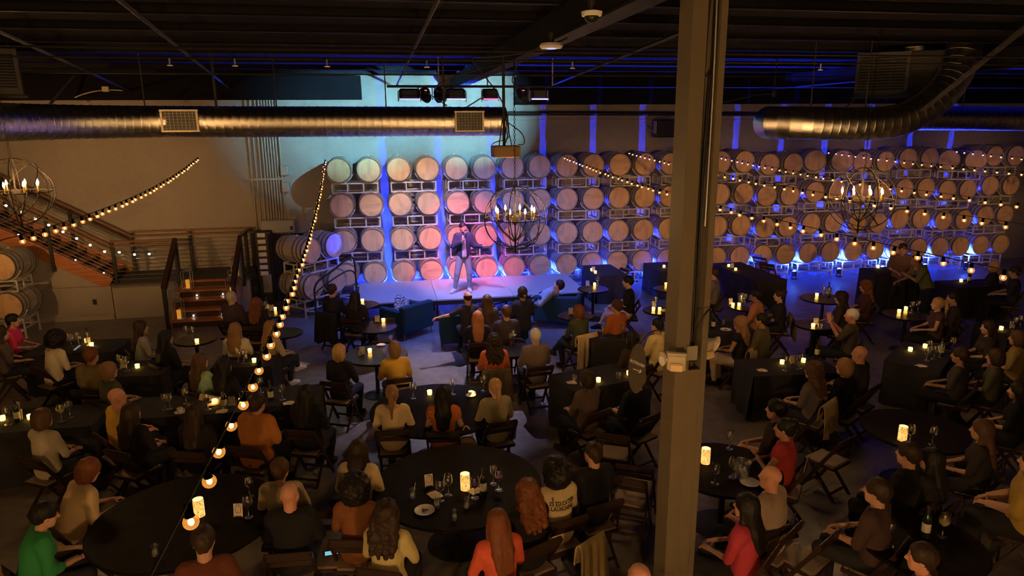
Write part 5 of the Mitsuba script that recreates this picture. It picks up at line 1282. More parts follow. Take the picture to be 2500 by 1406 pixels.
k = thing('stage_step', 'small black step beside the handrail at the left of the stage', 'step')
part(k, 'tread', P(rbox(-1.2, 16.75, 0.28, 0.8, 0.32, 0.03, 0.006)), 'mat_black_metal')
for x in (-1.55, -0.85): part(k, 'side', P(rbox(x, 16.75, 0.135, 0.03, 0.3, 0.27, 0.004)), 'mat_black_metal')

def lounge(name, label, cat, x, y, rz, w, d, hb=0.76, tufts=True):
    k = thing(name, label, cat)
    at = M4(x, y, 0, rz=rz)
    part(k, 'seat', P(rbox(0, 0.03, 0.36, w - 0.24, d - 0.14, 0.20, 0.04), 40), 'mat_teal', at)
    part(k, 'back', P(rbox(0, -d / 2 + 0.08, 0.45, w, 0.16, hb - 0.15, 0.035), 40), 'mat_teal', at)
    for s in (-1, 1): part(k, 'arm', P(rbox(s * (w / 2 - 0.07), 0.02, 0.40, 0.14, d - 0.04, hb - 0.26, 0.035), 40), 'mat_teal', at)
    part(k, 'base_frame', P(rbox(0, 0, 0.24, w - 0.06, d - 0.06, 0.08, 0.02), 40), 'mat_teal', at)
    for a in (-1, 1):
        for b in (-1, 1): part(k, 'leg', P(tube([(a * (w / 2 - 0.07), b * (d / 2 - 0.07), 0.22), (a * (w / 2 - 0.05), b * (d / 2 - 0.05), 0.0)], [0.018, 0.010], 8), 50), 'mat_brass', at)
    return k
lounge('armchair', 'dark teal velvet armchair, empty except for a cushion, left before the stage', 'armchair', 0.40, 14.95, 40, 0.92, 0.82)
lounge('sofa', 'dark teal velvet sofa with its back to the crowd before the stage', 'sofa', 1.98, 13.95, -2, 1.85, 0.84, 0.78)
lounge('armchair', 'dark teal velvet armchair right of the sofa with a person lying in it', 'armchair', 3.92, 15.0, -22, 1.05, 0.9)
def fn_cushion(p, n, uv):
    a = smoothstep(0.45, 0.55, noise(p.x * 55, p.y * 55, p.z * 55)); return mix((0.07, 0.075, 0.09), (0.50, 0.50, 0.54), a)
scene['mat_cushion'] = {'type': 'principled', 'base_color': proc(fn_cushion), 'roughness': 0.85}
def cushion(label, x, y, z, rz, rx, ry=0):
    m = grid = trimesh.creation.icosphere(subdivisions=4)
    v = np.array(m.vertices); s = np.sign(v) * np.abs(v) ** 0.45
    u = np.stack([s[:, 0] * 0.22, v[:, 1] * 0.085 * (1 - 0.55 * np.clip(np.maximum(np.abs(s[:, 0]), np.abs(s[:, 2])), 0, 1) ** 6), s[:, 2] * 0.22], -1)
    single('cushion', label, 'cushion', P((u, np.array(m.faces)), True), 'mat_cushion', T().translate([x, y, z]).rotate([0, 0, 1], rz).rotate([1, 0, 0], rx).rotate([0, 1, 0], ry))
cushion('patterned grey cushion standing in the empty teal armchair', 0.30, 14.97, 0.66, 48, -18, 30)
cushion('patterned grey cushion behind the person in the right teal armchair', 3.70, 14.9, 0.64, 20, 12, 20)

# ================================================================ tables and what stands on them
VOTIVE = 6.5
round_table('small round table before the front steps with two wine glasses and a candle', -3.534, 12.971, 0.37)
round_table('small round grey topped table left of the empty teal armchair', -0.276, 13.097, 0.43)
round_table('small round table at the stage corner between the couple in black and the armchair', -0.533, 14.870, 0.34)
round_table('small dark round table behind the person with white sneakers', -1.986, 13.053, 0.36)
round_table('round dark table between the person in black and the yellow jacket', -0.247, 11.398, 0.54)
round_table('large round dark table of the three people in cream, orange and olive', 0.592, 8.899, 0.92)
round_table('large round dark table with the glowing cylinder candle in the middle foreground', 0.657, 6.814, 0.92)
round_table('small round grey table before the person in the leaf green top', 3.779, 13.020, 0.37)
round_table('small round dark table with a candle beside the right end of the stage', 4.815, 15.161, 0.37)
round_table('small round table with two votives at the left edge of the post', 5.622, 13.036, 0.36)
round_table('small round table with an ice bucket right of the post', 7.558, 12.914, 0.40)
round_table('small round table before the clapping person', 8.103, 11.421, 0.36)
round_table('small round dark table half hidden behind the post near the blue light', 6.570, 14.811, 0.34)
round_table('small dark round table before the person in the coral sweater', 2.074, 11.193, 0.40)
round_table('small round table beside the black curtain with a bottle and a card', -2.452, 14.509, 0.30)
round_table('small low round table right behind the sofa with glasses and a candle', 2.047, 13.211, 0.24)
round_table('dark round table of the pair before the blue floor', 9.541, 13.194, 0.48)
round_table('dark round table with two votives beside the sleeveless plum top', 10.342, 11.649, 0.44)
round_table('large round dark table at the lower left with glowing cylinder candle', -2.115, 6.686, 0.90)
round_table('large round dark table right of the post with glowing cylinder candle and ice tub', 3.680, 6.533, 0.64)
round_table('large round dark table at the right with glowing cylinder candle', 6.576, 6.965, 0.66)
round_table('large round dark table at the lower right corner with a bottle', 4.802, 4.863, 0.56)
cloth_table('black clothed table at the far left of the crowd with the phone user', -5.487, 12.950, 1.50, 0.76, -4, h=0.75, seed=22)
cloth_table('black clothed table of the dark green jacket', -4.049, 11.502, 0.95, 0.76, -4, h=0.75, seed=23)
cloth_table('black clothed table of the person in the mint top', -2.381, 11.574, 0.95, 0.76, -6, h=0.75, seed=24)
cloth_table('long black clothed table of the mustard jacket', -2.752, 9.713, 1.75, 0.76, -3, h=0.75, seed=25)
cloth_table('black clothed table with a bottle before the person in black', -1.559, 9.799, 1.00, 0.76, -4, h=0.75, seed=26)
cloth_table('black clothed table at the left edge with a card and two candles', -4.734, 9.645, 1.60, 0.80, 0, h=0.75, seed=27)
cloth_table('small black clothed table behind the chair with the cream jacket', 3.959, 11.511, 0.72, 0.58, -8, h=0.75, seed=28)
cloth_table('tall draped black table right of the stage with two candles', 5.733, 17.150, 0.80, 1.35, 0, h=0.75, seed=29)
cloth_table('draped black table half hidden by the post at the rack wall', 7.509, 17.184, 0.80, 1.20, 0, h=0.75, seed=30)
cloth_table('long draped black table right of the post with two candles', 9.380, 16.160, 0.84, 2.30, 0, h=0.75, seed=31)
cloth_table('black clothed table right of the post with two green bottles and a plate', 6.224, 11.604, 1.15, 0.76, 0, h=0.75, seed=32)
cloth_table('black clothed table with two candles and a card before the grey cardigan', 6.280, 9.411, 1.45, 0.78, -6, h=0.75, seed=33)
cloth_table('black clothed table turned cornerwise with two candles and a bottle at right', 8.748, 9.415, 1.30, 0.80, 38, h=0.75, seed=34)
cloth_table('draped black table near the right edge under the string lights', 13.863, 13.699, 1.35, 0.76, -5, h=0.75, seed=35)
cloth_table('draped black bar table of the two standing people by the blue floor', 12.184, 14.432, 1.15, 0.70, -4, h=1.00, seed=36)
cloth_table('black clothed table at the right edge with glasses and a candle', 11.720, 10.414, 1.20, 0.76, 0, h=0.75, seed=37)
cloth_table('black clothed table with two tumblers left of the post', 3.176, 9.615, 1.35, 0.76, 14, h=0.75, seed=38)
votive('lit votive candle beside two wine glasses on the round table by the steps', -3.456, 12.737, 0.756)
votive('lit votive candle behind the green candle on the far left table', -5.462, 13.192, 0.756)
votive('lit votive candle yellow green one on the far left table', -5.276, 12.910, 0.756)
votive('lit votive candle on the table of the dark green jacket', -4.076, 11.510, 0.756)
votive('lit votive candle at the left edge of the crowd', -5.184, 9.671, 0.756)
votive('lit votive candle right of the card at the left edge', -4.836, 9.639, 0.756)
votive('lit votive candle left of the clear bottle on the long table', -2.494, 9.689, 0.756)
votive('lit votive candle right of the small picture card on the long table', -2.121, 9.641, 0.756)
votive('lit votive candle on the small table beside the black curtain', -2.370, 14.745, 0.756)
votive('lit votive candle in front of the couple in black at the stage', -0.555, 15.069, 0.756)
votive('lit votive candle on the grey round table by the teal armchair', -0.108, 13.387, 0.756)
votive('lit votive candle between the black top and the yellow jacket', -0.351, 11.513, 0.756)
votive('lit votive candle middle of the table of the three seen from behind', 0.531, 9.394, 0.756)
votive('lit votive candle on the low table behind the sofa', 2.040, 13.222, 0.756)
votive('lit votive candle on the small cloth table left of the post', 4.063, 11.728, 0.756)
votive('lit votive candle left one on the two tumbler table', 3.091, 9.370, 0.756)
votive('lit votive candle right one on the two tumbler table', 3.645, 9.555, 0.756)
votive('lit votive candle left one on the draped table by the stage', 5.383, 17.098, 0.756)
votive('lit votive candle right one on the draped table by the stage', 5.383, 16.781, 0.756)
votive('lit votive candle on the round table by the stage', 4.943, 15.454, 0.756)
votive('lit votive candle on the draped table half hidden by the post', 7.411, 17.065, 0.756)
votive('lit votive candle left one beside the post', 5.459, 13.016, 0.756)
votive('lit votive candle right one beside the post', 5.584, 12.989, 0.756)
votive('lit votive candle left one on the long draped table', 9.157, 16.778, 0.756)
votive('lit votive candle right one on the long draped table', 9.104, 16.300, 0.756)
votive('lit votive candle left one before the ice bucket', 7.250, 12.994, 0.756)
votive('lit votive candle right one before the ice bucket', 7.377, 12.966, 0.756)
votive('lit votive candle before the clapping person', 7.984, 11.258, 0.756)
votive('lit votive candle left one on the table with the white card', 6.252, 9.518, 0.756)
votive('lit votive candle right one on the table with the white card', 6.634, 9.517, 0.756)
votive('lit votive candle left one on the cornerwise table', 8.733, 9.639, 0.756)
votive('lit votive candle right one on the cornerwise table', 9.108, 9.738, 0.756)
votive('lit votive candle left one beside the plum top', 10.300, 11.794, 0.756)
votive('lit votive candle right one beside the plum top', 10.588, 11.952, 0.756)
votive('lit votive candle on the dark round table by the blue floor', 9.497, 13.370, 0.756)
votive('lit votive candle on the draped table near the right edge', 13.736, 13.880, 0.756)
votive('lit votive candle at the right edge beside the person in profile', 11.284, 10.354, 0.756)
votive('lit votive candle on the mint top table at right end', -2.240, 11.402, 0.756)
votive('lit votive candle right of the person in the orange top', 1.134, 9.221, 0.756)
votive('lit votive candle on the half hidden round table', 6.631, 15.095, 0.756)
votive('lit votive candle left on the bar table of the two standing people', 12.098, 14.739, 1.006)
tall_candle('glowing patterned cylinder candle on the middle foreground table', 0.719, 6.650, 0.756)
tall_candle('glowing patterned cylinder candle right of the post', 3.517, 6.674, 0.756)
tall_candle('glowing patterned cylinder candle on the table at the right', 6.154, 6.731, 0.756)
tall_candle('glowing patterned cylinder candle behind the lowest string bulbs at left', -1.985, 6.680, 0.756)
wineglass('stemmed wine glass on the left edge table, first from the left', -5.045, 9.511, 0.756, None, 1.18)
wineglass('stemmed wine glass on the left edge table, second from the left', -4.983, 9.656, 0.756, None, 1.18)
wineglass('stemmed wine glass on the left edge table, third from the left', -4.378, 9.477, 0.756, 'mat_white_wine', 1.18)
wineglass('stemmed wine glass on the left edge table, fourth from the left', -4.326, 9.601, 0.756, None, 1.18)
wineglass('stemmed wine glass on the far left table, first from the left', -5.625, 12.961, 0.756, None, 1.18)
wineglass('stemmed wine glass on the far left table, second from the left', -5.523, 13.011, 0.756, None, 1.18)
wineglass('stemmed wine glass on the table of the dark green jacket, first from the left', -4.334, 11.526, 0.756, 'mat_white_wine', 1.18)
wineglass('stemmed wine glass on the table of the dark green jacket, second from the left', -4.201, 11.401, 0.756, None, 1.18)
wineglass('stemmed wine glass on the long table, first from the left', -3.115, 9.600, 0.756, None, 1.18)
wineglass('stemmed wine glass on the long table, second from the left', -3.067, 9.618, 0.756, None, 1.18)
wineglass('stemmed wine glass on the long table, third from the left', -2.892, 9.772, 0.756, None, 1.18)
wineglass('stemmed wine glass on the round table by the steps, first from the left', -3.714, 13.067, 0.756, None, 1.18)
wineglass('stemmed wine glass on the round table by the steps, second from the left', -3.574, 12.961, 0.756, None, 1.18)
wineglass('stemmed wine glass on the long table, fourth from the left', -2.535, 9.479, 0.756, 'mat_red_wine', 1.18)
wineglass('stemmed wine glass on the mint top table, first from the left', -2.500, 11.478, 0.756, None, 1.18)
wineglass('stemmed wine glass on the mint top table, second from the left', -2.393, 11.353, 0.756, 'mat_red_wine', 1.18)
wineglass('stemmed wine glass on the table of the person in black, first from the left', -2.061, 9.496, 0.756, None, 1.18)
wineglass('stemmed wine glass on the lower left table, first from the left', -1.488, 6.549, 0.756, None, 1.18)
wineglass('stemmed wine glass on the lower left table, second from the left', -1.550, 6.959, 0.756, None, 1.18)
wineglass('stemmed wine glass on the table of the person in black, second from the left', -1.913, 9.986, 0.756, None, 1.18)
wineglass('stemmed wine glass on the table by the curtain', -2.553, 14.640, 0.756, None, 1.18)
wineglass('stemmed wine glass on the table of the person in black, third from the left', -1.559, 9.630, 0.756, None, 1.18)
wineglass('stemmed wine glass on the table of three seen from behind, first from the left', 0.289, 9.304, 0.756, None, 1.18)
wineglass('stemmed wine glass on the middle foreground table, first from the left', 0.434, 6.472, 0.756, None, 1.18)
wineglass('stemmed wine glass on the middle foreground table, second from the left', 0.529, 6.569, 0.756, None, 1.18)
wineglass('stemmed wine glass on the table of three seen from behind, second from the left', 0.867, 9.340, 0.756, None, 1.18)
wineglass('stemmed wine glass on the middle foreground table, third from the left', 0.800, 6.455, 0.756, 'mat_red_wine', 1.18)
wineglass('stemmed wine glass on the table of three seen from behind, third from the left', 1.317, 9.357, 0.756, None, 1.18)
wineglass('stemmed wine glass on the low table behind the sofa, first from the left', 2.015, 13.383, 0.756, None, 1.18)
wineglass('stemmed wine glass on the low table behind the sofa, second from the left', 2.112, 13.390, 0.756, None, 1.18)
wineglass('stemmed wine glass on the middle foreground table, fourth from the left', 1.035, 6.691, 0.756, None, 1.18)
wineglass('stemmed wine glass on the middle foreground table, fifth from the left', 1.072, 6.560, 0.756, 'mat_red_wine', 1.18)
wineglass('stemmed wine glass on the coral sweater table, first from the left', 2.109, 11.375, 0.756, None, 1.18)
wineglass('stemmed wine glass on the coral sweater table, second from the left', 2.180, 11.479, 0.756, 'mat_white_wine', 1.18)
wineglass('stemmed wine glass on the round table by the stage', 5.012, 15.413, 0.756, None, 1.18)
wineglass('stemmed wine glass on the small cloth table, first from the left', 3.834, 11.468, 0.756, None, 1.18)
wineglass('stemmed wine glass on the small cloth table, second from the left', 4.184, 11.342, 0.756, None, 1.18)
wineglass('stemmed wine glass on the round table by the post', 5.576, 13.191, 0.756, None, 1.18)
wineglass('stemmed wine glass on the ice tub table, first from the left', 3.407, 6.224, 0.756, None, 1.18)
wineglass('stemmed wine glass on the ice tub table, second from the left', 3.960, 6.948, 0.756, None, 1.18)
wineglass('stemmed wine glass on the ice tub table, third from the left', 3.660, 6.308, 0.756, None, 1.18)
wineglass('stemmed wine glass on the ice bucket table, first from the left', 7.530, 13.001, 0.756, None, 1.18)
wineglass('stemmed wine glass on the ice bucket table, second from the left', 7.597, 12.883, 0.756, None, 1.18)
wineglass('stemmed wine glass on the table before the grey cardigan, first from the left', 6.122, 9.217, 0.756, None, 1.18)
wineglass('stemmed wine glass on the table before the grey cardigan, second from the left', 6.384, 9.256, 0.756, None, 1.18)
wineglass('stemmed wine glass on the table by the blue floor, first from the left', 9.594, 13.272, 0.756, None, 1.18)
wineglass('stemmed wine glass on the table by the blue floor, second from the left', 9.654, 13.183, 0.756, 'mat_white_wine', 1.18)
wineglass('stemmed wine glass on the lower right table, first from the left', 4.457, 4.859, 0.756, None, 1.18)
wineglass('stemmed wine glass on the right cylinder candle table, first from the left', 6.177, 6.635, 0.756, None, 1.18)
wineglass('stemmed wine glass on the plum top table, first from the left', 10.497, 11.687, 0.756, None, 1.18)
wineglass('stemmed wine glass on the plum top table, second from the left', 10.687, 11.741, 0.756, None, 1.18)
wineglass('stemmed wine glass on the cornerwise table, first from the left', 8.643, 9.171, 0.756, None, 1.18)
wineglass('stemmed wine glass on the cornerwise table, second from the left', 8.895, 9.431, 0.756, None, 1.18)
wineglass('stemmed wine glass on the right cylinder candle table, second from the left', 6.419, 6.552, 0.756, None, 1.18)
wineglass('stemmed wine glass on the cornerwise table, third from the left', 8.806, 9.198, 0.756, None, 1.18)
wineglass('stemmed wine glass on the cornerwise table, fourth from the left', 8.982, 9.264, 0.756, None, 1.18)
wineglass('stemmed wine glass on the lower right table, second from the left', 5.049, 4.884, 0.756, 'mat_white_wine', 1.18)
wineglass('stemmed wine glass on the cornerwise table, fifth from the left', 9.437, 9.509, 0.756, None, 1.18)
wineglass('stemmed wine glass on the right edge table, first from the left', 11.490, 10.282, 0.756, None, 1.18)
wineglass('stemmed wine glass on the right edge table, second from the left', 11.739, 10.390, 0.756, None, 1.18)
tumbler('clear tumbler with ice left on the two tumbler table', 2.746, 9.477, 0.756)
tumbler('clear tumbler with ice right on the two tumbler table', 3.429, 9.421, 0.756)
tumbler('clear tumbler with ice right of the candle before the yellow jacket', -0.107, 11.416, 0.756)
tumbler('clear tumbler with ice left of the candle before the yellow jacket', -0.508, 11.370, 0.756, True)
tumbler('clear tumbler with ice right of the plate on the middle foreground table', 0.394, 6.352, 0.756)
tumbler('clear tumbler with ice in front of the candle on the middle foreground table', 0.692, 6.291, 0.756, True)
tumbler('clear tumbler with ice nearest the camera on the middle foreground table', 0.544, 6.092, 0.756)
tumbler('clear tumbler with ice left on the middle foreground table', 0.154, 6.587, 0.756, True)
tumbler('clear tumbler with ice nearest the camera at the lower left', -2.222, 6.059, 0.756)
tumbler('clear tumbler with ice on the far side before the charcoal top', 8.034, 11.119, 0.756)
tumbler('clear tumbler with ice beside the green bottles', 6.375, 11.747, 0.756)
bottle('clear water bottle on the long table', -2.316, 9.462, 0.756, glass='mat_clear')
bottle('dark wine bottle on the table of the person in black', -1.717, 9.632, 0.756)
bottle('clear bottle on the far left table', -5.356, 12.999, 0.756, glass='mat_clear')
bottle('dark wine bottle on the middle foreground table', 0.893, 6.495, 0.756)
bottle('dark green bottle right of the post, left of two', 5.986, 11.636, 0.756)
bottle('green bottle right of the post, right of two', 6.063, 11.537, 0.756)
bottle('pale capped bottle on the cornerwise table', 9.059, 9.332, 0.756)
bottle('wine bottle with pale label on the lower right table', 4.891, 4.916, 0.756)
bottle('bottle beside the votive on the table with the white card', 6.987, 9.678, 0.756)
bottle('bottle on the small table beside the black curtain', -2.533, 14.745, 0.756)
bottle('tall bottle on the dark round table by the blue floor', 9.769, 13.348, 0.756)
bottle('dark bottle on the draped table near the right edge', 13.846, 13.765, 0.756)
bottle('bottle behind the card at the left edge', -4.954, 9.571, 0.756)
menu('white menu card on the far left table', -5.967, 13.314, 0.756, -8)
menu('small framed card on the table of the dark green jacket', -4.288, 11.536, 0.756, -5)
menu('framed card on the mint top table', -2.433, 11.609, 0.756, -10)
menu('menu card at the left edge between two candles', -4.978, 9.655, 0.756, 0)
menu('small framed picture card on the long table', -2.232, 9.531, 0.756, -8)
menu('upright pink card on the table beside the black curtain', -2.426, 14.678, 0.756, 12)
menu('tan menu card on the grey round table by the teal armchair', -0.229, 13.355, 0.756, -6)
menu('framed card between the black top and the yellow jacket', -0.481, 11.408, 0.756, -14)
menu('tan card on the grey table of the leaf green top', 3.691, 13.080, 0.756, 6)
menu('white card on the round table by the stage', 4.758, 15.406, 0.756, 4)
menu('small card on the draped table by the stage', 5.383, 16.936, 0.756, 8)
menu('lit menu card beside the post', 5.563, 13.228, 0.756, 4)
menu('tan card left of the ice bucket', 7.264, 13.104, 0.756, 6)
menu('small white card before the clapping person', 8.104, 11.344, 0.756, -16)
menu('white card between two votives', 6.409, 9.465, 0.756, 4)
menu('framed card right of the post', 5.829, 11.453, 0.756, 4)
menu('tan menu card on the middle foreground table', 0.340, 6.779, 0.756, 6)
menu('tall narrow card at the lower left', -1.594, 6.571, 0.756, -8)
menu('small card at the right edge', 11.544, 10.378, 0.756, 0)
menu('small card on the long draped table', 9.149, 16.559, 0.756, 6)
plate('white plate with food remains on the middle foreground table', 0.260, 6.301, 0.756)
plate('plate beside the green bottles right of the post', 6.260, 11.413, 0.756)
plate('bread plate on the ice tub table', 3.778, 6.148, 0.756, False)
plate('small plate on the round table by the post', 5.684, 12.902, 0.756)
cup('cream coffee cup on the table of three seen from behind', 1.117, 9.224, 0.756)
cup('coffee cup on the long table behind the person in black', -2.887, 9.439, 0.756)
napkin('pale napkin beside the votive on the long table', -2.507, 9.647, 0.756, 20)
napkin('white paper on the front edge of the long table', -2.330, 9.360, 0.756, 5)
napkin('folded napkin right of the cylinder candle', 0.816, 6.578, 0.756, 30)
napkin('folded napkin beside the wine glass in the foreground', 0.387, 6.581, 0.756, -60)
napkin('pale paper on the table of the yellow jacket', -0.162, 11.880, 0.756, 10)
napkin('crumpled napkin on the two tumbler table', 2.675, 9.405, 0.756, 0)
napkin('pale paper on the table with the white card', 5.764, 9.293, 0.756, -10)
napkin('pale paper at the right of the coral sweater table', 2.290, 10.917, 0.756, 0)
napkin('pale napkin on the near side of the cornerwise table', 8.350, 8.951, 0.756, 0)
napkin('crumpled napkin before the person in black', -1.455, 9.472, 0.756, 15)
bucket('clear ice bucket with tongs on the round table right of the post', 7.573, 13.204, 0.756)
bucket('clear plastic tub of ice on the table right of the post', 3.749, 6.290, 0.756)
def pose_stand(lean=0, arms=None, step=0.12):
    J = {}; a = math.radians(lean); hip = np.array([0, 0, 0.93])
    def up(y, z): return hip + np.array([0, y * math.cos(a) + z * math.sin(a), z * math.cos(a) - y * math.sin(a)])
    J['hip'] = hip; J['waist'] = up(-0.01, 0.15); J['chest'] = up(-0.01, 0.34); J['neck'] = up(-0.03, 0.53); J['head'] = up(0.0, 0.69)
    for s, n in ((-1, 'l'), (1, 'r')):
        J['hp' + n] = hip + [s * 0.085, 0, -0.04]; J['kn' + n] = np.array([s * step, 0.02, 0.49]); J['an' + n] = np.array([s * (step + 0.02), -0.02, 0.09])
        J['sh' + n] = up(-0.02, 0.475) + [s * 0.175, 0, 0]; J['el' + n] = up(0.0, 0.20) + [s * 0.24, 0, 0]; J['wr' + n] = up(0.14, -0.02) + [s * 0.22, 0, 0]
    if arms:
        for n, (e, w) in arms.items(): J['el' + n], J['wr' + n] = np.array(e), np.array(w)
    return J
STAND = pose_stand(2, {'l': ([-0.24, 0.05, 1.15], [-0.12, 0.28, 1.10]), 'r': ([0.24, 0.05, 1.15], [0.12, 0.28, 1.10])})
STANDLEAN = pose_stand(26, {'l': ([-0.22, 0.32, 1.12], [-0.06, 0.48, 1.22]), 'r': ([0.22, 0.32, 1.12], [0.14, 0.55, 1.04])})

# ================================================================ the audience
person('person in bright pink sweater at the left edge, side on', -6.748, 13.333, -80, (0.62, 0.04, 0.12), 'black', 'short', 'mid', True, far=True, lean=8, sc=0.96)
chair('chair of the person in bright pink sweater at the left edge, side on', -6.748, 13.333, -80)
person('person cut off by the left edge with a fluffy beige coat behind', -6.478, 12.459, -60, (0.1, 0.08, 0.07), 'dark', 'wavy', 'mid', True, far=True, sc=0.96)
chair('chair of the person cut off by the left edge with a fluffy beige coat behind', -6.478, 12.459, -60)
coat('fluffy beige coat over the chair at the left edge', -6.478, 12.459, -60, (0.5, 0.38, 0.22), 0.46, 0.50, name='coat')
person('person in a cream sweater looking down at a phone, far left', -5.470, 11.846, -38, (0.62, 0.54, 0.38), 'black', 'afro', 'mid', True, far=True, lean=12, nod=-22, look=-10, sc=0.96)
chair('chair of the person in a cream sweater looking down at a phone, far left', -5.470, 11.846, -38)
person('person in an olive brown sweater right of the phone user', -4.439, 10.713, -12, (0.24, 0.18, 0.09), 'auburn', 'short', 'mid', False, far=True, lean=6, wide=1.12, sc=1.0)
chair('chair of the person in an olive brown sweater right of the phone user', -4.439, 10.713, -12)
person('person in a dark green jacket before the framed card, left', -3.989, 10.118, -42, (0.085, 0.085, 0.055), 'light', 'bob', 'pale', True, legs=(0.12, 0.07, 0.06), sc=0.96)
chair('chair of the person in a dark green jacket before the framed card, left', -3.989, 10.118, -42)
person('person in a mustard jacket at the left end of the long table', -3.465, 8.890, -50, (0.6, 0.36, 0.055), 'dark', 'bald', 'red', False, sc=1.0)
chair('chair of the person in a mustard jacket at the left end of the long table', -3.465, 8.890, -50)
person('person in dark clothes right beside the mustard jacket', -3.154, 8.446, -30, (0.02, 0.015, 0.02), 'dark', 'long', 'mid', True, sc=0.96)
chair('chair of the person in dark clothes right beside the mustard jacket', -3.154, 8.446, -30)
person('person in a pale grey denim shirt with crossed legs, left', -4.254, 12.344, -62, (0.28, 0.27, 0.24), 'dark', 'long', 'mid', True, far=True, cross=True, sc=0.96)
chair('chair of the person in a pale grey denim shirt with crossed legs, left', -4.254, 12.344, -62)
person('person in black left of the small round table by the steps', -3.645, 11.613, -48, (0.012, 0.012, 0.014), 'black', 'long', 'mid', True, far=True, wide=1.1, sc=0.96)
chair('chair of the person in black left of the small round table by the steps', -3.645, 11.613, -48)
person('person in a dark t-shirt right beside the front steps', -3.082, 14.042, -28, (0.055, 0.035, 0.05), 'grey', 'crop', 'mid', False, far=True, wide=1.15, sleeve=0.9, sc=1.0)
chair('chair of the person in a dark t-shirt right beside the front steps', -3.082, 14.042, -28)
person('person in dark clothes between the front steps and the curtain', -2.537, 13.592, -14, (0.03, 0.02, 0.03), 'auburn', 'wavy', 'mid', True, far=True, sc=0.96)
chair('chair of the person in dark clothes between the front steps and the curtain', -2.537, 13.592, -14)
person('person in a cream top below the front steps, back turned', -2.586, 11.823, -10, (0.58, 0.52, 0.42), 'light', 'wavy', 'pale', True, far=True, sc=0.96)
chair('chair of the person in a cream top below the front steps, back turned', -2.586, 11.823, -10)
person('person in a beige top and white sneakers sitting cross legged', -2.026, 11.856, -48, (0.46, 0.38, 0.25), 'light', 'long', 'pale', True, far=True, cross=True, legs=(0.03, 0.035, 0.05), shoe=(0.8, 0.8, 0.78), sc=0.96)
chair('chair of the person in a beige top and white sneakers sitting cross legged', -2.026, 11.856, -48)
person('person in a mint green top', -2.795, 10.270, -40, (0.36, 0.56, 0.36), 'brown', 'long', 'pale', True, sc=0.96)
chair('chair of the person in a mint green top', -2.795, 10.270, -40)
person('person in a black top with a cream coat on the chair', -2.402, 9.987, -34, (0.012, 0.012, 0.014), 'black', 'long', 'mid', True, sleeve=0.8, sc=0.96)
chair('chair of the person in a black top with a cream coat on the chair', -2.402, 9.987, -34)
coat('cream coat over the chair of the person in black, near the string bulbs', -2.402, 9.987, -34, (0.5, 0.42, 0.27), 0.46, 0.50, name='coat')
person('person in black at the middle of the long table', -2.387, 8.285, -18, (0.015, 0.012, 0.012), 'dark', 'long', 'mid', True, sc=0.96)
chair('chair of the person in black at the middle of the long table', -2.387, 8.285, -18)
person('person in a pale grey sweater at the left edge table', -4.150, 8.483, -30, (0.48, 0.43, 0.3), 'brown', 'bob', 'mid', True, sc=0.96)
chair('chair of the person in a pale grey sweater at the left edge table', -4.150, 8.483, -30)
person('person in a rust orange t-shirt behind the string bulbs', -1.702, 8.264, -24, (0.42, 0.15, 0.04), 'dark', 'short', 'tan', False, wide=1.25, sleeve=0.9, lean=10, sc=1.0)
chair('chair of the person in a rust orange t-shirt behind the string bulbs', -1.702, 8.264, -24)
person('person in black before the napkin, right of the rust t-shirt', -1.113, 8.626, -21, (0.012, 0.012, 0.014), 'black', 'long', 'mid', True, wide=1.15, sc=0.96)
chair('chair of the person in black before the napkin, right of the rust t-shirt', -1.113, 8.626, -21)
person('person in a beige crochet cardigan leaning to the right at lower left', -3.303, 6.934, -46, (0.5, 0.36, 0.2), 'auburn', 'bob', 'mid', True, lean=24, nod=-25, wide=1.12, legs=(0.08, 0.06, 0.05), sc=0.96)
chair('chair of the person in a beige crochet cardigan leaning to the right at lower left', -3.303, 6.934, -46)
person('person in a green top at the lower left', -3.317, 6.144, -58, (0.03, 0.22, 0.07), 'black', 'short', 'mid', True, lean=18, nod=-15, sleeve=1.3, sc=0.96)
chair('chair of the person in a green top at the lower left', -3.317, 6.144, -58)
coat('mustard coat over the chair of the person in green', -3.317, 6.144, -58, (0.48, 0.28, 0.06), 0.46, 0.50, name='coat')
person('person in a dark red top at the bottom edge, left', -1.585, 5.281, 10, (0.12, 0.035, 0.02), 'dark', 'short', 'mid', False, lean=14, nod=-15, sc=1.0)
chair('chair of the person in a dark red top at the bottom edge, left', -1.585, 5.281, 10)
person('person in a tan top at the right side of the lower left table', -1.165, 6.610, -6, (0.36, 0.29, 0.18), 'brown', 'short', 'mid', True, sc=0.96)
chair('chair of the person in a tan top at the right side of the lower left table', -1.165, 6.610, -6)
person('person in black in front of the tan top, left foreground', -0.994, 5.990, -4, (0.012, 0.012, 0.014), 'dark', 'bald', 'red', False, wide=1.1, sc=1.0)
chair('chair of the person in black in front of the tan top, left foreground', -0.994, 5.990, -4)
person('person in a cream sweater leaning to the middle foreground table', -0.431, 6.797, -16, (0.6, 0.47, 0.26), 'dark', 'long', 'mid', True, lean=14, wide=1.05, sc=0.96)
chair('chair of the person in a cream sweater leaning to the middle foreground table', -0.431, 6.797, -16)
person('person in a rust top between cream sweater and olive blouse', -0.404, 6.079, -12, (0.22, 0.08, 0.03), 'black', 'afro', 'brown', True, sleeve=1.2, sc=0.96)
chair('chair of the person in a rust top between cream sweater and olive blouse', -0.404, 6.079, -12)
person('person in an olive cream blouse at the bottom, back turned', -0.117, 5.560, -22, (0.5, 0.43, 0.2), 'dark', 'curly', 'mid', True, sc=0.96)
chair('chair of the person in an olive cream blouse at the bottom, back turned', -0.117, 5.560, -22)
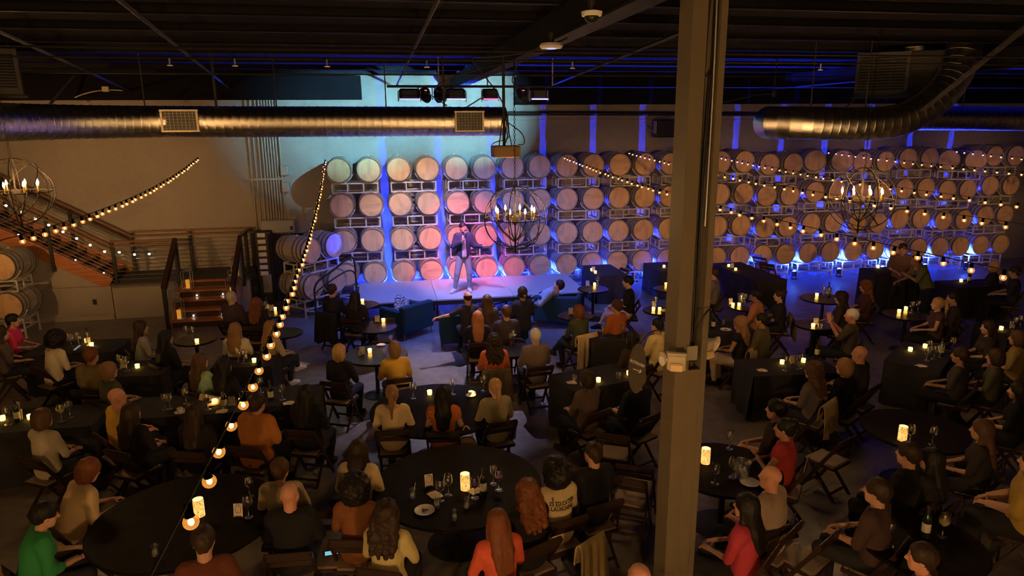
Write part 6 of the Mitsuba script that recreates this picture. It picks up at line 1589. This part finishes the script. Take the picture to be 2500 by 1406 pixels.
person('person in a coral knit sweater at the bottom centre', 0.856, 5.215, 14, (0.6, 0.105, 0.06), 'auburn', 'long', 'pale', True, lean=6, sc=0.96)
chair('chair of the person in a coral knit sweater at the bottom centre', 0.856, 5.215, 14)
person('person in black between the coral knit and the printed t-shirt', 1.209, 5.664, 22, (0.012, 0.012, 0.014), 'auburn', 'curly', 'pale', True, wide=1.1, sc=0.96)
chair('chair of the person in black between the coral knit and the printed t-shirt', 1.209, 5.664, 22)
coat('tan coat hanging on the chair of the person beside the printed t-shirt', 1.629, 5.614, 32, (0.36, 0.28, 0.13), 0.36, 0.60, name='coat')
person('person in a pale t-shirt printed with black words', 1.579, 6.000, 16, (0.6, 0.48, 0.27), 'black', 'afro', 'mid', True, sleeve=0.9, sc=0.96)
chair('chair of the person in a pale t-shirt printed with black words', 1.579, 6.000, 16)
SHIRT = (1.579, 6.000, 16)
person('person in black left of the post, below the two tumbler table', 2.030, 6.217, 14, (0.012, 0.012, 0.014), 'dark', 'crop', 'mid', False, sc=1.0)
chair('chair of the person in black left of the post, below the two tumbler table', 2.030, 6.217, 14)
person('person cut off by the bottom edge just left of the post', 1.762, 4.213, 8, (0.012, 0.012, 0.014), 'dark', 'bald', 'red', False, sc=1.0)
chair('chair of the person cut off by the bottom edge just left of the post', 1.762, 4.213, 8)
person('person in a black jacket beside the stage handrail', -1.136, 14.245, -32, (0.016, 0.014, 0.02), 'dark', 'short', 'mid', False, far=True, sc=1.0)
chair('chair of the person in a black jacket beside the stage handrail', -1.136, 14.245, -32)
coat('black coat hanging low on the chair of the person in black at the stage end', -1.136, 14.245, -32, (0.012, 0.012, 0.014), 0.50, 0.62, name='coat')
person('person in black right of the black jacket at the stage end', -0.653, 13.704, -28, (0.016, 0.013, 0.018), 'black', 'long', 'mid', True, far=True, sc=0.96)
chair('chair of the person in black right of the black jacket at the stage end', -0.653, 13.704, -28)
person('person in black left of the yellow jacket at the round table', -0.782, 10.256, -24, (0.012, 0.012, 0.014), 'blond', 'bob', 'pale', True, sc=0.96)
chair('chair of the person in black left of the yellow jacket at the round table', -0.782, 10.256, -24)
person('person in a yellow jacket', 0.067, 10.215, 8, (0.66, 0.4, 0.065), 'light', 'bob', 'pale', True, wide=1.05, sc=0.96)
chair('chair of the person in a yellow jacket', 0.067, 10.215, 8)
person('person in a cream off shoulder top', -0.012, 8.395, -6, (0.66, 0.52, 0.3), 'light', 'pony', 'mid', True, neckline=0.035, sleeve=1.1, sc=0.96)
chair('chair of the person in a cream off shoulder top', -0.012, 8.395, -6)
person('person in a sleeveless orange top', 0.633, 8.218, -9, (0.56, 0.17, 0.05), 'black', 'long', 'mid', True, sleeve=0.25, sc=0.96)
chair('chair of the person in a sleeveless orange top', 0.633, 8.218, -9)
person('person in an olive grey denim shirt right of the orange top', 1.341, 8.358, 10, (0.34, 0.3, 0.18), 'blond', 'pony', 'pale', True, sc=0.96)
chair('chair of the person in an olive grey denim shirt right of the orange top', 1.341, 8.358, 10)
person('person on the left of the sofa with one arm along it', 1.558, 12.991, 6, (0.03, 0.025, 0.035), 'dark', 'ring', 'red', False, far=True, arms={'l': ([-0.36, -0.04, 0.95], [-0.6, -0.08, 0.93]), 'r': ([0.23, 0.05, 0.8], [0.1, 0.3, 0.66])}, sc=1.0)
person('person in brown in the middle of the sofa', 1.919, 12.848, 2, (0.1, 0.08, 0.07), 'brown', 'long', 'pale', True, far=True, sc=0.96)
person('person in black seated right behind the sofa, left one', 1.568, 11.692, -4, (0.02, 0.018, 0.025), 'redblond', 'long', 'pale', True, far=True, sc=0.96)
chair('chair of the person in black seated right behind the sofa, left one', 1.568, 11.692, -4)
person('person in a dark shirt behind the sofa, right one', 2.115, 11.782, 6, (0.05, 0.04, 0.055), 'brown', 'short', 'mid', False, far=True, sc=1.0)
chair('chair of the person in a dark shirt behind the sofa, right one', 2.115, 11.782, 6)
person('person in a dark cap on the right of the sofa', 2.691, 13.128, 10, (0.03, 0.03, 0.045), 'dark', 'short', 'mid', False, far=True, sc=1.0)
CAPMAN = (2.691, 13.128, 10)
LOUNGER = (3.805, 14.751)
person('person in a coral fluffy sweater before an olive coat', 1.636, 10.274, -2, (0.78, 0.2, 0.08), 'dark', 'curly', 'pale', True, wide=1.05, sc=0.96)
chair('chair of the person in a coral fluffy sweater before an olive coat', 1.636, 10.274, -2)
coat('olive grey coat over the chair of the person in the coral sweater', 1.636, 10.274, -2, (0.17, 0.13, 0.08), 0.46, 0.50, name='coat')
person('person in a grey brown shirt right of the fluffy coral sweater', 2.321, 10.275, 8, (0.2, 0.15, 0.135), 'white', 'crop', 'pale', False, sc=1.0)
chair('chair of the person in a grey brown shirt right of the fluffy coral sweater', 2.321, 10.275, 8)
person('person in a dark leaf green top with crossed legs', 3.472, 11.731, 22, (0.06, 0.07, 0.045), 'auburn', 'bob', 'pale', True, far=True, cross=True, sc=0.96)
chair('chair of the person in a dark leaf green top with crossed legs', 3.472, 11.731, 22)
coat('cream jacket draped over the chair of the person in the leaf green top', 3.472, 11.731, 22, (0.56, 0.42, 0.24), 0.48, 0.62, name='coat')
person('person in a rust shirt left of the post', 4.216, 11.737, 30, (0.46, 0.13, 0.035), 'brown', 'short', 'mid', False, far=True, wide=1.1, sleeve=1.0, sc=1.0)
chair('chair of the person in a rust shirt left of the post', 4.216, 11.737, 30)
person('person in black shirt and pale shorts with crossed bare legs', 5.137, 13.638, 74, (0.012, 0.012, 0.014), 'black', 'short', 'pale', False, far=True, cross=True, legs=(0.55, 0.38, 0.36), shorts=True, sleeve=0.9, sc=1.0)
chair('chair of the person in black shirt and pale shorts with crossed bare legs', 5.137, 13.638, 74)
person('person in a dark brown dress', 3.849, 9.935, 24, (0.055, 0.03, 0.022), 'black', 'long', 'mid', True, legs=(0.06, 0.03, 0.025), shorts=True, sc=0.96)
chair('chair of the person in a dark brown dress', 3.849, 9.935, 24)
person('person in a pale yellow t-shirt left of the post', 4.471, 10.405, 32, (0.66, 0.53, 0.24), 'black', 'crop', 'mid', False, sleeve=0.9, sc=1.0)
chair('chair of the person in a pale yellow t-shirt left of the post', 4.471, 10.405, 32)
person('person in a dark brown blouse before the two tumblers', 2.625, 8.398, 28, (0.1, 0.065, 0.055), 'dark', 'bob', 'mid', True, sc=0.96)
chair('chair of the person in a dark brown blouse before the two tumblers', 2.625, 8.398, 28)
person('person in navy left of the oval sign', 3.246, 8.133, 26, (0.012, 0.014, 0.024), 'blond', 'short', 'pale', False, wide=1.1, sc=1.0)
chair('chair of the person in navy left of the oval sign', 3.246, 8.133, 26)
person('person in grey half hidden right behind the post', 7.306, 13.977, 50, (0.2, 0.17, 0.18), 'dark', 'short', 'mid', False, far=True, sleeve=1.8, sc=1.0)
chair('chair of the person in grey half hidden right behind the post', 7.306, 13.977, 50)
person('person in a black top and pale trousers right of the post', 5.979, 10.378, 40, (0.012, 0.012, 0.014), 'light', 'wavy', 'tan', True, sleeve=0.1, legs=(0.55, 0.42, 0.32), sc=0.96)
chair('chair of the person in a black top and pale trousers right of the post', 5.979, 10.378, 40)
coat('beige coat over the chair of the person in pale trousers', 5.979, 10.378, 40, (0.34, 0.25, 0.14), 0.46, 0.50, name='coat')
person('person in a dark olive shirt beside the pale trousers', 6.350, 10.329, 44, (0.09, 0.075, 0.045), 'black', 'crop', 'tan', False, wide=1.1, sc=1.0)
chair('chair of the person in a dark olive shirt beside the pale trousers', 6.350, 10.329, 44)
person('person in a salmon top right of the ice bucket', 7.172, 11.919, 46, (0.46, 0.19, 0.1), 'black', 'short', 'tan', False, far=True, sleeve=0.8, sc=1.0)
chair('chair of the person in a salmon top right of the ice bucket', 7.172, 11.919, 46)
person('person in black with an olive coat behind, before the blue floor', 7.728, 12.008, 66, (0.02, 0.02, 0.025), 'dark', 'bun', 'pale', True, far=True, sc=0.96)
chair('chair of the person in black with an olive coat behind, before the blue floor', 7.728, 12.008, 66)
coat('olive patterned coat hung behind the person by the blue floor', 7.728, 12.008, 66, (0.2, 0.16, 0.08), 0.46, 0.50, name='coat')
person('person in a dark cardigan clapping', 8.036, 10.289, 48, (0.075, 0.06, 0.05), 'white', 'crop', 'red', False, lean=2, arms={'l': ([-0.22, 0.14, 0.86], [-0.03, 0.34, 1.1]), 'r': ([0.22, 0.14, 0.86], [0.05, 0.34, 1.1])}, hands=(('open', [0.9, 0.2, 0], [0.2, 0.25, 1.0]), ('open', [-0.9, 0.2, 0], [-0.15, 0.25, 1.0])), sc=1.0)
chair('chair of the person in a dark cardigan clapping', 8.036, 10.289, 48)
person('person in dark brown at the table by the blue floor, left', 8.783, 11.567, 56, (0.05, 0.03, 0.03), 'dark', 'curly', 'mid', True, far=True, sc=0.96)
chair('chair of the person in dark brown at the table by the blue floor, left', 8.783, 11.567, 56)
person('person in dark red at the table by the blue floor, right', 9.896, 12.312, 60, (0.08, 0.03, 0.03), 'auburn', 'curly', 'mid', True, far=True, sc=0.96)
chair('chair of the person in dark red at the table by the blue floor, right', 9.896, 12.312, 60)
person('person in a brown shirt standing at the draped bar table', 12.096, 13.996, 150, (0.16, 0.09, 0.075), 'dark', 'short', 'mid', False, far=True, J=STAND, sc=1.0)
person('person in an olive shirt leaning over the draped bar table', 11.929, 12.932, 70, (0.13, 0.14, 0.055), 'dark', 'crop', 'tan', False, far=True, J=STANDLEAN, sleeve=0.9, sc=1.0)
person('person in a sleeveless plum top at the two votives', 10.274, 10.795, 64, (0.1, 0.05, 0.05), 'blond', 'pony', 'pale', True, far=True, sleeve=0.15, sc=0.96)
chair('chair of the person in a sleeveless plum top at the two votives', 10.274, 10.795, 64)
person('person in dark grey behind the sleeveless plum top', 10.740, 10.936, 58, (0.05, 0.045, 0.045), 'black', 'short', 'mid', False, far=True, sc=1.0)
chair('chair of the person in dark grey behind the sleeveless plum top', 10.740, 10.936, 58)
person('person in black at the draped table near the right edge', 14.210, 13.482, 46, (0.03, 0.025, 0.025), 'blond', 'bob', 'pale', True, far=True, sc=0.96)
chair('chair of the person in black at the draped table near the right edge', 14.210, 13.482, 46)
person('person in black cut off by the right edge, further back', 13.929, 12.651, 48, (0.03, 0.025, 0.025), 'dark', 'short', 'mid', False, far=True, sc=1.0)
chair('chair of the person in black cut off by the right edge, further back', 13.929, 12.651, 48)
person('person in dark brown in profile near the right edge', 9.903, 9.291, 62, (0.045, 0.035, 0.025), 'dark', 'long', 'pale', True, sc=0.96)
chair('chair of the person in dark brown in profile near the right edge', 9.903, 9.291, 62)
person('person in an ochre top at the right edge', 9.846, 8.695, 40, (0.28, 0.2, 0.07), 'brown', 'bob', 'mid', True, sc=0.96)
chair('chair of the person in an ochre top at the right edge', 9.846, 8.695, 40)
person('person in charcoal at the far side of the white card table', 6.813, 8.417, 30, (0.028, 0.024, 0.024), 'dark', 'bald', 'red', False, sc=1.0)
chair('chair of the person in charcoal at the far side of the white card table', 6.813, 8.417, 30)
person('person in black between grey cardigan and charcoal top', 6.325, 8.092, 32, (0.012, 0.012, 0.014), 'light', 'bob', 'mid', True, sc=0.96)
chair('chair of the person in black between grey cardigan and charcoal top', 6.325, 8.092, 32)
person('person in a grey cardigan', 5.799, 8.036, 34, (0.12, 0.1, 0.095), 'brown', 'curly', 'mid', True, sc=0.96)
chair('chair of the person in a grey cardigan', 5.799, 8.036, 34)
coat('beige coat over the chair of the person in the grey cardigan', 5.799, 8.036, 34, (0.3, 0.22, 0.12), 0.50, 0.45, name='coat')
person('person in a wide necked dark top at the cornerwise table', 8.300, 8.176, 38, (0.05, 0.045, 0.04), 'dark', 'short', 'tan', True, neckline=0.03, sc=0.96)
chair('chair of the person in a wide necked dark top at the cornerwise table', 8.300, 8.176, 38)
person('person in dark clothes with a green scarf on the chair', 8.743, 8.009, 42, (0.06, 0.06, 0.04), 'dark', 'bob', 'mid', True, sc=0.96)
chair('chair of the person in dark clothes with a green scarf on the chair', 8.743, 8.009, 42)
coat('green scarf hanging on the chair at the right', 8.743, 8.009, 42, (0.17, 0.18, 0.08), 0.30, 0.45, name='scarf')
person('person in black at the right edge below the green scarf', 7.919, 6.843, 40, (0.012, 0.012, 0.014), 'black', 'long', 'mid', True, sc=0.96)
chair('chair of the person in black at the right edge below the green scarf', 7.919, 6.843, 40)
person('person in a red top with crossed arms', 4.378, 6.456, 50, (0.34, 0.035, 0.03), 'black', 'bun', 'tan', True, sleeve=0.2, arms={'l': ([-0.24, 0.16, 0.78], [0.1, 0.34, 0.8]), 'r': ([0.24, 0.16, 0.78], [-0.1, 0.36, 0.78])}, sc=0.96)
chair('chair of the person in a red top with crossed arms', 4.378, 6.456, 50)
person('person in grey trousers behind the red top', 4.505, 6.846, 44, (0.03, 0.02, 0.02), 'black', 'short', 'mid', False, legs=(0.16, 0.11, 0.09), legs_out=0.22, sc=1.0)
chair('chair of the person in grey trousers behind the red top', 4.505, 6.846, 44)
person('person in a grey shirt right of the post, back turned', 3.562, 5.392, 34, (0.33, 0.25, 0.19), 'dark', 'bald', 'red', False, wide=1.1, sc=1.0)
chair('chair of the person in a grey shirt right of the post, back turned', 3.562, 5.392, 34)
person('person in a pink top at the lower right of the post', 3.118, 5.052, 40, (0.42, 0.045, 0.075), 'black', 'long', 'mid', True, sc=0.96)
chair('chair of the person in a pink top at the lower right of the post', 3.118, 5.052, 40)
person('person at the bottom right turned to the left', 4.147, 4.034, 36, (0.05, 0.03, 0.03), 'dark', 'short', 'red', True, lean=10, look=18, sc=0.96)
chair('chair of the person at the bottom right turned to the left', 4.147, 4.034, 36)
person('person in black before the right cylinder candle, left one', 5.208, 5.549, 28, (0.018, 0.015, 0.015), 'dark', 'short', 'mid', False, sc=1.0)
chair('chair of the person in black before the right cylinder candle, left one', 5.208, 5.549, 28)
person('person in black before the right cylinder candle, right one', 5.423, 5.478, 30, (0.02, 0.016, 0.016), 'black', 'long', 'mid', True, sc=0.96)
chair('chair of the person in black before the right cylinder candle, right one', 5.423, 5.478, 30)
person('person in dark clothes right of the right cylinder candle', 6.509, 5.968, 44, (0.03, 0.025, 0.025), 'brown', 'long', 'mid', True, sc=0.96)
chair('chair of the person in dark clothes right of the right cylinder candle', 6.509, 5.968, 44)
person('person in ochre jacket cut off by the lower right edge', 6.302, 5.160, 40, (0.42, 0.27, 0.06), 'dark', 'short', 'mid', False, wide=1.45, sc=1.0)
chair('chair of the person in ochre jacket cut off by the lower right edge', 6.302, 5.160, 40)
person('person in dark brown at the lower right table', 4.386, 4.963, 34, (0.06, 0.035, 0.03), 'dark', 'short', 'mid', False, sc=1.0)
chair('chair of the person in dark brown at the lower right table', 4.386, 4.963, 34)
chair('empty dark folding chair behind the grey round table', -0.133, 13.191, 170)
chair('dark folding chair beside the draped table by the stage', 6.960, 18.543, 120)
chair('dark folding chair folded against the draped table', 6.002, 16.871, 100)
chair('dark folding chair before the blue lit floor', 10.426, 16.796, -60)
chair('dark folding chair at the long draped table', 10.724, 17.683, -60)
chair('dark folding chair at the far end of the long draped table', 10.801, 18.086, -60)
chair('empty dark folding chair with pale seat right of the person in red', 5.349, 6.996, 24)
chair('empty dark folding chair with pale seat left of the post', 2.764, 6.858, -30)
chair('second empty folding chair with pale seat left of the post', 2.599, 6.616, -32)
chair('dark folding chair left of the post behind the person in black', 2.776, 7.694, -28)
chair('empty chair with pale seat at the bottom right of the post', 3.443, 5.432, 20)
chair('empty chair with pale seat at the bottom edge', 3.841, 5.218, 30)

# details of single people
cx, cy, crz = CAPMAN
k = thing('cap', 'dark baseball cap with a round pale emblem on the person on the sofa', 'cap')
capm = M4(cx, cy, 0, rz=crz) @ T().translate([0, 0.03, 1.255 - 0.11])
cm = lathe([(0.112, -0.01), (0.112, 0.03), (0.095, 0.085), (0.05, 0.118), (0.0, 0.125)], 24)
part(k, 'crown', P((cm[0] * [0.86, 1.05, 1] + [0, -0.018, 0.045], cm[1]), True), tint((0.02, 0.02, 0.026)), capm)
part(k, 'brim', P(thick(grid_cloth(lambda u, v: np.stack([(u - 0.5) * 0.16, 0.08 + v * 0.075 * (1 - (2 * u - 1) ** 2 * 0.5), 0.045 - 0.02 * (2 * u - 1) ** 2], -1), 9, 5), 0.006), True), tint((0.02, 0.02, 0.026)), capm)
part(k, 'emblem', P(moved(lathe([(0.0, 0.0), (0.030, 0.0), (0.030, 0.004), (0.0, 0.005)], 20), 0, -0.128, 0.085, rx=68), 40), 'mat_conduit', capm)

# the man lying back in the right armchair: head to the right, arm on the rest
lx, ly = LOUNGER
JL = pose_sit(lean=-46, reach=(0.25, 0.72), legs_out=0.2, arms={'l': ([-0.26, -0.16, 0.62], [-0.05, -0.02, 0.72]), 'r': ([0.26, -0.18, 0.62], [0.10, 0.02, 0.70])})
person('person in a pale blue shirt lying back in the right teal armchair', lx - 0.42, ly + 0.16, 62, (0.34, 0.40, 0.48), 'dark', 'short', 'pale', False, J=JL, legs=(0.04, 0.04, 0.06), far=True, nod=28, z=-0.02)

# words printed on the back of the pale t-shirt
sx, sy, srz = SHIRT
sk = [q for q in scene if q.startswith('person') and q.endswith('__top') and labels[q.split('__')[0]]['label'].startswith('person in a pale t-shirt printed')][0]
sv, sf = meshkit.WRITTEN[scene[sk]['filename']][:2]
back = sv[sv[:, 1] < np.median(sv[:, 1])]
from scipy.spatial import cKDTree
tree = cKDTree(back[:, [0, 2]])
for txt_, zz, hh, dx in (('E', 0.965, 0.034, -0.10), ('IS EDUCATION', 0.915, 0.042, 0.0), ('E LAUNCHING', 0.862, 0.040, 0.0)):
    m = meshkit.text_mesh(txt_, hh, 0.003, True); v = np.array(m.vertices)
    v[:, 0] -= v[:, 0].mean(); v[:, 0] *= min(0.92, 0.27 / np.ptp(v[:, 0])); v[:, 0] += dx
    q = np.stack([v[:, 0], v[:, 1] + zz], -1)
    d, i = tree.query(q, k=4)
    yb = (back[i, 1] / (d + 0.004)).sum(1) / (1 / (d + 0.004)).sum(1)
    part(sk.split('__')[0] + '__top', 'lettering', P((np.stack([q[:, 0], yb - 0.004 - v[:, 2], q[:, 1]], -1), np.array(m.faces))), 'mat_ink', M4(sx, sy, 0, rz=srz))

# a bag and a sheet of paper
k = thing('tote_bag', 'tan cloth bag hanging on the chair of the person in the orange top', 'bag')
bv = np.array(trimesh.creation.icosphere(subdivisions=4).vertices); bf = np.array(trimesh.creation.icosphere(subdivisions=4).faces)
bs = np.sign(bv) * np.abs(bv) ** 0.6
bp = np.stack([bs[:, 0] * 0.145 * (1.0 - 0.28 * np.clip(bs[:, 2], 0, 1)), bs[:, 1] * 0.06, bs[:, 2] * 0.16], -1) + 0.012 * (meshkit.noise(bv * 4.0, 8) - 0.5)[:, None]
part(k, 'body', P((bp, bf), True), tint((0.40, 0.30, 0.14)), T().translate([0.910, 8.103, 0.50]).rotate([0, 0, 1], -4))
part(k, 'strap', P(tube(smooth_path([(-0.07, 0, 0.14), (-0.04, 0.02, 0.25), (0.0, 0.05, 0.29), (0.05, 0.02, 0.24), (0.07, 0, 0.14)], 16), 0.010, 6), True), tint((0.33, 0.24, 0.11)), T().translate([0.910, 8.103, 0.50]))
single('paper_sheet', 'white sheet of paper on the floor beside the white sneakers', 'paper', P(thick(grid_cloth(lambda u, v: np.stack([(u - 0.5) * 0.21, (v - 0.5) * 0.29, 0.006 + 0.012 * u * v], -1), 5, 5), 0.002), True), 'mat_white', M4(-1.746, 13.300, 0, rz=62))
# two phones that light up
k = thing('phone', 'phone with bright cyan screen lying on a chair in the left foreground', 'phone')
def at_phone(x, y, z, rz, rx): return T().translate([x, y, z]).rotate([0, 0, 1], rz).rotate([1, 0, 0], rx)
part(k, 'body', P(rbox(0, 0, 0, 0.15, 0.075, 0.009, 0.003)), 'mat_black_plastic', at_phone(-0.676, 6.184, 0.478, 4, 0))
part(k, 'screen', P(box(0, 0, 0.0052, 0.125, 0.066, 0.001)), 'mat_white', at_phone(-0.676, 6.184, 0.478, 4, 0), emitter=glow((0.18, 0.62, 0.80), 0.8, 0.3))
chair('dark folding chair with the lit phone on its seat, left foreground', -0.676, 6.164, 172)
k = thing('phone', 'phone with faint bluish screen in the hands of the person in the cream sweater', 'phone')
part(k, 'body', P(rbox(0, 0, 0, 0.075, 0.15, 0.009, 0.003)), 'mat_black_plastic', at_phone(-5.373, 12.573, 0.84, -38, 25))
part(k, 'screen', P(box(0, 0, 0.0052, 0.062, 0.13, 0.001)), 'mat_white', at_phone(-5.373, 12.573, 0.84, -38, 25), emitter=glow((0.30, 0.42, 0.65), 0.25, 0.2))

# ================================================================ the performer on the stage
JP = pose_stand(0, {'r': ([0.25, 0.05, 1.17], [0.06, 0.20, 1.30]), 'l': ([-0.27, 0.02, 1.16], [-0.43, 0.25, 1.18])}, 0.15)
JP['shl'] = JP['shl'] + [0.015, 0, 0]; JP['shr'] = JP['shr'] - [0.015, 0, 0]
JP = {a: np.array(b, float) for a, b in JP.items()}
JP['knl'] = np.array([-0.13, 0.03, 0.49]); JP['anl'] = np.array([-0.12, -0.02, 0.09]); JP['knr'] = np.array([0.18, 0.05, 0.49]); JP['anr'] = np.array([0.24, 0.02, 0.09])
PERF = (1.88, 16.35, 0.55)
k, pat, pb = person('performer standing on the stage in a navy jacket speaking into a microphone', PERF[0], PERF[1], 180, (0.032, 0.034, 0.065), 'black', 'crop', 'tan', False, legs=(0.24, 0.25, 0.30), shoe=(0.50, 0.50, 0.55),
    z=PERF[2], J=JP, sc=0.985, bulk=0.008, hem=0.02, sleeve=1.92, look=24, nod=-4,
    hands=(('open', (0.3, 0.1, 1.0), (-0.8, 0.45, 0.30)), ('fist', (-0.75, -0.2, 0.3), (-0.25, 0.5, 0.75))), feet={'r': (0.75, 0.7, 0), 'l': (-0.12, 1.0, 0)}, chair=False, face=True)
# the grey shirt seen between the open halves of the jacket
tv_, tf_ = meshkit.WRITTEN[scene[k + '__top']['filename']][:2]
front = tv_[tv_[:, 1] > 0]
tr_ = cKDTree(front[:, [0, 2]])
def on_front(x, z, off):
    d, i = tr_.query(np.stack([x, z], -1).reshape(-1, 2), k=6); w = 1 / (d + 0.01)
    return ((front[i, 1] * w).sum(1) / w.sum(1)).reshape(x.shape) + off
def shirt(u, v):
    z = 0.86 + v * 0.555; x = (u - 0.5) * (0.13 - 0.055 * v)
    return np.stack([x, on_front(x, z, 0.006), z], -1)
part(k, 'shirt', P(thick(grid_cloth(shirt, 9, 24), 0.006), True), tint((0.46, 0.42, 0.46)), pat)
for s in (-1, 1):
    def lapel(u, v, s=s):
        z = 0.875 + v * 0.56; x = s * (0.062 - 0.026 * v + u * 0.030)
        return np.stack([x, on_front(x, z, 0.012 + 0.006 * np.sin(u * 3.1)), z], -1)
    part(k, 'lapel', P(thick(grid_cloth(lapel, 5, 20), 0.008), True), tint((0.026, 0.028, 0.055)), pat)
part(k, 'shirt_hem', P(thick(grid_cloth(lambda u, v: np.stack([(u - 0.5) * 0.30, on_front((u - 0.5) * 0.30, 0.87 + 0 * u, 0.002), 0.832 + v * 0.035 + 0.006 * np.sin(u * 20)], -1), 16, 4), 0.006), True), tint((0.46, 0.42, 0.46)), pat)
Rp = pb['R']; hd = pb['J']['head']; mouth = hd + Rp @ np.array([0.0, 0.115, -0.07])
hand = pb['J']['wrr'] + np.array([-0.03, 0.04, 0.05])
d = mouth - hand; d /= np.linalg.norm(d)
mk = thing('microphone', 'black handheld microphone with grey mesh head at the mouth of the performer', 'microphone')
part(mk, 'handle', P(tube([hand - d * 0.09, hand + d * 0.06, mouth - d * 0.05], [0.012, 0.015, 0.018], 10), 50), 'mat_black_plastic', pat)
part(mk, 'mesh_head', P((ball(0.025, 2)[0] + (mouth - d * 0.03), ball(0.025, 2)[1]), True), 'mat_conduit', pat)
